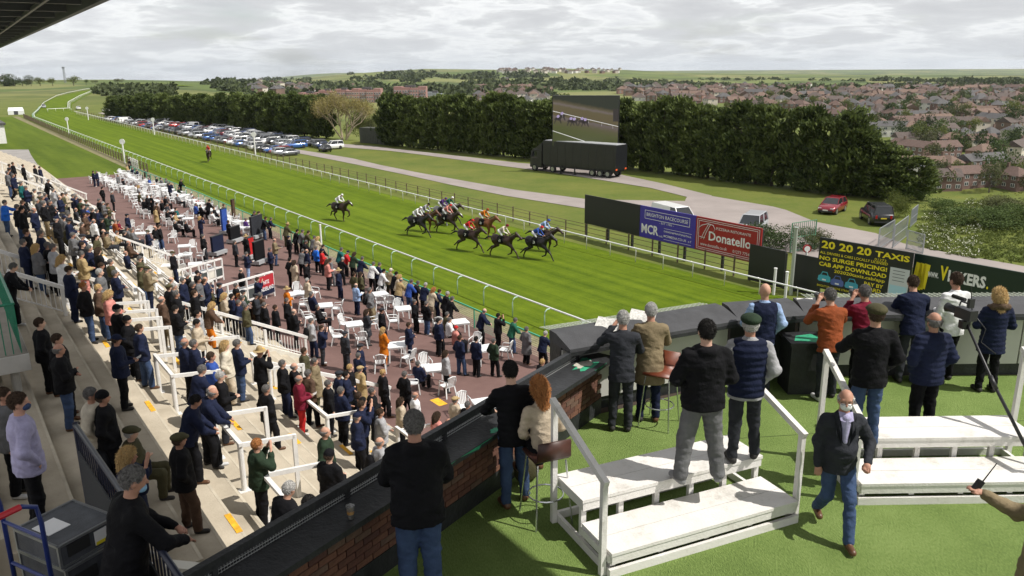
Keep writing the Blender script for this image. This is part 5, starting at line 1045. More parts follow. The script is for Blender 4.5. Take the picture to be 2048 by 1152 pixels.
def figure(pose, vox=.017, top='jacket', girth=1., belly=0., fine=False, arms=None, lean=0., legs='stand', hem=None, yaw=0., nod=0., ripple=None, legw=1., vest=False, quilt=0., skirt=False, hood=False):
    """meshes for one person, feet at the origin, facing +y; returns the parts and the head frame"""
    arms = arms or (pose, pose); sit = legs == 'sit'; pel = np.array([0, 0, .95]); p0 = np.array([0, -.02 if sit else 0, .53 if sit else (.93 if legs == 'walk' else .95)])
    Rl = rotx(-lean)
    def U(P): return ((P-p0.astype(np.float32))@Rl+pel.astype(np.float32))
    U.inv = lambda L: (np.asarray(L)-pel)@Rl.T+p0
    if legs == 'stand': LG = [((s*.085, 0, .90), (s*.10, .015, .50), (s*.115, -.03, .085), (.12*s, 1)) for s in (-1, 1)]
    elif legs == 'wide': LG = [((s*.085, 0, .90), (s*.15, .02, .50), (s*.20, -.03, .085), (.3*s, 1)) for s in (-1, 1)]
    elif legs == 'relax': LG = [((-.085, 0, .90), (-.09, .0, .49), (-.10, -.03, .085), (-.2, 1)), ((.085, 0, .90), (.13, .10, .52), (.17, .10, .085), (.45, 1))]
    elif legs == 'walk': LG = [((-.085, 0, .88), (-.09, .22, .53), (-.08, .36, .10), (-.05, 1)), ((.085, 0, .88), (.09, .02, .47), (.09, -.30, .14), (.05, 1))]
    else: LG = [((s*.09, .02, .50), (s*.13, .44, .50), (s*.13, .42, .085), (.1*s, 1)) for s in (-1, 1)]
    out = {}; B = []; J = []; T = []
    sh = lambda s: (s*.178, -.015, 1.395); hands = []
    for i, s in enumerate((-1, 1)):
        el, wr = ARM[arms[i]] if isinstance(arms[i], str) else arms[i]; el = np.array([s*el[0], *el[1:]]); wr = np.array([s*wr[0], *wr[1:]])
        if arms[i] == 'cross' and s < 0: wr = wr+[0, .03, -.035]
        J += [cap(sh(s), el, .066*girth, .054*girth, U=U), cap(el, wr, .055*girth, .043, U=U)]
        B += [cap(sh(s), el, .045, .038, U=U), cap(el, wr, .036, .026, U=U)]
        d = wr-el; d = d/np.linalg.norm(d)
        if arms[i] == 'pocket': d = np.array([-.5*s, .1, -.86])
        h = wr+d*.07; hands.append((wr, d, s)); 
        if not fine: B += [cap(wr, h+d*.045, .028, .026, U=U), cap(wr+d*.02, wr+d*.07+np.array([-s*.035, .02, 0]), .015, .012, U=U)]
        else:
            up = np.array([0, 0, 1.]) if abs(d[2]) < .8 else np.array([0, 1., 0]); sd = np.cross(d, up); sd /= np.linalg.norm(sd); nm = np.cross(sd, d)
            B += [(cap(wr, wr+d*.06, .026, .024, U=U), .015), (cap(wr+d*.05-sd*.022, wr+d*.05+sd*.022, .019, .019, U=U), .015)]
            curl = .55
            for q, (o, L1) in enumerate(((-.033, .062), (-.011, .075), (.011, .070), (.033, .055))):
                a0 = wr+d*.075+sd*o; a1 = a0+(d*.92-nm*.35*curl)*L1*.6; a2 = a1+(d*.5-nm*.85*curl)*L1*.6; B += [(cap(a0, a1, .0098, .0092, U=U), .006), (cap(a1, a2, .0092, .008, U=U), .006)]
            tb = wr+d*.025-sd*.022*s; B += [(cap(tb, tb+d*.04-sd*.025*s-nm*.015, .0115, .0105, U=U), .008), (cap(tb+d*.04-sd*.025*s-nm*.015, tb+d*.075-sd*.022*s-nm*.025, .0105, .009, U=U), .006)]
    # head
    hc = np.array([0, .012, 1.645]); Rh = rotz(yaw)@rotx(-nod)
    def UH(P): return (U(P)-hc.astype(np.float32))@Rh
    UH.inv = lambda L: U.inv(np.asarray(L)@Rh.T+hc)
    B += [(ell((0, -.008, .018), (.076, .096, .098), UH), .02), (ell((0, .028, -.05), (.058, .062, .062), UH), .03), (cap((0, .088, .005), (0, .106, -.022), .010, .015, U=UH), .012), (ell((.076, -.004, -.012), (.012, .022, .032), UH), .008), (ell((-.076, -.004, -.012), (.012, .022, .032), UH), .008), (cap((-.022, .082, -.062), (.022, .082, -.062), .010, .010, U=UH), .008), (cap((-.045, .078, .028), (.045, .078, .028), .012, .012, U=UH), .012)]
    B += [cap((0, -.012, 1.40), (0, .0, 1.59), .056, .054, U=U), cap((0, 0, .98), (0, 0, 1.40), .10, .11, .7, U=U), cap((-.1, -.01, 1.40), (.1, -.01, 1.40), .05, .05, U=U)]
    for hp, kn, an, ft in LG:
        B += [cap(hp, kn, .07, .05), cap(kn, an, .048, .035), cap((hp[0]*.3, hp[1], hp[2]+.05), hp, .08, .075)]
        T += [cap(hp, kn, .095*legw, .070*legw), cap(kn, an, .068*legw, .060*legw)]
    out['body'] = sdf_mesh('person', B, vox if not fine else .0104, SKIN[0], k=.022)
    T += [cap((-.05*girth, p0[1], p0[2]-.03), (.05*girth, p0[1], p0[2]-.03), .105*girth, .105*girth, .95)]
    Q1 = np.array([[7, 0, 5], [0, 9, 3], [-4, 2, 15]], np.float32); Q2 = np.array([[13, 4, -9], [2, 15, 5], [8, -3, 27]], np.float32)
    wr_ = lambda A, fr: (lambda P: A*(1.6*np.abs(vnoise(P@Q1+fr))-.5+.9*np.abs(vnoise(P@Q2+fr*.7))-.3))
    out['bottom'] = sdf_mesh('trousers', T, vox, mat('x_cloth', (.1, .1, .1)), cuts=[lambda P: .055-P[:, 2]], disp=wr_(.011, 40), k=.03)
    g = girth
    torso = lambda x: [cap((0, 0, .96), (0, 0, 1.14), (.152+x)*g, (.148+x)*g, .78, U=U), cap((0, -.005, 1.14), (0, -.01, 1.30), (.150+x)*g, (.168+x)*g, .70, U=U), cap((-.115, -.015, 1.375), (.115, -.015, 1.375), .082+x, .082+x, U=U), cap((0, -.02, 1.42), (0, -.008, 1.49), .07+x*.5, .058+x*.5, U=U)]
    TJ = torso(.008); 
    if belly: TJ += [ell((0, .055, 1.06), (.15*g, .11+belly, .17), U)]
    if top == 'coat' and not sit: TJ += [cap((0, 0, .98), (0, 0, hem or .55), .165*g, .195*g, .82, U=U)]
    if top == 'coat' and sit: TJ += [cap((0, .05, .96), (0, .3, .94), .16, .15, U=U)]
    if hood: TJ += [ell((0, -.09, 1.47), (.10, .075, .07), U)]
    hz_ = hem if hem is not None else (.80 if top != 'coat' else .55)
    cutz = (lambda P: hz_-U(P)[:, 2]) if not (sit and top == 'coat') else (lambda P: .86-U(P)[:, 2])
    if top in ('jacket', 'shirt') and not sit: TJ += [cap((0, 0, .95), (0, 0, .78), .166*g, .178*g, .80, U=U)]
    qd = (lambda P: quilt*np.cos(U(P)[:, 2]*2*math.pi/.075)) if quilt else None
    w1 = wr_(.012, 27); dsp = w1 if qd is None else (lambda P: w1(P)*.5+qd(P))
    if not vest: out['top'] = sdf_mesh('jacket', TJ+J, vox, mat('x_cloth', (.1, .1, .1)), cuts=[cutz, lambda P: U(P)[:, 2]-1.505], disp=dsp, k=.035)
    else:
        out['top'] = sdf_mesh('shirt', TJ+J, vox, mat('x_cloth', (.1, .1, .1)), cuts=[cutz, lambda P: U(P)[:, 2]-1.52], disp=w1, k=.035)
        V_ = torso(.026)+[cap((0, 0, .95), (0, 0, .80), .175*g, .18*g, .80, U=U)]+([ell((0, .06, 1.06), (.16*g, .12+belly, .17), U)] if belly else [])
        out['vest'] = sdf_mesh('gilet', V_, vox, mat('x_cloth', (.1, .1, .1)), cuts=[lambda P: hz_+.03-U(P)[:, 2], lambda P: U(P)[:, 2]-1.485, lambda P: np.abs(U(P)[:, 0])-.172*g], disp=dsp, k=.03)
    if skirt: out['skirt'] = sdf_mesh('skirt', [cap((0, 0, 1.0), (0, 0, .55), .15, .24, .85)], vox, mat('x_cloth', (.1, .1, .1)), cuts=[lambda P: .5-P[:, 2]])
    sm_ = MB(); out['shoe'] = []
    for hp, kn, an, ft in LG:
        d = np.array([ft[0], ft[1], 0]); d /= np.linalg.norm(d); a = np.array(an); z = a[2]-.045
        out['shoe'].append(sdf_mesh('shoe', [cap(a+[0, 0, -.0], a+[0, 0, .02], .045, .045), cap((*(a[:2]-d[:2]*.03), z), (*(a[:2]+d[:2]*.15), z-.005), .045, .040), ], min(vox, .014), mat('shoe_black', (.02, .018, .017), .4), cuts=[lambda P, z=z: z-.04-P[:, 2]], k=.03))
    Mh = Matrix.Identity(4); R3 = Rl@Rh; 
    for i in range(3):
        for j in range(3): Mh[i][j] = float(R3[i, j])
    o = U.inv(hc[None])[0]
    for i in range(3): Mh[i][3] = float(o[i])
    out['head'] = Mh; out['hands'] = [U.inv((wr+d*.08)[None])[0] for wr, d, s in hands]; return out
# hair and hats, modelled about the head centre (face towards +y)
HV = .009; fc = lambda P: .80*P[:, 1]-.60*P[:, 2]-.024
HATM = {}
def _h(name, pr, cuts=(), k=.015, disp=None): HATM[name] = sdf_mesh(name, pr, HV, mat('x_cloth', (.1, .1, .1)), cuts=cuts, k=k, disp=disp)
_hd = lambda P: .005*np.sin(P[:, 0]*190+3*np.sin(P[:, 2]*70))*np.sin(P[:, 1]*120+P[:, 2]*90)
_h('short_hair', [ell((0, -.014, .022), (.0815, .1005, .102))], [fc, lambda P: -.062-P[:, 2]-.25*P[:, 1]*(P[:, 1] > -.03), lambda P: np.where((np.abs(P[:, 0]) > .06) & (P[:, 1] > -.03), -.0-P[:, 2], -1)], disp=_hd)
_h('bald_fringe', [ell((0, -.014, .012), (.0855, .104, .098))], [fc, lambda P: P[:, 2]-.035, lambda P: -.065-P[:, 2]], disp=_hd)
_h('long_hair', [ell((0, -.014, .026), (.092, .106, .108)), (cap((0, -.06, -.02), (0, -.09, -.30), .085, .055), .05)], [fc], disp=_hd)
_h('flat_cap', [ell((0, -.012, .062), (.112, .132, .062)), (ell((0, .095, .046), (.09, .06, .018)), .03)], [lambda P: .008-P[:, 2]+.08*P[:, 1]])
_h('beanie', [ell((0, -.012, .030), (.092, .108, .106))], [lambda P: .75*P[:, 1]*.2-P[:, 2]-.0], disp=lambda P: .0025*np.cos(P[:, 0]*200))
_h('baseball_cap', [ell((0, -.010, .036), (.090, .106, .094)), (ell((0, .125, .026), (.068, .068, .011)), .01)], [lambda P: .012-P[:, 2]])
_h('straw_hat', [(ell((0, 0, .045), (.185, .20, .013)), .01), (cap((0, -.008, .05), (0, -.008, .115), .095, .085), .012)], [lambda P: .03-P[:, 2]])
def bladed(name, n, L, Wd, dn, seed):
    me = HATM[name]; k = len(me.vertices); V = np.empty(k*3, np.float32); me.vertices.foreach_get('co', V); V = V.reshape(-1, 3); Nn = np.empty(k*3, np.float32); me.vertices.foreach_get('normal', Nn); Nn = Nn.reshape(-1, 3)
    Fq = np.empty(len(me.polygons)*4, np.int32); me.loops.foreach_get('vertex_index', Fq); r_ = np.random.default_rng(seed); i = r_.integers(0, k, n); i = i[(Nn[i]*V[i]).sum(1) > .02]
    D = Nn[i]*.45+np.array([0, -.35, dn])+r_.normal(0, .45, (len(i), 3)); P = V[i]+Nn[i]*L*.12
    Vb, Fb = cards(P, D, L, Wd, r_, .1); HATM[name] = mesh_np(name, np.concatenate([V, Vb]), np.concatenate([Fq.reshape(-1, 4), Fb+k]), mat('x_cloth', (.1, .1, .1)), smooth=False)
bladed('short_hair', 2600, .030, .007, -.6, 1); bladed('bald_fringe', 1100, .024, .006, -.7, 2); bladed('long_hair', 3600, .075, .010, -1.2, 3)
CLOTH = {'black': (.006, .006, .0075), 'navy': (.010, .014, .036), 'dark grey': (.026, .028, .034), 'grey': (.12, .12, .125), 'light grey': (.30, .30, .31), 'olive': (.06, .055, .028), 'khaki': (.19, .15, .09), 'tan': (.33, .24, .12), 'beige': (.42, .35, .26), 'cream': (.52, .47, .38), 'white': (.62, .62, .62), 'brown': (.075, .045, .03), 'maroon': (.14, .01, .025), 'red': (.42, .02, .02), 'orange': (.45, .13, .01), 'rust': (.22, .055, .018), 'pink': (.50, .20, .17), 'blue': (.03, .07, .28), 'royal blue': (.02, .12, .50), 'light blue': (.26, .36, .55), 'lilac': (.36, .34, .50), 'green': (.02, .10, .06), 'dark green': (.02, .035, .02), 'teal': (.01, .09, .09), 'purple': (.07, .03, .14), 'denim': (.04, .065, .13), 'yellow': (.5, .35, .03)}
def cloth(n): return mat('cloth_'+n.replace(' ', '_'), CLOTH[n], .85, .22, 5, .35, 45, spec=.15)
SHOEC = {'black': mat('shoe_black', (.02, .018, .017)), 'brown': mat('shoe_brown', (.10, .045, .02), .45), 'white': mat('shoe_white', (.5, .5, .5), .6), 'grey': mat('shoe_grey', (.2, .2, .21), .6)}
PERS = []
def put(fig, p, rz, topc, botc, hat=None, hatc='grey', h=1.0, place='', shoec=None, extra='', skin=None, vestc=None, topn='jacket', botn='trousers', skirtc=None, cat='person', group=None, label=None, near=False, who='person'):
    o = link('person', fig['body'], None, p, rz); o.scale = (h, h, h); setm(o, SKIN[random.randrange(3)] if skin is None else SKIN[skin])
    setm(link({'jacket': 'jacket', 'coat': 'coat', 'shirt': 'shirt'}.get(topn, topn), fig['top'], o), cloth(topc)); setm(link('trousers', fig['bottom'], o), cloth(botc))
    for s in fig['shoe']: setm(link('shoe', s, o), SHOEC[shoec or random.choice(['black', 'black', 'brown', 'black', 'white'])])
    if 'vest' in fig: setm(link('gilet', fig['vest'], o), cloth(vestc))
    if 'skirt' in fig: setm(link('skirt', fig['skirt'], o), cloth(skirtc or topc))
    desc = ''
    if hat:
        isH = hat in ('short_hair', 'bald_fringe', 'long_hair'); setm(link(hat, HATM[hat], o, mw=fig['head']), HAIRM[hatc] if isH else cloth(hatc))
        if not isH and hat != 'straw_hat': setm(link('short_hair', HATM['bald_fringe'], o, mw=fig['head']), HAIRM[random.choice(['grey', 'brown', 'white'])])
        desc = {'short_hair': '%s-haired', 'bald_fringe': 'balding', 'long_hair': '%s long-haired', 'flat_cap': 'flat-capped', 'beanie': 'beanie-wearing', 'baseball_cap': 'baseball-capped', 'straw_hat': 'straw-hatted'}[hat]
        if '%' in desc: desc = desc % hatc
    if label: o['label'] = label; o['category'] = cat; o['group'] = group or 'people on the deck'
    else: reg(o, ('%s %s in %s %s, %s trousers, %s' % (desc, who, topc, topn, botc, place)).strip(), cat, group or 'racegoers')
    return o
def hold(parent, me, name, loc, m=None, rz=0):
    o = link(name, me, parent, loc=loc, rz=rz)
    return o
V0 = .017
_fig = figure
def figure(*a, **k): k.setdefault('girth', 1.36); k.setdefault('legw', 1.24); return _fig(*a, **k)
FG = {'side': figure('side', V0), 'pocket': figure('pocket', V0, legs='relax'), 'cross': figure('cross', V0, belly=.02), 'binoc': figure('binoc', V0, lean=.03), 'hold': figure('hold', V0, nod=.25), 'behind': figure('behind', V0, belly=.03), 'rail': figure('rail', V0, lean=.28, legs='relax'), 'walk': figure('side', V0, legs='walk', arms=('hold', 'side')), 'sit': figure('lap', V0, legs='sit', lean=-.12), 'sitx': figure('cross', V0, legs='sit', lean=.05), 'big': figure('belly', V0, girth=1.46, belly=.06, legs='wide'),
      'coat': figure('pocket', V0, top='coat', hem=.50), 'coatx': figure('hold', V0, top='coat', hem=.62, nod=.2), 'out': figure('out', V0, arms=('out', 'hold'), lean=.1), 'sitl': figure('rail', V0, legs='sit', lean=.3), 'dress': figure('cross', V0, skirt=True, top='shirt', hem=.9)}
HM = {'g': ('short_hair', 'grey'), 'w': ('short_hair', 'white'), 'b': ('short_hair', 'brown'), 'k': ('short_hair', 'black'), 'r': ('short_hair', 'ginger'), 'y': ('long_hair', 'blond'), 'l': ('long_hair', 'brown'), 'R': ('long_hair', 'ginger'), 'Y': ('short_hair', 'blond'), '0': ('bald_fringe', 'grey'), 'f': ('flat_cap', 'olive'), 'F': ('flat_cap', 'dark grey'), 'n': ('beanie', 'black'), 'c': ('baseball_cap', 'navy'), 'C': ('baseball_cap', 'cream'), 's': ('straw_hat', 'tan'), 'e': ('beanie', 'red'), 'T': ('flat_cap', 'tan')}
CC = {'k': 'black', 'n': 'navy', 'd': 'dark grey', 'g': 'grey', 'G': 'light grey', 'o': 'olive', 'h': 'khaki', 't': 'tan', 'e': 'beige', 'c': 'cream', 'w': 'white', 'b': 'brown', 'm': 'maroon', 'r': 'red', 'O': 'orange', 'u': 'rust', 'p': 'pink', 'B': 'blue', 'R': 'royal blue', 'L': 'light blue', 'l': 'lilac', 'E': 'green', 'D': 'dark green', 'T': 'teal', 'v': 'purple', 'j': 'denim', 'y': 'yellow'}
PO = {'s': 'side', 'p': 'pocket', 'x': 'cross', 'b': 'binoc', 'h': 'hold', 'B': 'behind', 'r': 'rail', 'w': 'walk', 'S': 'sit', 'X': 'sitx', 'L': 'sitl', 'G': 'big', 'c': 'coat', 'C': 'coatx', 'o': 'out', 'D': 'dress'}
_cd = MB(); _cd.box((-.055, 0, 0), (.11, .19, .004), Matrix.Rotation(.5, 3, 'X')@Matrix.Rotation(.15, 3, 'Y')); _cd.box((.055, 0, 0), (.11, .19, .004), Matrix.Rotation(.5, 3, 'X')@Matrix.Rotation(-.15, 3, 'Y')); CARD = _cd.mesh('racecard', mat('racecard_paper', (.62, .61, .58), .8, .2, 30))
PACK = sdf_mesh('backpack', [ell((0, -.02, 0), (.16, .11, .24)), (ell((0, -.09, -.07), (.12, .06, .12)), .03)], .016, cloth('black'), disp=lambda P: .004*np.cos(P[:, 2]*60))
def crowd(ox, oy, k, zone, data, head0, jit=22):
    for t in data.strip().split(';'):
        t = t.split()
        if not t: continue
        x, y = ox+float(t[0])*k, oy+float(t[1])*k; cd_ = t[2]; topc, botc, hat, pose = CC[cd_[0]], CC[cd_[1]], cd_[2], PO[cd_[3]]
        sit = pose.startswith('sit'); hh = random.uniform(1.02, 1.10)
        f = slope_z; p = hit(x, y, f, 1.645*hh-(.40 if sit else 0))
        z = terr_z(p[0], p[1]); c, s = tocs(p[0], p[1])
        hd = math.radians((float(t[3]) if len(t) > 3 else head0)+random.uniform(-jit, jit))
        place = zone if zone else ('on the steps' if c < 12 else 'on the apron')
        if not zone:
            place = ('near' if s < 33 else 'far' if s > 62 else 'middle')+(' steps' if c < 12 else ' rail' if c > 20 else ' apron')
        hn, hc_ = HM[hat]; tn = 'coat' if pose.startswith('coat') else 'dress' if pose == 'dress' else 'jacket'
        o = put(FG[pose], (p[0], p[1], z), hd, topc, botc, hn, hc_, hh, place+(' seated' if sit else ''), topn=tn)
        if pose in ('hold', 'coatx') and random.random() < .8:
            q = Vector((p[0], p[1], z))+Matrix.Rotation(hd, 3, 'Z')@(Vector((0, .36, 1.14))*hh); k_ = link('racecard', CARD, None, q, hd+random.uniform(-.3, .3)); reg(k_, 'white racecard held by a racegoer %s' % place, 'racecard', 'racecards in hands')
        if len(t) > 4:
            q = Vector((p[0], p[1], z))+Matrix.Rotation(hd, 3, 'Z')@(Vector((0, -.22, 1.16))*hh); k_ = link('backpack', PACK, None, q, hd, hh); reg(k_, 'black backpack on the back of a racegoer %s' % place, 'backpack', 'backpacks')
figure = _fig; H0 = -62
# far left terrace and far apron            x y topBottomHatPose
crowd(0, 300, .15625, '', '''115 185 kkbs;165 195 kkbs;290 195 kkkp;440 200 kkbs;505 215 nnks;90 285 gjgs;165 335 nkgw;260 410 Tkgp;325 470 ndgh;435 505 ckgh;500 555 okFp;585 410 kkgr;575 560 nkgx;540 600 gkgp;680 535 Gkgc;800 585 oobp;845 575 ekgh;930 600 nkgh;1010 660 Dkbo;560 720 khgp;640 700 kkgx;690 730 nngp;430 765 nng0;280 665 kkbX;800 770 gkgr;790 830 gkFp;880 855 kkgh;1070 800 nkbr;1060 740 nkbx;1105 740 Bkgs;1180 780 kkgp;1240 790 nngp;1265 650 kjgp;1305 490 kkkB;1430 545 dkws;1190 280 nnbs;1235 280 nngs;1340 860 Dhbo;1040 920 bkgX;1200 930 wk0s;720 905 kkcp;820 900 gkch;850 1000 okgX;900 1060 gdgo;220 750 kjgp;280 800 kjkp;30 640 Rjgo;1470 930 ukgX;1510 930 mkgX;1490 1040 tkgX;1590 1050 kkgX;1640 990 gdgS;1710 1030 gdgS;1990 1000 kj0p;2035 980 kjbp;340 1090 kkbx;520 1110 nkgx'''.replace('nng0', 'nn0p'), H0)
crowd(200, 300, .15625, '', '''375 125 kkks;350 200 tkgS;385 180 kkgS;420 230 nkgS;480 250 nkgS;575 250 kkgX;290 370 kkcX;225 325 gkgs;450 450 wdgX;490 465 Gdyg;635 360 BOgS;730 350 kkgS;790 360 gkbS;845 370 gkgX;1015 380 kkgr;885 430 nkgb;1005 480 DkgX;1000 570 gkgS;500 545 okbX;555 630 kkgX;600 590 kkgx;650 590 kkgx;830 590 kkgX;785 650 kk0X;725 690 bkbs;705 745 tklc;855 690 dkgX;985 745 TkbS;860 775 kkgX;960 810 tkbX;970 905 kkwS;1105 910 kkgS;1275 870 nnyb;1220 690 BkgX;1295 705 kkgS;1370 690 wkgS;1370 650 kkkr;1470 735 kkbS;1440 790 wkgS;1185 560 wrgS;1190 600 wkgX;1580 710 kkbs;1640 920 kkbs;1860 880 vkgX;1940 800 kkgr;2005 800 kkbr;1310 1100 kdgx;700 990 kj0p;745 985 kjbp'''.replace('Gdyg', 'GdyX'), H0)
crowd(380, 340, .2344, '', '''110 565 kdgp;380 615 dkgs;475 570 kksc;480 715 nLgh;530 360 kkbr;565 365 kkbr;620 410 kjbr;670 415 nkgr;720 600 hj0h;680 680 nkgx;810 465 oosr;840 575 kkcx;890 520 kkkr;935 520 gkgr;985 530 oobr;1040 575 gkgr;1070 585 ekyr;1110 650 kkbr;1075 665 Rkgp;995 690 nk0s;940 690 gkgr;1125 690 rkcx;965 610 kkgr;850 765 kkkp;890 790 eklc;990 800 kkFp;1170 785 pklh;1195 770 ggbp;1265 675 Tkgr;1320 700 rkcr;1380 720 Dklr;1280 760 kkwr;1445 755 nkgr;1540 800 wkgr;1590 805 nkgr;1265 860 nnsp;1400 890 okbp;1455 890 oklp;1625 860 wkkr;1690 855 hoCr;1730 885 kkkr;1760 910 ekyr;1775 940 tj0r;1860 950 Bjgr;1915 960 kkgr;1985 980 nkwr;1000 940 ekwc;825 1020 Ogsx;1415 985 Ln0h;1535 1020 ghgp;1050 1045 nngS;435 855 kk0s;570 935 nkbb;130 955 nn0x;70 940 gkgx;20 955 kkgx;250 990 nhFp;390 985 kkgs;450 1030 DkFx;290 1060 ekyh;360 1090 nkkx;410 1080 rkrX;560 1075 dkFx;600 1070 bkgx;40 1060 kkgp''', H0)
crowd(400, 560, .2344, '', '''55 210 bOyr;210 195 okgX;270 150 nkks;325 170 nkgp;390 245 ojgp;455 205 bkbX;510 125 dkgs;550 235 kkgp;640 235 kkbs;315 575 njgh;215 590 ceyp;90 640 Bkbx;170 830 kdwh;500 610 kksb;700 710 kngp;800 725 kk0x;560 900 kkgp;840 830 mr0h;920 800 bkgp;885 600 oobc;975 675 hogc;1090 880 kkgs;1185 810 nkFp;1245 840 nkkx;1200 945 nkgx;1280 765 kkYp;1365 760 tkTc;1350 960 kkbx;1465 950 kkgx;1370 1065 nkbb;1560 790 kkYp;1745 805 kkgp;1835 985 wk0s;1710 1010 ekls;25 985 nk0r;740 175 kkgp;800 270 kk0x;945 350 Gngp -62 P;1030 410 ndbb;1235 460 ddFs;1365 570 nkFp;1350 645 nngx;1420 275 dglD;1550 260 kkFp;1560 430 OOyD;1780 385 nnbx;1830 185 kkgp;1930 200 kjgx;2030 350 nkks;1870 700 nkgS -20;1020 225 kkgS;960 110 nngS;1445 90 ghgp -62 P''', H0)
crowd(760, 540, .2344, '', '''475 180 nnbr;430 170 eeRr;545 200 kkwr;585 245 kkgr;570 370 okgX;510 430 nkgp -62 P;590 415 wkgX;645 490 pkeX;680 580 njbp;820 590 nkks;970 605 Dkgp;855 345 nk0r;1005 390 kkkb;1120 425 Ejgr;1250 505 gkgc;1385 545 nkwr;1540 610 Dkwr;1385 785 kkYs;560 715 Gkls;640 1110 eeTs''', H0)
crowd(560, 560, .3125, '', '''1200 800 kkgp;1005 900 pklx;1080 910 kk0x;490 860 nkcp;525 795 nkkb;640 850 GgbX;635 1025 Gk0p -62 P;290 1010 Dd0p'''.replace('GgbX', 'Ggbx'), H0)
crowd(0, 480, .3125, '', '''145 10 nngx;225 30 gjyx;305 50 kkgx;340 70 Gkgp;390 110 wwyh;520 110 tpgh;525 20 kkbs;570 50 njgp;630 85 kklx;645 150 kkbh;705 135 okgx;735 215 nkgx;640 230 gkwp;895 165 ojfp;940 205 hnfh;440 215 nnbh;530 285 kjrp;625 295 bjYp;695 350 pkyh;750 470 kknx;810 500 kknp;745 650 nkch;890 570 njbp;255 550 kkbp;360 610 kkbp;380 735 kj0x;1030 370 bh0p;1080 305 kdfp;1130 370 kkgx;1120 445 kjkh;1110 285 gkwp;1170 270 nkgp;1225 275 kkgx;1245 360 kkbs;1270 270 gkkp;1305 275 nnbx;1265 490 Gkkp;1260 550 ekkh;1180 660 nk0x;1240 690 nngx;1240 840 nkgr;1300 1000 nk0r;1180 1040 nkkr;30 170 kkgr;575 965 cdgp;655 1010 kknp''', H0)
crowd(0, 790, .3142, '', '''820 200 oofX;800 370 nkyb;1135 270 kbfp;1625 300 Dkrb -40;1765 600 kkwr -50;1970 720 kkkx;25 20 gkbs''', H0)
crowd(400, 780, .323, '', '800 430 kknC -30', H0)

for i in range(34):                                  # further racegoers on the left bench rows
    s = random.uniform(36, 72); c = random.uniform(4, 11.2); q = cs(c, s); z = terr_z(q[0], q[1]); sx_, sy = pj((q[0], q[1], z+1.6))
    if sx_ < 5: continue
    pose = random.choice(['sit', 'sitx', 'cross', 'pocket', 'hold', 'pocket', 'cross']); tc_ = random.choice(['black', 'navy', 'black', 'dark grey', 'olive', 'navy', 'brown', 'khaki', 'grey']); bc = random.choice(['black', 'dark grey', 'denim', 'navy', 'khaki']); hn, hc_ = HM[random.choice('ggwbk0fFc')]
    put(FG[pose], (q[0], q[1], z), math.radians(H0+random.uniform(-20, 20)), tc_, bc, hn, hc_, random.uniform(1.02, 1.1), ('far' if s > 62 else 'middle')+' steps'+(' seated' if pose.startswith('sit') else ''))
# ------------------------------------------------------------------ people on the deck (nearest figures)
FV = .0118
def fg(px, py, zf, rz, fig, topc, botc, hat, hatc, label, h=1.04, **k):
    zh = zf+h*float(fig['head'][2][3]); p = un(px, py, zh); hx, hy = float(fig['head'][0][3])*h, float(fig['head'][1][3])*h
    a = math.radians(rz); x = p[0]-(hx*math.cos(a)-hy*math.sin(a)); y = p[1]-(hx*math.sin(a)+hy*math.cos(a))
    return put(fig, (x, y, zf), a, topc, botc, hat, hatc, h, label=label, **k)
fine = lambda pose, **k: figure(pose, FV, fine=True, **k)
RL = ((.245, .12, 1.15), (.14, .36, 1.12))
fg(828, 848, DZ, 8, fine('rail', arms=(RL, RL), lean=.12, girth=1.32, legw=1.2, hood=True), 'black', 'denim', 'short_hair', 'grey', 'grey-haired man in black hooded sweatshirt and jeans at the brick parapet', 1.09, topn='hoodie')
fg(1020, 742, DZ, 16, fine('rail', arms=('rail', 'side'), lean=.16, girth=1.08, quilt=.004, legs='relax'), 'black', 'denim', 'short_hair', 'black', 'dark-haired man in black padded jacket leaning on the brick parapet', .99, shoec='brown')
w3 = fg(1078, 776, DZ+.34, 22, fine('lap', legs='sit', lean=.22, girth=.98), 'beige', 'black', 'long_hair', 'ginger', 'woman with long ginger hair and beige jacket sitting on a stool', .94, shoec='brown')
fg(1246, 638, DZ, -6, fine('rail', arms=((( .30, .16, 1.28), (.10, .30, 1.52)), 'rail'), lean=.13, girth=1.05, hem=.76, yaw=.15), 'dark grey', 'dark grey', 'short_hair', 'white', 'white-haired man in dark suit with raised hand at the front parapet', .97, shoec='black')
fg(1302, 622, DZ, -4, fine('rail', top='coat', hem=.60, lean=.14, girth=1.12), 'khaki', 'navy', 'short_hair', 'white', 'white-haired man in tan waxed coat leaning on the front parapet', .98)
STZ = DZ+.54
fg(1413, 662, STZ, 6, fine('belly', girth=1.32, belly=.07, legs='wide', legw=1.25, hood=True, hem=.84), 'black', 'grey', 'short_hair', 'black', 'stocky man in black hooded top and grey joggers on the white steps', 1.04, shoec='grey', topn='hoodie')
fg(1501, 648, STZ, -6, fine('pocket', arms=('pocket', 'pocket'), girth=1.14, belly=.03, vest=True, quilt=.006, legs='relax'), 'light grey', 'dark grey', 'flat_cap', 'dark green', 'man in navy quilted gilet and green flat cap on the white steps', 1.0, vestc='navy', topn='shirt', shoec='black')
fg(1530, 582, DZ, 2, fine('belly', arms=('belly', 'pocket'), girth=1.1, vest=True), 'light blue', 'dark grey', None, None, 'bald man in navy sleeveless jumper and pale shirt at the front parapet', 1.0, vestc='navy', topn='shirt')
p9 = fg(1660, 592, DZ, 4, fine('binoc', lean=.2, girth=1.12, hem=.80, legs='relax'), 'rust', 'dark grey', 'short_hair', 'grey', 'photographer in rust brown jacket leaning on the right parapet', .98)
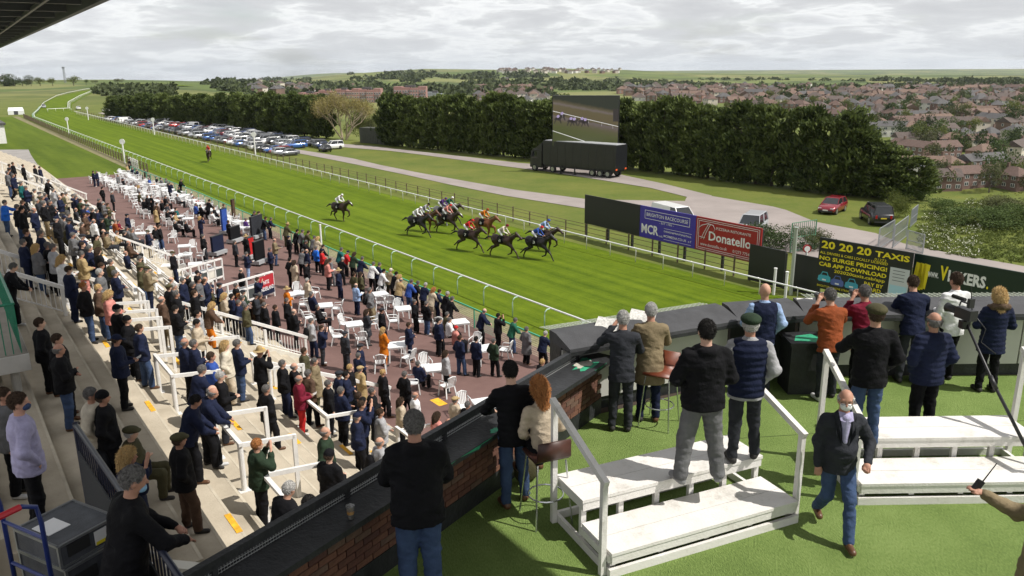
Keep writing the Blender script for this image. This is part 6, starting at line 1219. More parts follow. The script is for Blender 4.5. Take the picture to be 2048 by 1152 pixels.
p10 = fg(1729, 585, DZ, 2, fine('binoc', lean=.2, girth=1.12), 'maroon', 'black', 'short_hair', 'grey', 'photographer in dark maroon jacket behind the flat-capped man', .97)
fg(1752, 628, STZ, -2, fine('side', arms=('rail', 'pocket'), girth=1.16, belly=.03), 'black', 'denim', 'flat_cap', 'olive', 'man in black jacket and brown flat cap on the right steps', 1.0, shoec='black')
fg(1868, 642, DZ+.02, 8, fine('pocket', girth=1.28, belly=.05, quilt=.005, legs='stand', legw=1.1), 'navy', 'black', 'bald_fringe', 'grey', 'bald man in navy quilted jacket behind the right steps', 1.0, shoec='black')
fg(1826, 566, DZ, -8, fine('rail', lean=.3, girth=1.12), 'navy', 'dark grey', 'short_hair', 'brown', 'brown-haired man in navy anorak leaning far over the right parapet', .98)
fg(1912, 560, DZ, 14, fine('hold', girth=1.08, legs='relax', lean=.05), 'white', 'black', 'short_hair', 'brown', 'brown-haired man in white jumper behind the video camera', 1.02, shoec='black', topn='jumper')
p15 = fg(1998, 592, DZ, -4, fine('belly', top='coat', hem=.70, girth=1.12, quilt=.003), 'navy', 'black', 'long_hair', 'blond', 'woman in navy padded coat with fur-trimmed hood at the right', .93)
fur = sdf_mesh('fur_collar', [cap((-.11, -.08, 0), (0, -.13, .02), .05, .055), cap((0, -.13, .02), (.11, -.08, 0), .055, .05), cap((.11, -.08, 0), (.12, .02, -.02), .05, .035), cap((-.11, -.08, 0), (-.12, .02, -.02), .05, .035)], .012, mat('brown_fur', (.12, .075, .045), .95, .4, 40, 1., 200), disp=lambda P: .008*np.sin(P[:, 0]*130)*np.sin(P[:, 1]*110+P[:, 2]*140))
link('fur_collar', fur, p15, loc=(0, 0, 1.49))
# walking man with face mask
fw = fine('side', arms=(((.31, .0, 1.14), (.22, .25, 1.03)), 'side'), legs='walk', girth=1.1, hem=.80, yaw=-.18, nod=.08, belly=.02); wk = fg(1692, 800, DZ, 174, fw, 'dark grey', 'denim', 'bald_fringe', 'white', 'man with white face mask and dark jacket walking towards the camera', .95, shoec='brown', skin=1)
def onhead(o, fig, name, me): return link(name, me, o, mw=fig['head'])
mk = sdf_mesh('face_mask', [(ell((0, .062, -.045), (.062, .052, .052)), .02)], .007, mat('mask_white', (.62, .64, .63), .7, .05, 40), cuts=[lambda P: .035-P[:, 1]]); onhead(wk, fw, 'face_mask', mk)
gm = MB(); gm.smooth = True
for s_ in (-1, 1): gm.tube([(s_*(.034+.026*math.cos(a)), .100-.004*abs(math.cos(a)), .004+.019*math.sin(a)) for a in np.linspace(0, 6.283, 15)], .0025, 5); gm.tube([(s_*.06, .097, .008), (s_*.08, .05, .01), (s_*.083, -.005, .005)], .0025, 5)
gm.tube([(-.01, .104, .008), (.01, .104, .008)], .0025, 5); onhead(wk, fw, 'glasses', gm.mesh('glasses', mat('glasses_frame', (.05, .045, .04), .3)))
sf = sdf_mesh('shirt_front', [cap((0, .085, 1.44), (0, .125, 1.18), .055, .03)], .009, cloth('lilac')); link('shirt_front', sf, wk)
cl = MB(); 
for s_ in (-1, 1): cl.add([(s_*.01, .075, 1.50), (s_*.075, .045, 1.505), (s_*.07, .125, 1.43), (s_*.02, .145, 1.42)], [(0, 1, 2, 3)]); cl.add([(s_*.075, .05, 1.49), (s_*.115, .05, 1.47), (s_*.10, .145, 1.27), (s_*.035, .155, 1.13), (s_*.06, .155, 1.3)], [(0, 1, 2, 3, 4)], 1)
cl.build('lapel', [cloth('lilac'), cloth('dark grey')], wk)
# person at the right edge holding a radio
fr_ = fine('out', arms=('side', ((.28, .22, 1.24), (.20, .46, 1.36))), girth=1.12); rp = un(2092, 1085, DZ+1.25); pr = put(fr_, (rp[0], rp[1], DZ), math.radians(52), 'khaki', 'dark grey', 'short_hair', 'brown', 1.04, label='person in khaki jacket holding out a radio at the right edge')
hb = fr_['hands'][1]; rb = MB(); rb.box((0, 0, .03), (.055, .035, .12)); rb.tube([(.015, 0, .09), (.015, 0, .28)], [.006, .004], 6); ro = rb.build('walkie_talkie', mat('radio_black', (.015, .016, .018), .5), None, mw=pr.matrix_world); 
a = math.radians(52); ro.matrix_local = Matrix.Translation((rp[0]+1.04*(hb[0]*math.cos(a)-hb[1]*math.sin(a)), rp[1]+1.04*(hb[0]*math.sin(a)+hb[1]*math.cos(a)), DZ+1.04*hb[2]))@Matrix.Rotation(.5, 4, 'Y'); ro['label'] = 'black walkie-talkie with stub aerial in the hand at right'; ro['category'] = 'radio'
# bottom left
fl = fine('pocket', top='shirt', girth=1.2, yaw=-.3); lz = 8.65; lm = fg(38, 805, lz, -50, fl, 'lilac', 'black', 'short_hair', 'brown', 'man in lilac shirt and black trousers at the lower left corner', 1.02, topn='shirt')
onhead(lm, fl, 'face_mask', sdf_mesh('face_mask', [(ell((0, .055, -.05), (.066, .058, .05)), .02)], .009, mat('mask_navy', (.03, .05, .12), .8, .4, 60), cuts=[lambda P: .0-P[:, 1]]))
mb = MB(); mb.bb(tloc(-9, 11.9, 7.7), tloc(-.35, 16.2, 8.65)); mb.build('upper_landing', M_conc, tr); mb = MB(); mb.bb(tloc(-9, 11.82, 8.6), tloc(-.35, 11.9, 8.652)); mb.build('painted_edge_line', M_yel, tr)
BP, BQ = un(150, 845, 10.2), un(372, 1168, 10.2); bd = (BQ-BP)[:2]; BLn = np.linalg.norm(bd)+1.2; bd = bd/np.linalg.norm(bd); bn = np.array([bd[1], -bd[0]])
if bn[0] > 0: bn = -bn
pl_ = [BP[:2]-bd*.1, BP[:2]+bd*BLn, BP[:2]+bd*BLn+bn*7, BP[:2]-bd*.1+bn*1.1+bd*1.6]
mb = MB(); mb.prism([tuple(v) for v in pl_][::-1], 8.7, DZ); mb.build('dark_landing', mat('landing_rubber', (.022, .022, .025), .8, .2, 6), kind='structure')
fb = fine('rail', top='coat', hem=.62, girth=1.25, lean=.2, yaw=-.2); bm2 = fg(268, 960, DZ, -50, fb, 'black', 'black', 'short_hair', 'grey', 'man in dark waxed coat with blue mask leaning over the black barrier', 1.0)
onhead(bm2, fb, 'face_mask', sdf_mesh('face_mask', [(ell((0, .06, -.07), (.055, .045, .04)), .02)], .009, mat('mask_blue', (.2, .35, .5), .8), cuts=[lambda P: .0-P[:, 1]]))
# stools
def stool(x, y, rz, label, zs=.78):
    e = empty('bar_stool', (x, y, DZ), rz); mb = MB(); mb.smooth = True; prof = [(-.2, .0), (-.21, .04), (-.2, .18)]
    mb.loft([[(xx, .2, zs+.0) for xx in (-.2, .2)], [(xx, 0, zs-.01) for xx in (-.2, .2)], [(xx, -.17, zs) for xx in (-.2, .2)], [(xx, -.22, zs+.05) for xx in (-.2, .2)], [(xx, -.24, zs+.25) for xx in (-.19, .19)]], caps=False, closed=False)
    me = mb.mesh('seat', mat('stool_leather_'+str(int(x*10)), (.14, .035, .015) if x > 1.5 else (.05, .018, .012), .45, .2, 12)); so = link('seat', me, e); md = so.modifiers.new('s', 'SOLIDIFY'); md.thickness = .025
    for sx_ in (-1, 1):
        for sy in (-1, 1): mb = MB(); mb.tube([(sx_*.17, sy*.15, zs-.03), (sx_*.22, sy*.23, 0)], .011, 8); mb.build('leg', mat('chrome_tube', (.55, .56, .57), .2, metal=.9), e)
    mb = MB(); mb.tube([(.2*math.cos(a)*1.0, .2*math.sin(a), .3) for a in np.linspace(0, 6.283, 17)], .009, 6); mb.build('foot_ring', MATS['chrome_tube'], e)
    e['label'] = label; e['category'] = 'stool'; e['group'] = 'bar stools on the deck'
q = un(1322, 745, DZ+.78); stool(q[0], q[1], math.radians(150), 'bar stool with rust leather seat beside the tan-coated man')
stool(w3.location.x+.02, w3.location.y-.1, math.radians(22), 'bar stool under the ginger-haired woman')
# video camera on a monopod stand
q0 = un(2052, 905, DZ+.25); q1 = un(1930, 640, DZ+1.75); tp = Vector(q1); e = empty('camera_monopod', (q1[0]+.25, q1[1]-.35, DZ)); o_ = Vector((q1[0]+.25, q1[1]-.35, DZ)); M_cb = mat('camera_black', (.016, .016, .018), .45, .2, 30)
hd_ = tp-o_
bp_ = Vector(un(2085, 985, DZ))-o_
mb = MB(); mb.smooth = True; mb.tube([hd_, hd_*.62+bp_*.38, bp_+Vector((0, 0, .12))], [.016, .02, .024], 10); mb.build('pole', M_cb, e)
mb = MB(); mb.smooth = True; mb.tube([hd_*.66+bp_*.34, hd_*.58+bp_*.42], .03, 10); mb.build('pole_clamp', M_cb, e)
for dx, dy in ((.3, .05), (-.2, .25), (.0, -.3)): mb = MB(); mb.tube([bp_+Vector((0, 0, .3)), bp_+Vector((dx, dy, .01))], [.012, .012], 8); mb.build('foot_strut', M_cb, e)
mb = MB(); mb.box(hd_-Vector((0, 0, .06)), (.1, .1, .1)); mb.build('head', M_cb, e); e['label'] = 'long black monopod slanting down to the right edge of the deck'; e['category'] = 'monopod'
e = empty('video_camera', tp, math.radians(15)); e.scale = (.85, .85, .85); mb = MB(); mb.box((0, 0, .1), (.14, .3, .16)); mb.build('body', M_cb, e); mb = MB(); mb.smooth = True; mb.tube([(0, .15, .1), (0, .3, .1), (0, .36, .1)], [.055, .06, .075], 14); mb.build('lens', M_cb, e)
mb = MB(); mb.tube([(0, -.1, .19), (0, -.08, .26), (0, .12, .26), (0, .14, .19)], .014, 8); mb.build('handle', M_cb, e); mb = MB(); mb.tube([(.05, .1, .28), (.05, .34, .28)], .03, 10); mb.build('microphone', mat('mic_foam', (.02, .02, .02), .95, .3, 80, 1., 200), e); mb = MB(); mb.box((-.06, -.12, .3), (.09, .05, .14)); mb.tube([(-.06, -.12, .36), (-.1, -.12, .56)], .006, 6); mb.build('radio_receiver', M_cb, e)
mb = MB(); mb.smooth = True; mb.tube([(.06, -.1, .1), (.2, -.2, -.1), (.15, -.2, -.3), (.3, -.35, -.45)], .008, 6); mb.build('cable', M_cb, e); e['label'] = 'black video camera with microphone mounted on the slanting monopod'; e['category'] = 'camera'
# small cameras held by the photographers, newspaper, drink, bag
def dslr(o, fig, label):
    mw = o.matrix_world; a = o.rotation_euler.z; h = (fig[0]+fig[1])/2; p = Vector(o.location)+Matrix.Rotation(a, 3, 'Z')@(Vector(h)*o.scale[0]); e = empty('camera', p, a)
    mb = MB(); mb.box((0, .0, 0), (.14, .06, .10)); mb.box((0, 0, .06), (.06, .05, .04)); mb.build('body', M_cb, e); mb = MB(); mb.smooth = True; mb.tube([(0, .03, 0), (0, .16, 0)], [.036, .042], 12); mb.build('lens', M_cb, e); e['label'] = label; e['category'] = 'camera'
_tmp = ARM['binoc']; Rr = rotx(-.2); _h0 = (np.array([.075, .31, 1.60])-[0, 0, .95])@Rr.T+[0, 0, .95]; _h1 = (np.array([-.075, .31, 1.60])-[0, 0, .95])@Rr.T+[0, 0, .95]
dslr(p9, (_h0, _h1), 'black stills camera held up by the man in the rust jacket'); dslr(p10, (_h0, _h1), 'black stills camera held up by the man in the maroon jacket')
def paper(p, rz, tilt, w_, h_, label):
    e = empty('newspaper', p, rz); mb = MB(); R = Matrix.Rotation(tilt, 3, 'X')
    mb.box((-w_/4, 0, 0), (w_/2, h_, .006), R@Matrix.Rotation(.12, 3, 'Y')); mb.box((w_/4, 0, 0), (w_/2, h_, .006), R@Matrix.Rotation(-.12, 3, 'Y')); mb.build('pages', mat('newsprint', (.55, .54, .51), .9, .35, 28, detail=8), e); e['label'] = label; e['category'] = 'newspaper'
q = un(1212, 655, DZ+1.22); paper(q, -.4, .5, .34, .4, 'folded newspaper on the coping under the suited man'); q = un(1285, 632, DZ+1.27); paper(q, -.4, .45, .4, .25, 'racecard lying on the coping between the two leaning men'); q = un(1612, 604, DZ+1.2); paper(q, 0, .35, .26, .2, 'white racecard on the coping by the rust-jacketed man')
q = un(702, 1038, DZ+.905); e = empty('beer_cup', q); mb = MB(); mb.smooth = True; n = 20
mb.loft([[(r_*math.cos(6.283*i/n), r_*math.sin(6.283*i/n), z) for i in range(n)] for r_, z in ((.028, 0), (.040, .135), (.042, .137), (.0385, .135), (.027, .004))]); mb.build('cup', mat('clear_plastic', (.9, .9, .88), .08, trans=.9), e)
mb = MB(); mb.smooth = False; mb.loft([[(r_*math.cos(6.283*i/n), r_*math.sin(6.283*i/n), z) for i in range(n)] for r_, z in ((.0265, .006), (.0345, .085))]); mb.build('beer', mat('lager', (.75, .38, .03), .2), e); e['label'] = 'plastic cup half full of lager on the black shelf'; e['category'] = 'cup'
q = un(1062, 950, DZ+.12); bag = sdf_mesh('handbag', [ell((0, 0, .15), (.17, .09, .15)), (cap((-.13, 0, .24), (.13, 0, .24), .05, .05), .05)], .012, cloth('olive'), cuts=[lambda P: .005-P[:, 2]]); e = empty('handbag', (q[0]-.05, q[1]+.05, DZ), .5); link('bag_body', bag, e); mb = MB(); mb.tube([(-.12, 0, .26), (-.08, 0, .45), (.08, 0, .45), (.12, 0, .26)], .01, 6); mb.build('strap', cloth('brown'), e); e['label'] = 'olive handbag on the turf beside the parapet'; e['category'] = 'bag'
# ------------------------------------------------------------------ black barrier and trolley, lower left
M_bb = mat('barrier_blue_black', (.015, .018, .035), .35); e = empty('steel_barrier', (BP[0], BP[1], DZ), math.atan2(bd[1], bd[0])-math.pi/2); Lb = BLn
for z in (.12, 1.07): mb = MB(); mb.smooth = True; mb.tube([(0, 0, z), (0, Lb, z)], .03 if z > 1 else .018, 10); mb.build('rail', M_bb, e)
for i in range(int(Lb/.115)): mb = MB(); mb.tube([(0, .06+i*.115, .12), (0, .06+i*.115, 1.05)], .009, 6); mb.build('bar', M_bb, e)
for y in (.0, Lb*.5, Lb): mb = MB(); mb.tube([(0, y, -.3), (0, y, 1.1)], .03, 8); mb.build('post', M_bb, e)
mb = MB(); mb.bb((.02, .1, .05), (.035, Lb-.1, .8)); mb.build('scrim_sheet', mat('dark_scrim', (.02, .022, .026), .8, .3, 30), e); e['label'] = 'dark blue steel barrier with upright bars at the lower left'; e['category'] = 'barrier'
tz0 = DZ+.35; q = un(165, 1150, DZ+.5); e = empty('sack_truck', (q[0], q[1], tz0-.35), math.radians(-28)); M_tb = mat('trolley_blue', (.02, .035, .16), .35); M_rg = mat('red_grip', (.45, .02, .03), .5)
for x in (-.28, .28):
    mb = MB(); mb.smooth = True; mb.tube([(x, -.42, .1), (x, -.42, 1.35), (x, -.44, 1.5), (x, -.55, 1.56), (x, -.66, 1.56)], .02, 8); mb.build('frame_tube', M_tb, e); mb = MB(); mb.tube([(x, -.56, 1.56), (x, -.74, 1.56)], .027, 8); mb.build('grip', M_rg, e)
    mb = MB(); mb.smooth = True; n = 18; mb.loft([[(x*1.2+dx, -.5+.14*math.cos(6.283*i/n), .14+.14*math.sin(6.283*i/n)) for i in range(n)] for dx in (-.04, .04)]); mb.build('wheel', M_tyre, e)
for z in (.4, .8, 1.2): mb = MB(); mb.tube([(-.28, -.42, z), (.28, -.42, z)], .016, 8); mb.build('cross_tube', M_tb, e)
mb = MB(); mb.bb((-.3, -.42, .08), (.3, .1, .1)); mb.build('toe_plate', M_tb, e); e['label'] = 'blue sack truck with red grips beside the grey flight cases'; e['category'] = 'trolley'
M_cs = mat('grey_flight_case', (.065, .07, .08), .55, .25, 8, .2, 60); M_al = mat('case_edge', (.32, .33, .34), .35, metal=.7)
for i, (z, h_, dx, w_, t) in enumerate(((.11, .36, 0, .66, 'bottom'), (.48, .36, .0, .64, 'middle'), (.85, .2, -.03, .6, 'topmost'))):
    c = Matrix.Rotation(math.radians(-28), 3, 'Z')@Vector((dx, -.05, 0)); e = empty('flight_case', (q[0]+c.x, q[1]+c.y, tz0-.35+z), math.radians(-28)); D_ = .54; mb = MB(); mb.bb((-w_/2, -D_/2, 0), (w_/2, D_/2, h_)); mb.build('shell', M_cs, e)
    mb = MB()
    for sx_ in (-1, 1):
        for sy in (-1, 1): mb.box((sx_*w_/2, sy*D_/2, h_/2), (.022, .022, h_+.012))
        for zz_ in (0.0, h_): mb.box((sx_*w_/2, 0, zz_), (.022, D_-.024, .022))
    for sy in (-1, 1):
        for zz_ in (0.0, h_): mb.box((0, sy*D_/2, zz_), (w_-.024, .022, .022))
    mb.build('edge_trim', M_al, e)
    mb = MB(); mb.box((w_/2+.006, -.1, h_*.62), (.014, .2, .11)); mb.build('recessed_handle', M_trim, e); mb = MB(); mb.box((w_/2+.004, .14, h_*.5), (.008, .18, .13)); mb.build('paper_label', M_w, e); mb = MB(); mb.box((-.05, -.1, h_+.004), (.24, .2, .006)); mb.build('paper_label', M_w, e); mb = MB(); mb.box((w_/2+.007, .14, h_*.5-.05), (.008, .17, .03)); mb.build('yellow_sticker', M_y, e)
    e['label'] = 'grey flight case with white label, %s of the stack on the trolley' % t; e['category'] = 'case'; e['group'] = 'stacked flight cases'
# ------------------------------------------------------------------ horses and jockeys
def horse(pose):
    B = [cap((0, -.45, 1.24), (0, .35, 1.20), .30, .315, 1), ell((0, -.62, 1.28), (.27, .36, .33)), ell((0, .48, 1.20), (.25, .30, .34)), (cap((0, .58, 1.34), (0, 1.18, 1.74), .20, .105), .09), cap((0, .42, 1.45), (0, .1, 1.5), .14, .12), (cap((0, 1.16, 1.77), (0, 1.54, 1.50), .105, .062), .05), cap((0, 1.50, 1.53), (0, 1.58, 1.46), .062, .055), cap((.05, 1.12, 1.85), (.06, 1.12, 1.95), .028, .01), cap((-.05, 1.12, 1.85), (-.06, 1.12, 1.95), .028, .01), ell((0, 1.22, 1.68), (.075, .13, .11))]
    P = {0: (((.14, .52, 1.05), (.13, .88, .80), (.13, 1.18, .52), (.13, 1.34, .20), (.13, 1.42, .08)), ((-.14, .50, 1.05), (-.13, .70, .66), (-.13, .62, .34), (-.13, .42, .24), (-.13, .34, .22)), ((.15, -.62, 1.15), (.14, -.42, .84), (.13, -.86, .56), (.13, -1.02, .20), (.13, -1.0, .06)), ((-.15, -.66, 1.15), (-.14, -.52, .80), (-.13, -1.06, .62), (-.13, -1.34, .36), (-.13, -1.44, .28))),
         1: (((.14, .52, 1.05), (.13, .60, .66), (.13, .50, .36), (.13, .52, .10), (.13, .58, .05)), ((-.14, .52, 1.05), (-.13, .95, .92), (-.13, 1.02, .58), (-.13, .84, .42), (-.13, .76, .40)), ((.15, -.62, 1.15), (.14, -.32, .82), (.13, -.60, .55), (.13, -.42, .22), (.13, -.34, .12)), ((-.15, -.66, 1.15), (-.14, -.60, .80), (-.13, -1.12, .72), (-.13, -1.26, .42), (-.13, -1.30, .34)))}[pose]
    for L in P:
        f = L[0][1] > 0; R = (.15, .085, .055, .042, .05) if f else (.20, .115, .062, .045, .052)
        for i in range(4): B.append((cap(L[i], L[i+1], R[i], R[i+1]), .05 if i < 1 else .025))
    o = {'body': sdf_mesh('horse', B, .024, mat('x_cloth', (1, 1, 1)), k=.10)}
    o['tail'] = sdf_mesh('tail', [cap((0, -.95, 1.36), (0, -1.22, 1.36), .05, .07), cap((0, -1.22, 1.36), (0, -1.62, 1.12), .07, .03)], .02, mat('x_cloth', (1, 1, 1)), disp=lambda P: .012*np.sin(P[:, 0]*120+P[:, 2]*30))
    o['mane'] = sdf_mesh('mane', [cap((0, .55, 1.60), (0, 1.10, 1.90), .035, .03)], .016, mat('x_cloth', (1, 1, 1)), disp=lambda P: .012*np.sin(P[:, 1]*90))
    o['cloth'] = sdf_mesh('saddle_cloth', [cap((0, -.22, 1.23), (0, .12, 1.22), .328, .335)], .02, mat('x_cloth', (1, 1, 1)), cuts=[lambda P: 1.08-P[:, 2], lambda P: np.abs(P[:, 1]+.05)-.26])
    return o
HS = [horse(0), horse(1)]
JA = ((.24, .36, 1.05), (.12, .52, 1.0))
def jockey():
    o = {}; B = []; T = []; J = []
    hip = np.array([0, -.28, 1.88]); ch = np.array([0, .12, 2.10]); hd = np.array([0, .40, 2.28])
    J += [cap(hip, ch, .13, .15), cap(ch+[-.12, 0, 0], ch+[.12, 0, 0], .085, .085)]
    for s in (-1, 1):
        sh = ch+[s*.16, .04, 0]; el = np.array([s*.24, .26, 1.86]); hn = np.array([s*.10, .52, 1.72]); J += [cap(sh, el, .06, .05), cap(el, hn, .05, .036)]; B += [cap(sh, el, .04, .035), cap(el, hn, .03, .03), cap(hn, hn+[0, .06, -.02], .034, .03)]
        hp = hip+[s*.08, 0, -.03]; kn = np.array([s*.30, .12, 1.66]); an = np.array([s*.33, -.20, 1.32]); T += [cap(hp, kn, .10, .065)]; B += [cap(hp, kn, .06, .05), cap(kn, an, .045, .04)]
        o.setdefault('boot', []).append(sdf_mesh('boot', [cap(kn+[0, -.03, -.05], an, .062, .045), cap(an, an+[0, .14, -.05], .045, .035)], .02, mat('shoe_black', (.02, .02, .02))))
    B += [cap(ch, hd, .06, .055), ell(hd, (.078, .098, .11)), cap(hip, ch, .09, .09), cap(hip, hip+[0, 0, -.02], .08, .08)]
    o['body'] = sdf_mesh('person', B, .02, SKIN[0], k=.03); o['silks'] = sdf_mesh('silks', J, .02, mat('x_cloth', (1, 1, 1)), k=.05); o['breeches'] = sdf_mesh('breeches', T+[cap(hip+[-.06, 0, 0], hip+[.06, 0, 0], .12, .12)], .02, cloth('white'), k=.05)
    o['helmet'] = sdf_mesh('helmet', [ell(hd+[0, -.01, .035], (.10, .118, .105)), (ell(hd+[0, .11, .02], (.06, .05, .012)), .01)], .014, mat('x_cloth', (1, 1, 1)), cuts=[lambda P: hd[2]+.0-P[:, 2]]); return o
JK = jockey(); HC_ = {'dark bay': (.028, .014, .009), 'black': (.010, .009, .009), 'bay': (.085, .032, .014), 'grey': (.22, .22, .22), 'chestnut': (.14, .05, .018)}
HRZ = math.atan2(-TV[1], -TV[0])-math.pi/2
def rider(x, y, coat, pose, silk, capc, hl, jl, rz=0., blaze=False, num=None):
    p = un(x, y, .02); h = HS[pose]; a = HRZ+rz+.36; k = 1.08; o = link('horse', h['body'], None, (p[0], p[1], .01), a, k, label=hl, cat='horse', group='racehorses'); m = mat('horse_'+coat.replace(' ', '_'), HC_[coat], .45, .2, 3, spec=.4); setm(o, m)
    hm = mat('horse_hair_black', (.008, .007, .007), .7); 
    for n in ('tail', 'mane'): setm(link(n, h[n], o), hm if coat != 'grey' else mat('horse_hair_grey', (.3, .3, .3), .7))
    sc_ = link('saddle_cloth', h['cloth'], o); setm(sc_, cloth('black'))
    if num: 
        for s_ in (1, -1):
            t = text(num, sc_, -.09, 0, M_w, .2, .18, bold=.02, name='number'); t.matrix_local = Matrix.Translation((s_*.345, -.05, 1.17))@Matrix.Rotation(s_*math.pi/2, 4, 'Z')
    mb = MB(); mb.tube([(0.07, 1.5, 1.56), (.13, .95, 1.62), (.10, .50, 1.78)], .012, 5); mb.tube([(-.07, 1.5, 1.56), (-.13, .95, 1.62), (-.10, .50, 1.78)], .012, 5); mb.build('reins', mat('x_leather', (.04, .025, .015), .5), o)
    if blaze: mb = MB(); mb.loft([[(-.03, 1.27, 1.815), (.03, 1.27, 1.815)], [(-.035, 1.42, 1.705), (.035, 1.42, 1.705)], [(-.03, 1.58, 1.565), (.03, 1.58, 1.565)]], caps=False, closed=False); mb.build('blaze', M_w, o)
    j = link('person', JK['body'], None, (p[0], p[1], .01), a, k, label=jl, cat='jockey', group='jockeys'); setm(j, SKIN[0]); setm(link('silks', JK['silks'], j), cloth(silk)); link('breeches', JK['breeches'], j); setm(link('helmet', JK['helmet'], j), cloth(capc))
    for b in JK['boot']: link('boot', b, j)
rider(681, 441, 'dark bay', 1, 'white', 'white', 'dark bay racehorse with white face trailing alone behind the field', 'jockey in white silks and cap trailing behind the field', blaze=True, num='6')
rider(836, 472, 'black', 0, 'white', 'white', 'black racehorse at the back left of the main pack', 'jockey in white silks and white cap at the back of the pack', num='5')
rider(852, 463, 'bay', 1, 'light grey', 'black', 'bay racehorse half hidden behind the black one', 'jockey in pale silks with black cap beside the white-capped rider')
rider(886, 450, 'grey', 1, 'purple', 'purple', 'grey racehorse on the far side of the pack', 'jockey in purple silks on the grey horse')
rider(899, 448, 'dark bay', 0, 'green', 'white', 'dark bay racehorse nearest the far rail beside the grey', 'jockey in green silks and white cap nearest the far rail')
rider(895, 466, 'dark bay', 0, 'pink', 'red', 'dark bay racehorse directly in front of the grey', 'jockey in pink silks and red cap in front of the grey horse', blaze=True, num='4')
rider(968, 476, 'chestnut', 1, 'orange', 'rust', 'chestnut bay racehorse in the middle by the far rail', 'jockey in orange silks with brown cap in the middle of the field', num='8')
rider(938, 502, 'dark bay', 0, 'red', 'red', 'dark bay racehorse on the near side of the field', 'jockey in red silks and red cap on the near side', num='7')
rider(1006, 514, 'dark bay', 0, 'cream', 'maroon', 'dark bay racehorse stretched out in third place', 'jockey in cream silks and maroon cap in third place', num='10')
rider(1074, 518, 'black', 0, 'blue', 'red', 'near black racehorse leading on the crowd side', 'jockey in blue silks and red cap leading on the crowd side', num='3')
rider(1088, 502, 'dark bay', 1, 'light blue', 'blue', 'dark bay racehorse sharing the lead on the far side', 'jockey in pale blue silks and blue cap sharing the lead')
rider(419, 324, 'dark bay', 1, 'red', 'red', 'lone dark horse cantering far up the track', 'jockey in red silks on the lone horse far up the track', rz=-.75)
# ------------------------------------------------------------------ plastic garden chairs and tables on the apron
M_pl = mat('white_plastic', (.66, .67, .67), .35, .06, 4)
def chair_parts():
    d = []; mb = MB(); mb.loft([[(-.21, .22, .42), (.21, .22, .42), (.21, .22, .445), (-.21, .22, .445)], [(-.22, 0, .41), (.22, 0, .41), (.22, 0, .435), (-.22, 0, .435)], [(-.19, -.2, .405), (.19, -.2, .405), (.19, -.2, .43), (-.19, -.2, .43)]]); d.append(('seat', mb, None))
    mb = MB(); pts = [(-.20, -.20, .44), (-.215, -.27, .66), (-.17, -.32, .83), (0, -.345, .88), (.17, -.32, .83), (.215, -.27, .66), (.20, -.20, .44)]; mb.smooth = True; mb.tube(pts, .022, 6); bk = mb; d.append(('backrest', bk, None))
    for x in (-.13, -.065, 0, .065, .13): mb = MB(); zt = .86-.35*abs(x); mb.beam((x*.9, -.2, .44), (x, -.335+.1*abs(x), zt), .042, .012, up=(0, 1, 0)); d.append(('back_slat', mb, None))
    for sx_ in (-1, 1):
        mb = MB(); mb.beam((sx_*.21, .2, .43), (sx_*.255, .25, 0), .045, .04, up=(0, 1, 0)); d.append(('leg', mb, None)); mb = MB(); mb.beam((sx_*.19, -.18, .42), (sx_*.235, -.27, 0), .045, .04, up=(0, 1, 0)); d.append(('leg', mb, None))
        mb = MB(); mb.smooth = True; mb.tube([(sx_*.215, .2, .44), (sx_*.245, .2, .60), (sx_*.25, .14, .645), (sx_*.24, -.1, .655), (sx_*.215, -.265, .67)], .02, 6); d.append(('armrest', mb, None))
    return d
CHP = [(n, b.mesh(n, M_pl)) for n, b, _ in chair_parts()]; _all = MB()
for n, b, _ in chair_parts(): _all.add(b.v, b.f)
CHF = _all.mesh('plastic_chair', M_pl)
def tparts():
    mb = MB(); mb.bb((-.4, -.4, .69), (.4, .4, .72)); mb2 = MB(); 
    for q in (((-.385, -.385, .64), (.385, -.37, .689)), ((-.385, .37, .64), (.385, .385, .689)), ((-.385, -.369, .64), (-.37, .369, .689)), ((.37, -.369, .64), (.385, .369, .689))): mb2.bb(*q)
    L = [('table_top', mb), ('apron_frame', mb2)]
    for sx_ in (-1, 1):
        for sy in (-1, 1): mb = MB(); mb.beam((sx_*.33, sy*.33, .69), (sx_*.36, sy*.36, 0), .06, .06, up=(0, 1, 0)); L.append(('leg', mb))
    return L
TBP = [(n, b.mesh(n, M_pl)) for n, b in tparts()]; _all = MB()
for n, b in tparts(): _all.add(b.v, b.f)
TBF = _all.mesh('plastic_table', M_pl)
def furn(kind, p, rz, near):
    z = apron_z(p[0], p[1])+.032; nm = 'plastic_chair' if kind == 'c' else 'plastic_table'; c, s = tocs(p[0], p[1]); sp = (1.08, 1.08, 1.08)
    if near:
        e = empty(nm, (p[0], p[1], z), rz)
        for n, me in (CHP if kind == 'c' else TBP): link(n, me, e)
    else: e = link(nm, CHF if kind == 'c' else TBF, None, (p[0], p[1], z), rz)
    e.scale = sp
    reg(e, 'white plastic %s %s' % ('armchair' if kind == 'c' else 'table', 'on the near apron' if s < 38 else 'on the middle apron' if s < 60 else 'in the far row by the rail' if c > 18.6 else 'in the far row by the walkway'), 'chair' if kind == 'c' else 'table', 'white plastic furniture on the apron')
def furnpx(ox, oy, k, kind, data):
    for t in data.split(';'):
        t = [float(v) for v in t.split()]; x, y = ox+t[0]*k, oy+t[1]*k; p = hit(x, y, lambda a, b: apron_z(a, b)+.03, .5 if kind == 'c' else .72); c, s = tocs(p[0], p[1])
        furn(kind, p, math.radians(t[2] if len(t) > 2 else random.uniform(0, 360)), s < 62)
